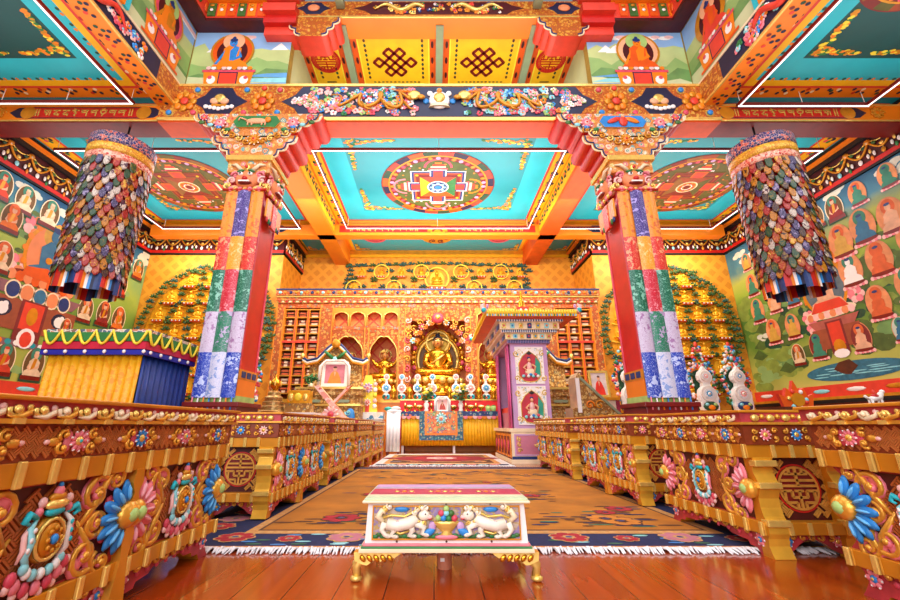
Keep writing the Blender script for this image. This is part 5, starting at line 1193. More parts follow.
# ================================================================ YELLOW DRAPED THRONE
t = thing('draped_throne', 'tall box throne draped in yellow and blue cloth with a rainbow valance, by the pillar', 'throne', (-4.77, 5.0, 0))
def drape(M, x0, x1, z0, z1, m, name, step=.1, amp=.02):
    b = B(M); n = int((x1-x0)/step*6)
    vs = []; 
    for i in range(n+1):
        x = x0+(x1-x0)*i/n; y = -amp-amp*math.sin(2*PI*(x-x0)/step)-amp*.5*math.sin(5.3*x)
        vs += [(x, y*1.3, z0), (x, y*.8, (z0+z1)/2), (x, y*.35, z1)]
    b.add(vs, [(3*i+j, 3*i+3+j, 3*i+4+j, 3*i+1+j) for i in range(n) for j in (0, 1)], m, True)
    o = b.obj(name, t); k = o.modifiers.new('s', 'SOLIDIFY'); k.thickness = .006; return o
ysilk = ornate('yellow_brocade', ['ee9a02', 'f2a60c', 'e89000'], 16, 'f4b424', .05, .45, .1, .1); bsilk = mat('blue_silk', '14337e', .4, 0, .2, 8)
W_, D_ = 1.16, 1.0
b = B(); b.box(.03, W_-.03, .03, D_, 0, 1.72, brown); b.obj('frame', t)
drape(Matrix.Identity(4), 0, W_, .02, 1.55, ysilk, 'front_curtain'); drape(TR(W_, 0, 0) @ RZ(PI/2), 0, D_, .02, 1.55, bsilk, 'side_curtain', .11, .022); drape(RZ(-PI/2), -D_, 0, .02, 1.55, ysilk, 'side_curtain')
for z0, z1, m, nm in ((1.64, 1.76, green, 'green_band'), (1.54, 1.65, mat('crimson_cloth', 'c81e3c', .5), 'crimson_band'), (1.48, 1.55, mat('royal_cloth', '22229a', .5), 'blue_band')):
    b = B(); b.box(-.06, W_+.06, -.07, D_+.03, z0, z1, m); b.obj(nm, t)
b = B(); b.box(-.06, W_+.06, -.06, D_+.03, 1.76, 1.8, ornate('canopy_top', ['8a6a5a', 'd8c0a0', '5a6a7a', 'c87a5a'], 14, 'e8dcc8', .06)); b.obj('top_cloth', t)
b = B()
def zig(P0, P1, n, nx, ny):
    pts = []
    for i in range(n*8+1):
        f = i/(n*8); z = 1.78-.17*math.sin(PI*((i % 8)/8)); pts.append((P0[0]+(P1[0]-P0[0])*f+nx, P0[1]+(P1[1]-P0[1])*f+ny, z))
    b.tube(pts, .016, lemon, 6, (0, 0, 1))
zig((-.06, -.07), (W_+.06, -.07), 6, 0, -.016); zig((W_+.06, -.07), (W_+.06, D_), 5, .016, 0)
b.obj('scalloped_trim', t)
b = B()
for k in range(6): b.ell((.02+.24*k, -.085, 1.515), (.022, .018, .024), white, 8, 5)
for k in range(5): b.ell((W_+.075, .02+.2*k, 1.515), (.018, .022, .024), white, 8, 5)
b.obj('tassel_pattern', t)
# ================================================================ GOLDEN RELIEF TREES ON THE SAFFRON WALLS
def mini_sitter(b, s, m):
    """little gilded seated figure, knees to crown, height s, origin at the seat, facing -y"""
    b.ell((0, -.06*s, .12*s), (.36*s, .2*s, .13*s), m, 10, 5); b.ell((0, 0, .38*s), (.2*s, .13*s, .28*s), m, 9, 6); b.ell((0, -.02*s, .8*s), (.11*s, .11*s, .14*s), m, 9, 6); b.ell((0, 0, .95*s), (.06*s, .06*s, .06*s), m, 7, 4)
    for sx in (-1, 1): b.tube([(sx*.19*s, 0, .55*s), (sx*.29*s, -.05*s, .34*s), (sx*.08*s, -.2*s, .24*s)], [.07*s, .06*s, .045*s], m, 6)
rgold = mat('relief_gold', 'f2b018', .35, .25, .15, 10); rgold2 = mat('relief_glow', 'f4c028', .5, .05, .1, 8); rleaf = mat('relief_leaf', '3a5c24', .5, 0, .35, 14); rleaf2 = mat('relief_leaf_blue', '28584c', .5, 0, .3, 14)
def fig_relief(t, M, x, z, s, halo=rgold2):
    b = B(M @ TR(x, 0, z))
    b.disc(0, .42*s, .4*s, .52*s, -.02, halo, 16); b.ring(0, .42*s, .36*s, .42*s, -.03, rgold, 16, 0, 2*PI, 1.28)
    b.prism([(-.44*s, -.02*s), (.44*s, -.02*s), (.34*s, -.22*s), (-.34*s, -.22*s)], -.16, 0, red, rgold); b.box(-.47*s, .47*s, -.18, 0, -.05*s, .02*s, rgold2)
    for k in range(5): b.ell((-.26*s+.13*s*k, -.17, -.12*s), (.055*s, .02, .055*s), [white, orange][k % 2], 6, 4)
    b.push(TR(0, -.09, .02*s)); mini_sitter(b, s*.86, rgold); b.pop()
    b.obj('seated_figure', t)
def leafsprig(b, x, z, r, m, rnd):
    for k in range(5):
        a = PI*(k+.5)/5+rnd.uniform(-.2, .2); b.ell((x+r*.7*math.cos(a), -.06-.02*rnd.random(), z+r*.7*math.sin(a)), (r*.55, .03, r*.22), m, 6, 4, RY(-a))
def tree_relief(label, cx, cz, rad, seed):
    t = thing('gilded_relief', label, 'relief', (cx, YB-.035, 0), 0, None); rnd = random.Random(seed); M = Matrix.Identity(4)
    b = B(); b.ell((0, 0, cz), (rad*.95, .03, rad*.98), mat('relief_ground', 'e89c0c', .5, .05, .2, 5), 36, 6)
    b.tube([(0, -.03, .6), (.05, -.04, 1.5), (0, -.03, cz)], [.03, .03, .02], brown, 8); b.obj('backing', t)
    b = B(); rows = 7
    for j in range(rows):
        z = cz-rad*.84+2*rad*.8*j/(rows-1); hw = math.sqrt(max(.05, rad*rad-(z-cz+.15)**2))*.9; n = max(2, int(2*hw/.52))
        for i in range(n):
            x = -hw+2*hw*(i+.5)/n; fig_relief(t, M, x, z-.1, .42)
            [leafsprig(b, x+hw/n+rnd.uniform(-.08, .08), z+dz, .12, rleaf if rnd.random() < .85 else rleaf2, rnd) for dz in (-.12, .1, .28)]; leafsprig(b, x, z+.36, .11, rleaf, rnd)
            b.tube([(x-hw/n, -.04, z-.22), (x, -.05, z-.28), (x+hw/n, -.04, z-.2)], .022, rgold2, 5)
    for k in range(70):
        a = 2*PI*k/70; q = rad*(.96+.06*rnd.random()); leafsprig(b, q*math.cos(a), cz+q*math.sin(a), .12, rleaf if k % 5 else rleaf2, rnd)
    b.obj('leaf_pattern', t)
tree_relief('round gilded relief of seated figures on the saffron wall behind the yellow draped throne', -6.6, 3.25, 1.94, 1)
tree_relief('round gilded relief of seated figures among leaves on the saffron wall by the lake mural', 6.83, 3.25, 1.94, 2)
t = thing('gilded_relief', 'long pale relief band of small golden figures and leaves high on the altar wall', 'relief', (.1, YR-.01, 0)); rnd = random.Random(6)
b = B()
for j in range(2):
    for i in range(9):
        x = -2.75+5.5*i/8+(.15 if j else -.1); z = 4.95+.58*j
        if abs(x) < .4: continue
        fig_relief(t, Matrix.Identity(4), x, z+.05, .36, [rgold2, orange][i % 2])
        if i % 2 == j: b.ring(x, z+.2, .24, .28, -.1, lemon, 18)
        leafsprig(b, x+.3, z+.2, .13, rleaf2, rnd); leafsprig(b, x, z+.42, .11, rleaf if i % 2 else rleaf2, rnd); leafsprig(b, x-.25, z-.06, .12, rleaf, rnd)
fig_relief(t, Matrix.Identity(4), 0, 5.2, .66, lemon); b.ring(0, 5.48, .38, .43, -.1, lemon, 20)
for k in range(8): b.ell((.1*(k-3.5), -.17, 4.98), (.06, .03, .07), palepink, 6, 4)
for k in range(46): leafsprig(b, -3.05+6.1*k/45, 4.9 if k % 2 else 6.02-.1*abs(k-22)/22, .12, [rleaf2, rleaf][k % 3 == 0], rnd)
for sx in (-1, 1):
    for k in range(7): leafsprig(b, sx*(3.05+.06*math.sin(k)), 4.95+.16*k, .12, rleaf2, rnd)
b.obj('leaf_pattern', t)
# ================================================================ ALTAR CABINET
AC = .11
YF = 11.46
caseor = rosette('case_carving', 'b4541a', ['d8762a', 'e09a3c', 'b8481c', 'e0a850', 'a83a22', 'c88a4a', 'dc9a40', '8a7a50'], 'e8a844', 12, .4, .7, .1, .06)
casepl = mat('case_orange', 'ee8c1e', .4, .05, .12, 6); nichered = diaper('niche_red', 'e84c26', 'f8b050', .3, .42); dent = rosette('cornice_carving', 'c85a18', ['d86a22', 'd8984a', 'c8481e', '5a8288', 'e09a3a', 'c87a4a'], 'e09a38', 12, .4, .5, .05)
cab = thing('altar_cabinet', 'wall-wide carved orange cabinet with statue niches and book compartments behind the altar', 'cabinet', (AC, YF, 0))
HW = 4.7
b = B(); b.box(-HW, HW, .9, 1.0, 0, 4.3, nichered); b.obj('back_panel', cab)
b = B(); b.box(-HW, HW, 0, .95, 0, 1.35, casepl); b.box(-HW, HW, -.03, .0, 1.25, 1.35, gold); b.obj('lower_case', cab)
b = B()
b.box(-HW, HW, -.02, .9, 3.95, 4.1, dent); b.box(-HW-.02, HW+.02, -.06, .9, 4.1, 4.16, gold2); b.box(-HW-.03, HW+.03, -.1, .9, 4.16, 4.25, dent); b.box(-HW-.04, HW+.04, -.13, .9, 4.25, 4.3, gold2); b.box(-HW-.05, HW+.05, -.16, .9, 4.3, 4.46, dent); b.box(-HW-.05, HW+.05, -.18, .9, 4.46, 4.5, dkblue)
for k in range(90): q = -HW+2*HW*(k+.5)/90; b.box(q-.03, q+.03, -.09, -.05, 4.105, 4.155, cream if k % 2 else red)
for k in range(60): q = -HW+2*HW*(k+.5)/60; b.ell((q, -.17, 4.38), (.05, .03, .05), [aqua, orange, dkblue, ochre][k % 4], 7, 4)
b.obj('cornice', cab)
def pil(x0, x1, z0, z1, m=caseor, nm='pilaster', y0=-.05, y1=.12):
    b = B(); b.box(x0, x1, y0, y1, z0, z1, m); b.box(x0-.012, x0+.015, y0-.015, y1, z0, z1, casepl); b.box(x1-.015, x1+.012, y0-.015, y1, z0, z1, casepl); b.obj(nm, cab)
for sx in (-1, 1):
    for (a, c) in ((4.48, 4.7), (3.06, 3.42), (.95, 1.12), (1.98, 2.1)):
        x0, x1 = sorted((sx*a, sx*c)); pil(x0, x1, 1.35, 3.95 if a != 1.98 else 3.35)
    # four small arched niches and two tall ones
    def arch(x0, x1, z0, zs, zt, zc, m, y=-.02, n=9):
        cx = (x0+x1)/2; w = (x1-x0)/2-.035
        b = B()
        for sg in (-1, 1):
            arc = [(cx+sg*w*math.cos(PI/2*i/n), zs+(zc-zs)*math.sin(PI/2*i/n)*(1+.06*math.sin(6*PI*i/n/2)) if True else 0) for i in range(n+1)]
            pts = [(cx+sg*(x1-x0)/2, z0), (cx+sg*w, z0)]+arc+[(cx, zt), (cx+sg*(x1-x0)/2, zt)]
            b.prism(pts if sg < 0 else pts[::-1], y, y+.1, m, casepl)
            b.tube([(p[0], y-.01, p[1]) for p in [(cx+sg*w, z0)]+arc], .018, gold2, 5)
        b.obj('arch_panel', cab)
    for k in range(4):
        a = 1.12+.485*k; x0, x1 = sorted((sx*a, sx*(a+.485))); arch(x0, x1, 3.4, 3.68, 3.95, 3.82, casepl)
    b = B(); x0, x1 = sorted((sx*1.12, sx*3.06)); b.box(x0, x1, .2, .24, 3.4, 3.95, nichered); b.box(x0, x1, .7, .74, 1.44, 3.3, nichered); b.obj('niche_back', cab)
    b = B(); b.box(x0, x1, -.03, .9, 3.3, 3.4, dent); b.obj('niche_shelf', cab)
    for (a, c) in ((1.12, 1.98), (2.1, 3.06)):
        x0, x1 = sorted((sx*a, sx*c)); arch(x0, x1, 1.35, 2.55, 3.3, 3.08, caseor)
    # book compartments
    x0, x1 = sorted((sx*3.42, sx*4.48)); rows, cols = 10, 3; z0, z1 = 1.5, 3.9
    b = B(); b.box(x0, x1, .45, .5, z0, z1, brown); b.obj('case_back', cab)
    for k in range(rows+1):
        z = z0+(z1-z0)*k/rows; b = B(); b.box(x0, x1, -.02, .45, z-.014, z+.014, gold); b.obj('shelf', cab)
    for k in range(cols+1):
        x = x0+(x1-x0)*k/cols; b = B(); b.box(x-.035, x+.035, -.04, .45, z0, z1, casepl); b.box(x-.012, x+.012, -.048, -.04, z0, z1, vermil if k in (1, 2) else gold2); b.obj('shelf_divider', cab)
    b = B(); b.box(x0, x1, -.05, -.03, z0+(z1-z0)*.6-.03, z0+(z1-z0)*.6+.03, vermil); b.obj('shelf_band', cab)
# centre niche with scrolling surround
b = B(); 
for sx in (-1, 1):
    b.box(min(sx*.78, sx*.95), max(sx*.78, sx*.95), -.06, .15, 1.35, 3.55, caseor)
    for k in range(8): spiral(b, sx*.86, 1.6+.28*k, .1, k, 1.2*sx, [gold, palepink, rose][k % 3], .022, -.07, 12, 5)
b.box(-.95, .95, -.06, .15, 3.55, 3.95, caseor)
for k in range(9):
    a = PI*(k+.5)/9; x, z = .72*math.cos(a), 2.85+.68*math.sin(a)
    flower(b, x, z, .1, -.07, [palepink, rose, orange, aqua, gold][k % 5], gold2, vermil, 7); spiral(b, x*1.13, z+.12, .1, k, 1.2, gold, .02, -.09, 10, 5); spiral(b, x*.86+.03, z-.02, .08, k+2, -1.2, orange, .018, -.09, 10, 5)
b.ell((0, -.1, 3.62), (.18, .08, .16), rose, 10, 6); b.ell((0, -.16, 3.64), (.08, .05, .08), gold2, 8, 5)
b.obj('niche_surround', cab)
# ---- scripture volumes
ordn = ['top', 'second', 'third', 'fourth', 'fifth', 'sixth', 'seventh', 'eighth', 'ninth', 'bottom']
bcov = [mat('book_maroon', '6a2014', .6, 0, .3, 14), mat('book_brown', '4a2210', .6, 0, .3, 14), mat('book_rust', '9a4418', .6, 0, .3, 14)]; bend = [mat('book_label', 'e0c8a8', .6), mat('book_flap', 'c85a2a', .6)]
protos = []
for k in range(3):
    b = B(); b.box(-.125, .125, 0, .36, 0, .075, bcov[k]); b.box(-.13, .13, -.006, .3, .03, .04, bend[1]); b.rect(-.05, .05, .008, .068, -.009, bend[0]) if k == 0 else b.rect(-.09, .09, .012, .064, -.009, bend[k % 2])
    b.box(-.128, -.12, -.004, .36, -.0, .078, black); b.box(.12, .128, -.004, .36, 0, .078, black)
    protos.append(b.obj('scripture_book'))
used = set(); rnd = random.Random(12)
for sx, nm in ((-1, 'on the drape side'), (1, 'on the shrine side')):
    x0, x1 = sorted((sx*3.42, sx*4.48)); z0, z1 = 1.5, 3.9
    for r in range(10):
        for c in range(3):
            for j in range(2):
                k = rnd.randrange(3); p = protos[k]
                if k in used: o = p.copy(); COL.objects.link(o)
                else: o = p; used.add(k)
                zz = z1-(z1-z0)*(r+1)/10+.0145+.085*j
                o.location = (AC+x0+(x1-x0)*(c+.5)/3+rnd.uniform(-.008, .008), YF+.03+.03*rnd.random(), zz)
                tag(o, '%s cloth-wrapped scripture in the bookcase %s, %s row, %s column' % (['lower', 'upper'][j], nm, ordn[r], ['outer', 'middle', 'inner'][c if sx < 0 else 2-c]), 'book', 'wrapped scriptures in the altar cabinet')
# ================================================================ STATUES
def buddha(label, x, y, z, s, crown=False, arms=0):
    """s = height from seat to crown"""
    t = thing('gilded_statue', label, 'statue', (x, y, z), 0, None)
    b = B()
    b.lathe([(.5*s, -.42*s-(.12 if crown else 0)), (.55*s, -.42*s), (.58*s, -.36*s), (.5*s, -.32*s), (.46*s, -.2*s), (.5*s, -.12*s), (.56*s, -.06*s), (.5*s, 0)], gilt, (0, 0, 0), 28, .7)
    for k in range(18):
        a = 2*PI*k/18; b.ell((.54*s*math.cos(a), .38*s*math.sin(a), -.1*s), (.08*s, .06*s, .08*s), gold2, 7, 5); b.ell((.55*s*math.cos(a+.17), .385*s*math.sin(a+.17), -.28*s), (.07*s, .06*s, .07*s), gilt, 7, 5)
    b.obj('lotus_base', t)
    b = B(); G = gilt
    b.ell((0, -.08*s, .09*s), (.46*s, .26*s, .1*s), G, 20, 7)
    for sx in (-1, 1): b.tube([(sx*.1*s, 0, .1*s), (sx*.34*s, -.1*s, .11*s), (sx*.42*s, -.16*s, .1*s), (sx*.25*s, -.27*s, .08*s), (-sx*.02*s, -.26*s, .1*s)], [.12*s, .11*s, .09*s, .07*s, .05*s], G, 10)
    b.lathe([(.2*s, .05*s), (.19*s, .2*s), (.185*s, .32*s), (.22*s, .45*s), (.24*s, .54*s), (.2*s, .6*s), (.09*s, .64*s), (.065*s, .68*s), (.06*s, .72*s)], G, (0, 0, 0), 20, .66)
    for sx in (-1, 1):
        end = (.22*s, -.24*s, .17*s) if sx > 0 else (-.02*s, -.22*s, .2*s)
        if not arms: b.tube([(sx*.21*s, 0, .55*s), (sx*.27*s, -.0*s, .42*s), (sx*.28*s, -.06*s, .3*s), (sx*.18*s, -.2*s, .22*s), end], [.085*s, .075*s, .065*s, .05*s, .04*s], G, 10)
        else: b.tube([(sx*.2*s, 0, .55*s), (sx*.26*s, -.02*s, .42*s), (sx*.14*s, -.16*s, .4*s), (sx*.02*s, -.2*s, .44*s)], [.07*s, .06*s, .05*s, .035*s], G, 9)
        b.ell((sx*.05*s+(.0 if arms else -.02*s), -.22*s, .44*s if arms else .2*s), (.05*s, .035*s, .05*s if arms else .025*s), G, 8, 5)
        if arms: b.tube([(sx*.2*s, 0, .55*s), (sx*.32*s, .0, .5*s), (sx*.4*s, -.03*s, .62*s), (sx*.41*s, -.03*s, .68*s)], [.06*s, .055*s, .045*s, .035*s], G, 9)
    b.tube([(.2*s, -.06*s, .56*s), (.05*s, -.16*s, .42*s), (-.16*s, -.12*s, .28*s)], [.02*s, .025*s, .02*s], gold2, 6)
    b.obj('body', t)
    b = B(TR(0, -.02*s, .8*s)); b.ell((0, 0, 0), (.105*s, .11*s, .135*s), mat('gilt_face', 'e0a85a', .35, .5, .08, 8), 18, 12); F = MATS['gilt_face']
    b.ell((0, -.11*s, -.01*s), (.016*s, .022*s, .03*s), F, 8, 6)
    for sx in (-1, 1):
        b.ell((sx*.042*s, -.098*s, .018*s), (.024*s, .01*s, .007*s), white, 8, 4); b.ell((sx*.042*s, -.106*s, .018*s), (.009*s, .005*s, .006*s), black, 6, 4); b.ell((sx*.044*s, -.1*s, .042*s), (.03*s, .01*s, .005*s), black, 8, 4, RY(sx*.2)); b.ell((sx*.11*s, 0, -.02*s), (.018*s, .025*s, .06*s), F, 8, 6)
    b.ell((0, -.102*s, -.05*s), (.028*s, .012*s, .009*s), red, 8, 4); b.ell((0, -.112*s, .05*s), (.008*s, .006*s, .008*s), gold2, 6, 4); b.obj('head', t)
    b = B(TR(0, -.02*s, .8*s)); hair = mat('hair_blue', '1c2440', .5) if not crown else gilt
    b.ell((0, .02*s, .055*s), (.112*s, .11*s, .1*s), hair, 14, 8); b.ell((0, .02*s, .16*s), (.055*s, .055*s, .055*s), hair, 10, 6); b.ell((0, .02*s, .22*s), (.02*s, .02*s, .025*s), gold2, 7, 5)
    if crown:
        for k in range(5): a = -PI/2+(k-2)*.55; b.ell((.11*s*math.cos(a), .11*s*math.sin(a), .13*s), (.03*s, .02*s, .06*s), gold2, 7, 5)
    b.obj('hair', t)
    b = B(TR(0, .12*s, 0))
    def torus(cz, r, th, m, kz=1.): b.tube([(r*math.cos(a*PI/18), .0, cz+kz*r*math.sin(a*PI/18)) for a in range(37)], th, m, 7)
    if not crown:
        b.disc(0, .82*s, .25*s, .25*s, .02*s, mat('halo_bronze', '9a7420', .4, .6), 28); torus(.82*s, .26*s, .035*s, gold2); torus(.82*s, .31*s, .015*s, gilt)
        b.disc(0, .42*s, .44*s, .5*s, .05*s, mat('halo_umber', '5a3a14', .5, .3), 30); torus(.42*s, .46*s, .035*s, gold2, 1.12); torus(.42*s, .52*s, .015*s, gilt, 1.12)
        for k in range(22):
            a = -.35+(PI+.7)*k/21; b.ell((.58*s*math.cos(a), .02*s, .45*s+.64*s*math.sin(a)), (.06*s, .03*s, .06*s), [gilt, rose, gilt, ochre][k % 4], 7, 5)
    else: torus(.84*s, .2*s, .02*s, gold2)
    b.obj('halo', t)
    return t
buddha('large gilded seated statue with dark hair in the central niche behind the altar', AC, YF+.41, 1.985, 1.28)
buddha('smaller gilded crowned statue in the arched niche beside the big statue, drape side', AC-1.55, YF+.38, 1.92, .86, True, 1)
buddha('smaller gilded crowned statue in the arched niche beside the big statue, shrine side', AC+1.55, YF+.38, 1.92, .86, True, 1)
buddha('gilded statue in the outer niche half behind the portrait throne canopy', AC-2.58, YF+.38, 1.92, .78, True, 0)
# plinth the statues stand on
b = B(); b.box(-3.05, 3.05, .05, .88, 1.35, 1.44, casepl); b.obj('statue_plinth', cab)
for k in range(7):
    x = [-1.1, -.66, -.24, .42, .8, 1.22, 1.62][k]
    t = tag(B(TR(x, 11.27, 1.33)).lathe([(.05, 0), (.08, .03), (.05, .08), (.08, .16), (.09, .2), (.06, .26), (.02, .32)], gilt, (0, 0, 0), 14).obj('gold_urn'), 'gold urn among disc offerings on the red altar step, %s from the scarf stand' % ['first', 'second', 'third', 'fourth', 'fifth', 'sixth', 'seventh'][k], 'urn', 'gold urns on the altar step')
# ================================================================ ALTAR
AX0, AX1, AY = -.82, 1.82, 10.74
t = thing('altar_table', 'long altar table with yellow pleated skirt and brocade front cloth', 'altar', (AX0, AY, 0)); AL = AX1-AX0
b = B(); b.box(0, AL, 0, .5, .93, .99, brown)
b.obj('tabletop', t)
for x in (.03, AL/2, AL-.03):
    b = B(); b.box(x-.03, x+.03, .03, .09, 0, .93, white); b.obj('leg', t)
b = B(); b.box(0, AL, .06, .45, .25, .93, dkred); b.obj('body', t)
drape(Matrix.Identity(4), 0, AL, .17, .86, mat('altar_yellow', 'f4b410', .45, 0, .12, 8), 'pleated_skirt', .075, .014)
b = B(); b.box(-.03, AL+.03, -.05, .5, .88, 1.0, rosette('altar_valance', '24386a', ['2a5a8a', '3a8a9a', 'b8a888', '24386a', 'c86a4a', '2a4a7a'], 'c8c0a0', 11, .5, .1)); b.obj('valance', t)
b = B()
for k in range(22): q = AL*(k+.5)/22; b.disc(q, .88, AL/44, .075, -.055-.001*(k % 2), [palepink, pink, orange][k % 3], 12, PI, 2*PI)
b.obj('scallop_trim', t)
b = B(); c0 = .45; b.box(c0, c0+1.1, -.075, -.055, .3, 1.0, rosette('brocade_border', '2a5a70', ['2f6a78', '3f8a8a', 'b89858', '28507a'], '88b0a0', 14, .5, .1)); b.box(c0+.14, c0+.96, -.085, -.075, .42, 1.0, orange); b.box(c0+.19, c0+.91, -.09, -.085, .47, 1.0, rosette('brocade_field', 'd8824a', ['e88a4a', '2f7a78', 'e0a850', 'c83a3a', '3a5a9a', '5a9a5a'], 'e8c888', 11, .5, .1))
flower(b, c0+.55, .82, .15, -.095, aqua, palepink, orange, 10); b.obj('front_cloth', t)
t2 = thing('altar_tier', 'red cloth-covered step behind the lamps on the altar', 'altar', (AX0, AY+.52, 0))
b = B(); b.box(-.1, AL, .0, .1, .3, 1.3, mat('tier_red', 'e01c20', .5, 0, .1, 4)); [b.box(q, q+.06, 0, .1, 0, .3, lacq) for q in (0, AL-.1)]; b.obj('red_cloth', t2); b = B(); b.box(-.1, AL, -.01, .1, 1.3, 1.33, gold2); b.obj('ledge', t2)
discw = mat('butter_white', 'f4efe6', .5, 0, .04, 8); discb = mat('butter_blue', '58a6d0', .5, 0, .1, 8); discp = mat('butter_pink', 'f0a29a', .5, 0, .08, 8)
def torma(label, x, y, z, s, c, group='white disc offerings on the altar'):
    t = thing('disc_offering', label, 'offering', (x, y, z), 0, group)
    b = B(); b.prism([(-.1*s, 0), (.1*s, 0), (.11*s, .12*s), (.04*s, .18*s), (.035*s, .5*s), (.02*s, .66*s), (-.02*s, .66*s), (-.035*s, .5*s), (-.04*s, .18*s), (-.11*s, .12*s)], -.03*s, .03*s, discw); b.obj('body', t, .006)
    for zz, r, m in ((.33, .135, c), (.66, .09, discb if c is discp else discp)):
        b = B(TR(0, -.035*s, zz*s)); b.prism([(r*s*math.cos(k*PI/10), r*s*math.sin(k*PI/10)) for k in range(20)], -.015*s, .015*s, discw); flower(b, 0, 0, r*.82*s, -.02*s, m, m, discw, 9, 0., 2*PI, .6); b.obj('flower_disc', t)
    b = B(TR(0, -.04*s, .07*s)); 
    for sx in (-1, 1): b.ell((sx*.06*s, 0, 0), (.06*s, .02*s, .07*s), [green, cyan][sx > 0], 8, 5); b.ell((sx*.05*s, -.01*s, .02*s), (.03*s, .02*s, .035*s), dkblue, 7, 4)
    b.ell((0, -.02*s, -.02*s), (.035*s, .02*s, .03*s), vermil, 7, 4); b.obj('base_ornament', t)
    return t
wd = ['first', 'second', 'third', 'fourth', 'fifth', 'sixth', 'seventh', 'eighth', 'ninth', 'tenth']
tx = [-1.0, -.58, -.15, .26, .68+.02, 1.1, 1.52, 1.93]
for k, x in enumerate(tx):
    torma('disc offering with %s lower flower, %s on the altar counting from the drape side' % (['blue', 'pink'][k % 2], wd[k]), x-.3 if k < 4 else x-.1, AY+.55, 1.33, .9, discb if k % 2 == 0 else discp)
def lamp(label, x, y, z, kind):
    if kind == 0:
        t = thing('butter_lamp', label, 'lamp', (x, y, z), 0, 'gold lamps on the altar')
        b = B(); b.lathe([(.045, 0), (.035, .02), (.012, .04), (.012, .09), (.03, .11), (.045, .16), (.042, .165)], gilt, (0, 0, 0), 14); b.obj('cup', t)
        b = B(); b.ell((0, 0, .19), (.012, .012, .03), emis('lamp_flame', 'ffd890', 2.), 8, 6); b.obj('flame', t)
    else:
        t = thing('offering_bowl', label, 'bowl', (x, y, z), 0, 'gold bowls on the altar')
        b = B(); b.lathe([(.05, 0), (.03, .02), (.03, .05), (.09, .09), (.1, .13), (.09, .13), (.03, .07)], gilt, (0, 0, 0), 16); b.obj('bowl', t)
        b = B(); b.ell((0, 0, .13), (.085, .085, .04), cream, 12, 6); b.obj('rice_heap', t)
lx = [-.76, -.64, -.5, -.38, -.07, .51, .84, .97, 1.1, 1.24]
for k, x in enumerate(lx): lamp('gold %s on the altar, %s in the front row from the white scarf stand' % (['butter lamp', 'heaped bowl'][k % 2], wd[k]), x, AY+.28, 1.0, k % 2)
for k, x in enumerate((1.42, 1.56)):
    t = thing('green_bowl', 'light green offering cup on the altar, %s the shrine' % ['further from', 'closer to'][k], 'bowl', (x, AY+.25, 1.0)); b = B(); b.lathe([(.05, 0), (.07, .06), (.065, .14), (.05, .14), (.05, .05)], lgreen, (0, 0, 0), 14); b.obj('cup', t); b = B(); b.ell((0, 0, .14), (.045, .045, .03), leafg, 10, 5); b.obj('filling', t)
def vase(label, x, y, z):
    t = thing('flower_vase', label, 'vase', (x, y, z)); b = B(); b.lathe([(.05, 0), (.06, .03), (.04, .08), (.07, .16), (.06, .2), (.035, .23), (.06, .27), (.05, .27)], white, (0, 0, 0), 16); b.obj('vase', t)
    rnd = random.Random(int(x*100)); b = B()
    for k in range(22):
        a = rnd.random()*2*PI; r = rnd.uniform(.05, .22); zz = rnd.uniform(.38, .66); b.tube([(0, 0, .25), (r*.5*math.cos(a), r*.5*math.sin(a), .4), (r*math.cos(a), r*math.sin(a), zz)], .005, leafg, 4); b.ell((r*.8*math.cos(a+.5), r*.8*math.sin(a+.5), zz-.12), (.05, .05, .02), leafg, 6, 4)
    b.obj('stem_foliage', t); b = B()
    for k in range(18):
        a = rnd.random()*2*PI; r = rnd.uniform(.03, .23); zz = rnd.uniform(.42, .68); b.ell((r*math.cos(a), r*math.sin(a)*.6, zz), (.045, .045, .04), [lemon, cream, lemon, white][k % 4], 8, 5)
    b.obj('blossom', t)
vase('white vase of pale yellow flowers between the altar portrait and the scarf stand', .22-.42, AY+.2, 1.0); vase('white vase of pale yellow flowers between the altar portrait and the green cups', .7, AY+.2, 1.0)
def framed(name, label, x, y, z, w, h, fr, bgm, robe, tilt=0., scarf=False):
    t = thing(name, label, 'picture', (x, y, z), 0, None); b = B(RX(-tilt)); b.bframe(-w/2, w/2, 0, h, .12*w, -.015, .02, fr); b.obj('frame', t, .003)
    b = B(RX(-tilt)); b.box(-w*.4, w*.4, .002, .012, .1*w, h-.1*w, bgm)
    b.poly([(-w*.26, .11*w), (w*.28, .11*w), (w*.24, h*.3), (w*.13, h*.55), (w*.05, h*.62), (-w*.06, h*.62), (-w*.16, h*.52), (-w*.22, h*.3)], -.001, robe); b.poly([(-w*.05, h*.6), (w*.05, h*.6), (w*.0, h*.4)], -.002, msk); b.disc(0, h*.71, w*.075, h*.085, -.0025, msk, 12); b.disc(0, h*.77, w*.075, h*.04, -.003, brown, 10)
    b.obj('portrait', t)
    if scarf:
        for sx in (-1, 1):
            b = B(); b.tube([(0, -.03, h+.02), (sx*w*.35, -.035, h+.015), (sx*w*.55, -.04, h*.8), (sx*w*.58, -.045, .02)], [.02, .03, .04, .035], white, 8); b.obj('silk_scarf', t)
framed('framed_portrait', 'small gold framed portrait with white scarf at the middle of the altar', .22, AY+.2, 1.0, .32, .34, white, palepink, mat('portrait_red', 'b03a2a', .5), .1, True)
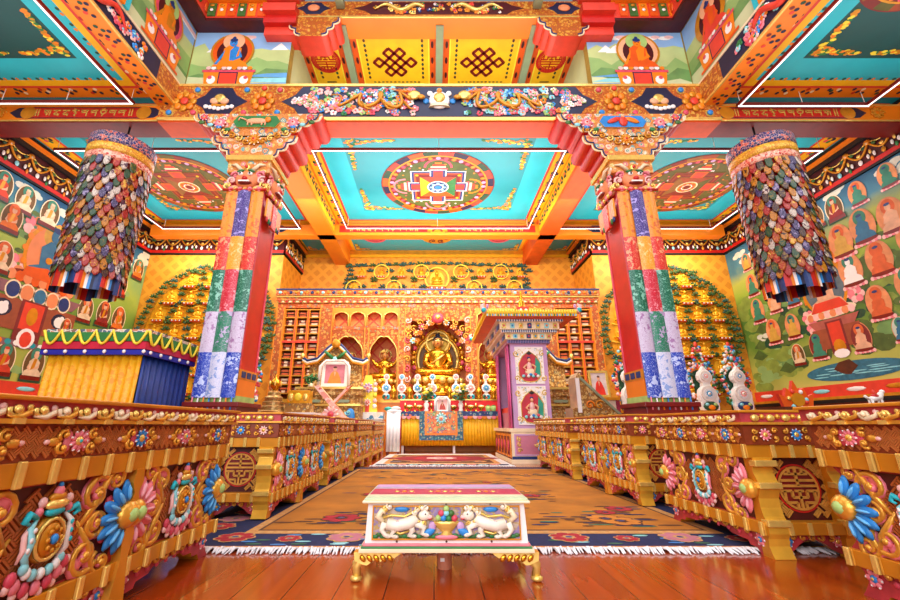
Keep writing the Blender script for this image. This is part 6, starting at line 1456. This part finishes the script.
# ================================================================ WHITE SCARF STAND, YELLOW BUTTER SCULPTURE
t = thing('scarf_stand', 'narrow stand covered in a hanging white silk scarf beside the altar', 'stand', (-.98, 10.3, 0))
b = B(); b.box(-.16, .16, -.14, .14, .9, .95, lacq); [b.box(sx*.13-.02, sx*.13+.02, sy*.1-.02, sy*.1+.02, 0, .9, lacq) for sx in (-1, 1) for sy in (-1, 1)]; b.obj('stool', t)
sw = mat('white_silk', 'eef0ee', .35, 0, .06, 6)
drape(TR(0, -.15, 0), -.16, .17, .06, .96, sw, 'hanging_scarf', .085, .012); o = bpy.data.objects[-1] if False else None
b = B(); b.ell((0, -.02, .98), (.2, .16, .06), sw, 14, 7); b.ell((.05, -.05, 1.05), (.12, .1, .05), sw, 12, 6); b.obj('folded_scarf', t); b = B(); b.ell((-.14, -.06, 1.04), (.1, .06, .05), mat('teal_silk', '2aa89a', .4), 10, 6); b.obj('teal_scarf', t)
t = thing('butter_sculpture', 'tall yellow butter sculpture on a white-clothed table beside the red altar step', 'offering', (-1.72, 10.95, 0))
b = B(); b.box(-.4, .4, -.15, .25, 0, .9, mat('cloth_ivory', 'e8dcc8', .6)); b.box(-.42, .42, -.17, .27, .8, .98, ornate('cloth_blue_white', ['e8e4dc', '3a7a9a', 'f0ece4', '5a9ab8', 'e8dcc8'], 9, 'f0f0e8', .04)); b.obj('table', t)
b = B(TR(-.02, 0, .98)); b.prism([(-.26, 0), (.26, 0), (.22, .3), (.24, .62), (.12, .8), (.08, .95), (-.08, .95), (-.12, .8), (-.24, .62), (-.22, .3)], -.04, .06, lemon, yellow); b.obj('body', t, .008)
b = B(TR(-.02, -.05, .98)); flower(b, 0, .62, .14, -.01, lilac, palepink, rose, 9); flower(b, 0, .25, .1, -.01, palepink, vermil, white, 8); [b.ell((sx*.19, 0, .15+.14*k), (.06, .03, .06), [white, palepink, lemon][k % 3], 8, 5) for sx in (-1, 1) for k in range(5)]; b.box(-.05, .05, -.01, .02, .0, .3, vermil); b.obj('flower_ornament', t)
# ================================================================ PORTRAIT THRONES
thg = rosette('throne_carving', 'a06c2c', ['d8b060', 'e0c080', 'c08a34', 'd8b870', 'a87838', 'd0a050', '7a7a68'], 'e8c474', 14, .4, .6, .2, .08)
def throne(label, x, y, full):
    t = thing('carved_throne', label, 'throne', (x, y, 0))
    b = B(); b.box(-.75, .75, 0, .6, 0, 1.35, thg); b.box(-.8, .8, -.04, .62, 1.35, 1.5, thg); b.box(-.82, .82, -.06, .63, 1.5, 1.55, gold2); b.box(-.78, .78, -.03, .6, 1.1, 1.15, gold2); b.obj('seat_box', t)
    b = B(TR(0, -.02, 0))
    for sx in (-1, 1):
        b.prism([(sx*.35-.14, 1.25), (sx*.35-.18, 1.22), (sx*.35-.14, 1.18), (sx*.35+.14, 1.18), (sx*.35+.18, 1.22), (sx*.35+.14, 1.25)], -.02, 0, slate, gold2); b.ell((sx*.55, 0, .85), (.12, .03, .2), blue, 10, 6)
        for k in range(4): spiral(b, sx*.5, .5+.15*k, .08, k, 1.2*sx, [aqua, rose, gold][k % 3], .02, -.02, 10, 5)
    b.obj('front_carving', t)
    b = B(); b.box(-.68, .68, .48, .58, 1.55, 2.25, thg); b.prism([(-.74, 2.2), (.74, 2.2), (.5, 2.32), (.25, 2.55), (0, 2.72), (-.25, 2.55), (-.5, 2.32)], .46, .58, thg, gold2); b.obj('backrest', t)
    b = B()
    for off, m, r in ((0, dkblue, .035), (.06, white, .03), (.11, ochre, .035)):
        for sx in (-1, 1): b.tube([(0, .4, 2.78-off), (sx*.2, .39, 2.6-off), (sx*.45, .39, 2.32-off), (sx*.72, .4, 2.26-off), (sx*.85, .41, 2.34-off)], r, m, 7)
    for sx in (-1, 1): b.tube([(sx*.28, .38, 2.5), (sx*.05, .37, 2.3)], [.04, .05], green, 6); b.ell((sx*.86, .4, 2.38), (.06, .05, .08), gold2, 8, 5)
    b.ell((0, .36, 2.28), (.08, .05, .08), aqua, 8, 5); b.ell((0, .36, 2.7), (.12, .05, .12), ochre, 10, 6); b.obj('canopy_swag', t)
    return t
throne('gold carved throne with striped canopy swag holding a framed portrait and plant', -2.56, 10.1, 1)
throne('gold carved throne half hidden behind the pink shrine', 2.75, 10.2, 0)
framed('framed_portrait', 'white framed portrait of a person in red and yellow on the gold throne', -2.46, 10.12, 1.56, .64, .62, white, mat('portrait_pink', 'd8808a', .5), mat('portrait_saffron', 'e08a2a', .5), .06, True)
t = thing('potted_plant', 'small leafy green plant on the gold throne in front of the framed portrait', 'plant', (-3.0, 10.08, 1.55)); rnd = random.Random(3)
b = B()
for k in range(40): a = rnd.random()*6.28; r = rnd.uniform(0, .2); b.ell((r*math.cos(a), .5*r*math.sin(a)-.04, .08+rnd.uniform(0, .2)), (.05, .03, .02), [leafg, green][k % 2], 6, 4, RY(rnd.random()*3))
b.obj('foliage', t); b = B(); b.lathe([(.06, 0), (.08, .08), (.07, .08)], cream, (0, -.04, 0), 12); b.obj('pot', t)
# crossed folding stands
pkw = ornate('stand_cloth', ['f0b8a0', 'f4c8b4', 'ec9a84', 'f0b8a0', 'f0b8a0', 'd8604a'], 9, 'f8dccc', .03, .5, .2, .1)
def xstand(label, x, y, cr=1):
    t = thing('folding_stand', label, 'stand', (x, y, 0))
    for sx in (-1, 1):
        b = B(TR(0, .02*sx, 0)); b.prism([(sx*.32-.05, 1.38), (sx*.32+.04, 1.41), (-sx*.32+.05, .72), (-sx*.32-.05, .68)], -.07, .07 if sx > 0 else .06, pkw, skin); b.bar(-sx*.3, .72, -sx*.36, 0, .05, -.06, .06, pkw); b.obj('crossed_board', t)
    b = B(TR(0, -.11, 0)); flower(b, 0, .85, .16, 0, palepink, rose, vermil, 10); b.prism([(-.3, .4), (.3, .4), (.25, .75), (0, .98), (-.25, .75)], -.0, .03, mat('scarf_yellow', 'f0c878', .5), orange); b.ell((.1, -.02, .6), (.14, .03, .09), rose, 9, 5); b.obj('hung_cloth', t)
xstand('pink painted crossed folding stand behind the fourth table, in front of the portrait throne', -1.97, 8.125)
# triangular carved stand and boxed portrait by the far pillar
t = thing('sloped_stand', 'cream and gold carved stand with a sloping edge, beside the pink shrine', 'stand', (3.3, 8.6, 0))
b = B(); b.prism([(-.45, 0), (.55, 0), (.55, .85), (-.2, 1.62), (-.26, 1.72), (-.33, 1.62), (-.33, 1.0), (-.45, 1.0)], 0, .5, thg, cream); b.obj('side_board', t)
b = B(TR(0, -.01, 0)); b.bar(-.24, 1.6, .55, .82, .05, -.02, .0, slate); b.box(-.35, -.27, -.02, 0, .9, 1.6, white); [spiral(b, -.1+.2*(k % 3), .55+.25*(k//3), .1, k, 1.2, [orange, ochre, gold2][k % 3], .02, -.01, 12, 5) for k in range(8)]; b.obj('edge_carving', t)
t = thing('pedestal_box', 'pale painted box pedestal under the framed portrait next to the red pillar', 'pedestal', (3.86, 9.5, 0)); b = B(); b.box(-.35, .35, 0, .5, 0, 1.2, mat('pedestal_pale', 'd8c8b0', .5, 0, .1, 8)); b.obj('body', t, .01); b = B(); b.box(-.38, .38, -.03, .52, 1.2, 1.26, ochre); b.box(.28, .36, -.02, 0, .1, 1.2, mat('portrait_wine', '8a1c3c', .5)); flower(b, -.05, .95, .16, -.01, cream, gold2, aqua, 10); b.obj('top', t)
framed('framed_portrait', 'gold framed photo of a person in a red robe on the pale pedestal', 3.86, 9.6, 1.27, .46, .62, gold2, mat('portrait_grey', 'd8c8c4', .5), mat('robe_red', 'e0301c', .5), .08)
# gold urn and box on the drape side
t = thing('low_cabinet', 'low gold painted cabinet under the silver-gold stupa urn', 'cabinet', (-3.05, 8.45, 0)); b = B(); b.box(-.62, .62, -.05, .5, 0, .86, thg); b.box(-.66, .66, -.08, .52, .86, .9, white); b.obj('body', t); b = B(); [b.ell((-.4+.27*k, -.06, .6), (.1, .02, .14), [aqua, rose, gold2, blue][k], 9, 5) for k in range(4)]; b.obj('front_carving', t)
t = thing('stupa_urn', 'tiered silver-gold stupa urn with a knob on the low white-topped cabinet', 'urn', (-3.32, 8.62, .9)); b = B(); b.lathe([(.27, 0), (.28, .03), (.25, .05), (.25, .12), (.21, .14), (.21, .21), (.17, .23), (.18, .3), (.13, .34), (.13, .4), (.08, .44)], mat('old_silver_gold', 'c8a468', .35, .7, .3, 30), (0, 0, 0), 24, 1., False); b.obj('tiers', t); b = B(); b.lathe([(.05, .43), (.04, .46), (.1, .52), (.12, .58), (.09, .65), (.03, .7), (.015, .78)], gilt, (0, 0, 0), 16); [b.ell((.12*math.cos(k), .12*math.sin(k), .58), (.025, .025, .06), gold2, 6, 4) for k in range(6)]; b.obj('finial', t)
t = thing('gold_casket', 'square gold embossed casket beside the stupa urn', 'box', (-2.78, 8.6, .9)); b = B(); b.box(-.26, .26, -.12, .2, 0, .18, thg); b.obj('base', t); b = B(); b.box(-.22, .22, -.1, .18, .18, .44, mat('casket_gold', 'f0b028', .3, .5, .15, 10)); [b.ell((sx*.15, -.1, .3), (.06, .03, .08), red if k else gold2, 8, 5) for sx in (-1, 1) for k in (0,)]; b.ell((0, -.11, .31), (.08, .03, .08), lemon, 10, 5); b.obj('chest', t, .01)
# ================================================================ TALL GOURD SCULPTURES
wre = [aqua, rose, green, white, blue, orange, vermil, dgreen, palepink]
def gourd(label, x, y, c1, c2, seed):
    t = thing('gourd_offering', label, 'offering', (x, y, 0)); rnd = random.Random(seed); z = 1.0
    b = B(); b.box(-.3, .3, -.15, .3, 0, .94, lacq); b.box(-.33, .33, -.18, .32, .94, 1.0, ochre); b.obj('pedestal', t)
    b = B(TR(0, 0, z)); pts = []
    pr = [(0, .2), (.1, .22), (.2, .21), (.36, .23), (.5, .19), (.58, .1), (.66, .09), (.74, .16), (.84, .17), (.93, .13), (1.0, .05), (1.08, .0)]
    pts = [(-w, h) for h, w in pr]+[(w, h) for h, w in pr[::-1]]
    b.prism(pts, -.06, .06, discw); b.obj('body', t, .015)
    for zz, r, m in ((.4, .19, c1), (.83, .13, c2)):
        b = B(TR(0, -.07, z+zz)); b.prism([(r*math.cos(k*PI/12), r*math.sin(k*PI/12)) for k in range(24)], -.02, .01, mat('butter_grey', 'e8e0d4', .5)); b.prism([(r*.65*math.cos(k*PI/12), r*.65*math.sin(k*PI/12)) for k in range(24)], -.03, .0, mat('butter_haze', 'dcdcdc', .5)); flower(b, 0, 0, r*.5, -.03, m, discw, ochre, 10, 0., 2*PI, .5); b.obj('flower_disc', t)
    b = B(TR(0, -.07, z+.1)); b.ell((0, 0, 0), (.19, .03, .12), dgreen if c1 is discb else dkblue, 12, 6); b.ell((0, -.03, -.03), (.09, .02, .06), orange, 10, 5); [b.ell((sx*.1, -.03, .04), (.05, .02, .04), [aqua, lgreen][sx > 0], 8, 5) for sx in (-1, 1)]; b.obj('base_ornament', t)
    b = B(TR(0, .08, z))
    for k in range(150):
        f = rnd.random(); 
        if f < .6: a = -PI*.2+PI*1.4*rnd.random(); q = .28+.08*rnd.random(); xx, zz = q*math.cos(a), .78+q*1.05*math.sin(a)
        elif f < .75: xx, zz = (rnd.choice((-1, 1))*(.2+.1*rnd.random()), rnd.uniform(.1, .6))
        else: zz = rnd.uniform(1.1, 1.62); xx = rnd.uniform(-1, 1)*(.3-.45*(zz-1.1)) 
        b.ell((xx, -.02*rnd.random(), zz), (.045, .035, .045), wre[k % 9], 7, 5)
    b.ell((0, 0, 1.65), (.05, .03, .08), vermil, 7, 5); b.box(-.2, .2, .02, .06, 0, 1.0, dgreen); b.box(-.12, .12, -.03, 0, 1.12, 1.17, cream); b.obj('flower_wreath', t)
gourd('tall white gourd butter sculpture with a blue lower disc, in front of the round relief', 6.78, 10.3, discb, discp, 1)
gourd('tall white gourd butter sculpture with a pink lower disc, next to the lake mural', 7.62, 10.3, discp, discb, 2)
gourd('tall white gourd butter sculpture half hidden by the red pillar, shrine side', 4.88, 10.3, discb, discp, 3)
gourd('tall wreathed butter sculpture half hidden by the red pillar, drape side', -4.72, 10.3, discp, discb, 4)
# ornaments on a side table before the lake mural
t = thing('side_table', 'plain dark side table before the lake mural, mostly behind the carved tables', 'table', (5.6, 5.75, 0)); b = B(); b.box(-.95, .95, -.2, .3, .84, .89, brown); b.obj('tabletop', t)
for sx in (-1, 1):
    for sy in (-.15, .25): b = B(); b.box(sx*.85-.03, sx*.85+.03, sy-.03, sy+.03, 0, .84, brown); b.obj('leg', t)
t = thing('crown_ornament', 'orange flame-edged ornament with a gold disc on the side table before the lake mural', 'ornament', (5.0, 5.75, .89)); b = B(); b.prism([(-.2, 0), (.2, 0), (.24, .18), (.16, .14), (.12, .26), (.06, .2), (0, .36), (-.06, .2), (-.12, .26), (-.16, .14), (-.24, .18)], -.02, .03, deeporange, vermil); b.obj('flame_plate', t); b = B(); b.prism([(.09*math.cos(k*PI/8), .1+.09*math.sin(k*PI/8)) for k in range(16)], -.04, -.02, ochre); [b.ell((.12*math.cos(k), -.03, .1+.12*math.sin(k)), (.03, .02, .03), [aqua, white, vermil, gold2][k % 4], 7, 4) for k in range(7)]; b.obj('gold_disc', t)
t = thing('animal_figurine', 'small white and red animal figurine on the side table before the lake mural', 'figurine', (6.1, 5.75, .89)); b = B(); b.tube([(-.08, 0, .1), (0, 0, .12), (.06, 0, .13), (.1, 0, .19)], [.035, .04, .04, .03], white, 8); b.ell((.12, 0, .21), (.035, .025, .028), white, 8, 5); [b.tube([(q, sy*.02, .1), (q, sy*.025, .0)], [.014, .012], white, 6) for q in (-.07, .06) for sy in (-1, 1)]; b.tube([(-.09, 0, .11), (-.14, 0, .15)], [.014, .02], white, 6); b.obj('body', t); b = B(); b.ell((0, 0, .15), (.05, .042, .03), red, 8, 5); b.ell((.0, 0, .2), (.02, .02, .04), vermil, 7, 5); b.obj('saddle', t)
# ================================================================ PINK SHRINE THRONE WITH PAGODA ROOF
t = thing('canopy_shrine', 'lilac canopied shrine throne with a yellow pagoda roof and pink curtains, beside the aisle', 'shrine', (1.4, 7.75, 0))
Wd, Dp = .7, 1.75
rosep = mat('shrine_rose', 'c8788a', .5, 0, .08, 6)
b = B(); b.box(0, 1.0, 0, Dp+.2, 0, .56, lacq); b.box(-.03, 1.03, -.03, Dp+.23, .54, .6, cream); b.box(-.02, 1.02, -.02, Dp+.2, 0, .07, cream); b.obj('base', t)
b = B(); b.box(.0, 1.0, -.012, 0, .07, .54, cream); b.box(.07, .96, -.02, -.012, .16, .48, rosep); b.bframe(.05, .98, .13, .5, .025, -.024, -.012, lilac); b.box(0, 1, -.02, -.012, .07, .12, dkblue)
flower(b, .6, .32, .08, -.03, cyan, gold2, aqua, 10); [spiral(b, .6+.14*math.cos(k*PI/3), .32+.12*math.sin(k*PI/3), .05, k, 1.2, gold2, .012, -.026, 10, 5) for k in range(6)]; [spiral(b, .14, .22+.1*k, .045, k, 1.2, gold2, .012, -.026, 10, 5) for k in range(3)]
b.obj('base_front', t)
b = B(RZ(-PI/2)); 
for k in range(5): b.box(-.36*(k+1)+.03, -.36*k-.03, -.02, 0, .1, .5, casepl); b.box(-.36*(k+1)+.07, -.36*k-.07, -.026, -.02, .14, .46, dkred); b.ell((-.36*(k+.5), -.03, .3), (.08, .015, .1), rose, 9, 5)
b.obj('base_side', t)
Z1 = 2.16
wdm = rosette('shrine_lattice', 'f2ecdf', ['f4efe4', 'e0c888', 'f8f4ec', '4a98a8', 'f4efe4', 'd8b060'], 'f6f2ea', 24, .5, .1)
def side_panel(y, nm, deco=True):
    b = B(TR(.07, y, 0)); b.box(0, Wd, 0, .08, .6, Z1, lilac); b.obj(nm, t)
    if not deco: return
    for z0 in (.68, 1.42):
        b = B(TR(.07, y, 0)); h = .66; cx = Wd/2
        b.box(.1, Wd-.1, -.012, 0, z0, z0+h, wdm); b.bframe(.08, Wd-.08, z0-.02, z0+h+.02, .02, -.02, 0, white)
        a = [(cx-.2, z0+.12), (cx-.12, z0+.03), (cx, z0-.0+.01), (cx+.12, z0+.03), (cx+.2, z0+.12), (cx+.21, z0+.36), (cx+.13, z0+.5), (cx, z0+.6), (cx-.13, z0+.5), (cx-.21, z0+.36)]
        b.prism(a, -.018, -.012, mat('niche_crimson', 'c02838', .5), gold2); b.prism([(cx+.08, z0+.1), (cx+.2, z0+.13), (cx+.21, z0+.35), (cx+.12, z0+.48), (cx+.1, z0+.3)], -.024, -.018, mat('niche_jade', '2a9a7a', .5)); b.prism([(cx-.06, z0+.55), (cx, z0+.6), (cx+.06, z0+.55), (cx, z0+.52)], -.026, -.018, black)
        b.tube([(p[0], -.02, p[1]) for p in a+a[:1]], .01, gold2, 5)
        for sx in (-1, 1): spiral(b, cx+sx*.25, z0+.55, .06, sx, 1.2*sx, gold2, .012, -.018, 10, 5); spiral(b, cx+sx*.25, z0+.08, .06, sx, -1.2*sx, gold2, .012, -.018, 10, 5)
        b.obj('arched_panel', t)
        b = B(TR(.07+cx, y-.03, z0)); b.ell((0, 0, .2), (.1, .03, .07), cream, 10, 6); b.ell((-.01, -.0, .3), (.05, .03, .09), palepink, 9, 6); b.ell((-.01, -.01, .42), (.03, .03, .04), skin, 9, 6); b.ell((-.01, 0, .46), (.035, .025, .025), dkblue, 8, 5); b.tube([(-.05, 0, .34), (-.12, -.01, .28), (-.06, -.02, .22)], [.02, .018, .012], skin, 6); b.tube([(.04, 0, .34), (.1, -.01, .3), (.08, -.02, .2)], [.02, .018, .012], skin, 6)
        for k in range(7): b.ell((-.13+.045*k, -.015, .12+.03*(k % 2)), (.035, .02, .03), [aqua, rose, white, blue][k % 4], 7, 4)
        b.obj('painted_goddess', t)
side_panel(0, 'side_panel'); side_panel(Dp-.08, 'side_panel', False)
b = B(); b.box(.07+Wd-.06, .07+Wd, .08, Dp-.08, .6, Z1, lilac); b.obj('back_panel', t)
b = B(); b.box(.1, .07+Wd-.06, .1, Dp-.1, .6, .9, rosep); b.box(.1, .8, .15, Dp-.15, .9, 1.0, vermil); b.obj('seat', t)
for y0 in (.08, Dp-.4):
    b = B(TR(.07, y0, 0) @ RZ(-PI/2)); n = 24; vs = []
    for i in range(n+1): x = -.32*i/n; yy = -.02-.02*math.sin(i*1.6); vs += [(x, yy, .6), (x*.7 if y0 < 1 else -.32+(x+.32)*.7, yy, 1.2), (x, yy, Z1)]
    b.add(vs, [(3*i+j, 3*i+3+j, 3*i+4+j, 3*i+1+j) for i in range(n) for j in (0, 1)], mat('pink_curtain', 'e0609a', .5, 0, .1, 8), True); o = b.obj('curtain', t); k = o.modifiers.new('s', 'SOLIDIFY'); k.thickness = .008
b = B(TR(.06, .3, 0)); b.box(.0, .03, .0, .1, .6, Z1, slate); b.obj('post', t)
# tiers of the cornice
for nm, o_, z0, z1, m in (('cornice_tier', .06, Z1, Z1+.07, lilac), ('cornice_tier', .1, Z1+.07, Z1+.19, cream), ('cornice_tier', .18, Z1+.19, Z1+.24, white), ('cornice_tier', .22, Z1+.24, Z1+.38, cream), ('cornice_tier', .28, Z1+.38, Z1+.44, white)):
    b = B(); X0, X1, Y0, Y1 = .07-o_, .07+Wd+o_, -o_, Dp+o_; b.box(X0, X1, Y0, Y1, z0, z1, m)
    if z1-z0 > .1:
        n = 7
        for k in range(n):
            q = X0+(X1-X0)*(k+.5)/n; b.box(q-.04, q+.04, Y0-.015, Y0, z0+.02, z1-.02, [gold2, aqua, gold2, dkblue][k % 4]); b.ell((q, Y0-.018, (z0+z1)/2), (.022, .012, .022), [rose, blue, orange][k % 3], 7, 4)
        for k in range(12): q = Y0+(Y1-Y0)*(k+.5)/12; b.box(X0-.015, X0, q-.05, q+.05, z0+.02, z1-.02, [dkblue, blue, lilac, white][k % 4])
    else:
        for k in range(26): q = X0+(X1-X0)*(k+.5)/26; b.box(q-.01, q+.01, Y0-.012, Y0, z0, z1, dkblue)
    b.obj(nm, t)
b = B(); ov = .5; X0, X1, Y0, Y1 = .07-ov, .07+Wd+ov, -ov*.9, Dp+ov*.9; zr = Z1+.44
cr = (.07+Wd/2, Dp/2)
b.add([(X0, Y0, zr), (X1, Y0, zr), (X1, Y1, zr), (X0, Y1, zr), (.07-.28, -.28, zr-.02), (.07+Wd+.28, -.28, zr-.02), (.07+Wd+.28, Dp+.28, zr-.02), (.07-.28, Dp+.28, zr-.02)], [(0, 4, 5, 1), (1, 5, 6, 2), (2, 6, 7, 3), (3, 7, 4, 0)], deeporange)
b.add([(X0, Y0, zr), (X1, Y0, zr), (X1, Y1, zr), (X0, Y1, zr), (X0, Y0, zr+.1), (X1, Y0, zr+.1), (X1, Y1, zr+.1), (X0, Y1, zr+.1)], [(0, 1, 5, 4), (1, 2, 6, 5), (2, 3, 7, 6), (3, 0, 4, 7)], yellow)
b.add([(X0, Y0, zr+.1), (X1, Y0, zr+.1), (X1, Y1, zr+.1), (X0, Y1, zr+.1), (cr[0]-.2, cr[1]-.6, zr+.22), (cr[0]+.2, cr[1]-.6, zr+.22), (cr[0]+.2, cr[1]+.6, zr+.22), (cr[0]-.2, cr[1]+.6, zr+.22)], [(0, 1, 5, 4), (1, 2, 6, 5), (2, 3, 7, 6), (3, 0, 4, 7), (4, 5, 6, 7)], yellow)
for k in range(34): q = X0+(X1-X0)*(k+.5)/34; b.ell((q, Y0-.01, zr+.08), (.022, .03, .045), lemon, 7, 5); b.box(q-.012, q+.012, Y0-.012, Y0, zr, zr+.05, [aqua, green, blue][k % 3])
for k in range(40): q = Y0+(Y1-Y0)*(k+.5)/40; b.ell((X0-.01, q, zr+.08), (.03, .022, .03), lemon, 7, 5)
b.obj('roof', t)
for (x, y) in ((X0, Y0), (X1, Y0), (X0, Y1), (X1, Y1)):
    sx = -1 if x == X0 else 1; b = B(TR(x, y, zr+.08)); b.tube([(0, 0, 0), (sx*.05, 0, .04), (sx*.07, 0, .12), (sx*.02, 0, .16)], [.06, .05, .035, .012], palepink, 7); b.ell((sx*.04, -.03, .03), (.05, .04, .05), cyan, 8, 5); b.ell((-sx*.03, -.02, .1), (.03, .03, .05), lilac, 7, 5); b.obj('corner_ornament', t)
b = B(TR(cr[0]+.02, cr[1]-.6, zr+.2)); b.box(-.16, .16, 0, .3, 0, .08, yellow); b.box(-.12, .12, .02, .28, .08, .2, vermil); b.lathe([(.1, .2), (.06, .26), (.08, .32), (.03, .38), (.04, .44), (.005, .58)], gilt, (0, .15, 0), 12); [b.ell((sx*.05, -.01, .12), (.03, .02, .03), white, 7, 4) for sx in (-1, 1)]; b.obj('finial', t)
# ================================================================ LIGHT
def area(name, loc, rot, sx, sy, e, c):
    l = bpy.data.lights.new(name, 'AREA'); l.shape = 'RECTANGLE'; l.size = sx; l.size_y = sy; l.energy = e; l.color = hx(c)[:3]
    o = bpy.data.objects.new(name, l); COL.objects.link(o); o.location = loc; o.rotation_euler = rot; return o
area('daylight_doorway', (-1.5, -3.8, 3.2), (PI/2, 0, -.1), 7, 4, 600, 'f2f4ff')
area('lantern_daylight', (.1, 1.5, 9.4), (0, 0, 0), 8, 7, 520, 'eef2ff')
area('lantern_fill', (.1, -3.5, 8.0), (PI/2, 0, 0), 8, 1.6, 420, 'f4f6ff')  # added fill light, no window modelled; brightens the high murals and upper beam
area('gallery_fill', (.1, 7.0, 7.0), (PI, 0, 0), 5, .8, 70, 'fff4e4')  # unseen uplight added to brighten the yellow upper panels, no fitting there
for nm, x, y in (('coffer_light', -6, 9), ('coffer_light', .1, 9), ('coffer_light', 6, 9), ('coffer_light', -6.6, 3.5), ('coffer_light', 6.7, 3.5)):
    area(nm, (x, y, 6.15), (0, 0, 0), 3.2, 3.2, 170 if x == .1 else 110, 'f4f4ff')
    area(nm, (x, y, 5.0 if y > 5 else 5.6), (PI, 0, 0), 5.4, 4, (210 if x == .1 else 120) if y > 5 else 70, 'f4f6ff')  # added uplight without a fitting, lifts the teal of the coffers
area('rear_bay_fill', (.1, 12.2, 5.9), (PI, 0, 0), 6, .8, 25, 'fff6e8')  # small unseen uplight, added to lighten the ceiling behind the rear beam
area('altar_light', (.1, 8.6, 5.8), (PI/4.2, 0, 0), 7, .5, 360, 'fff2dc')
for sx in (-1, 1): area('relief_light', (.1+6.6*sx, 10.6, 5.6), (PI/5, 0, 0), 3, .3, 60, 'fff0d0')
w = bpy.data.worlds.new('World'); SC.world = w; w.use_nodes = True
w.node_tree.nodes['Background'].inputs[0].default_value = (.92, .96, 1, 1); w.node_tree.nodes['Background'].inputs[1].default_value = .28
# ================================================================ CAMERA
cd = bpy.data.cameras.new('camera'); cam = bpy.data.objects.new('camera', cd); COL.objects.link(cam)
cam.location = (0, 0, .65); cam.rotation_euler = (PI/2+math.atan(125.5/405), 0, 0)
cd.sensor_width = 36; cd.lens = 405/900*36; cd.shift_x = 16/900; cd.clip_end = 100; cd.clip_start = .05
SC.camera = cam
SC.view_settings.view_transform = 'Standard'; SC.view_settings.look = 'None'; SC.view_settings.exposure = 0; SC.view_settings.gamma = 1
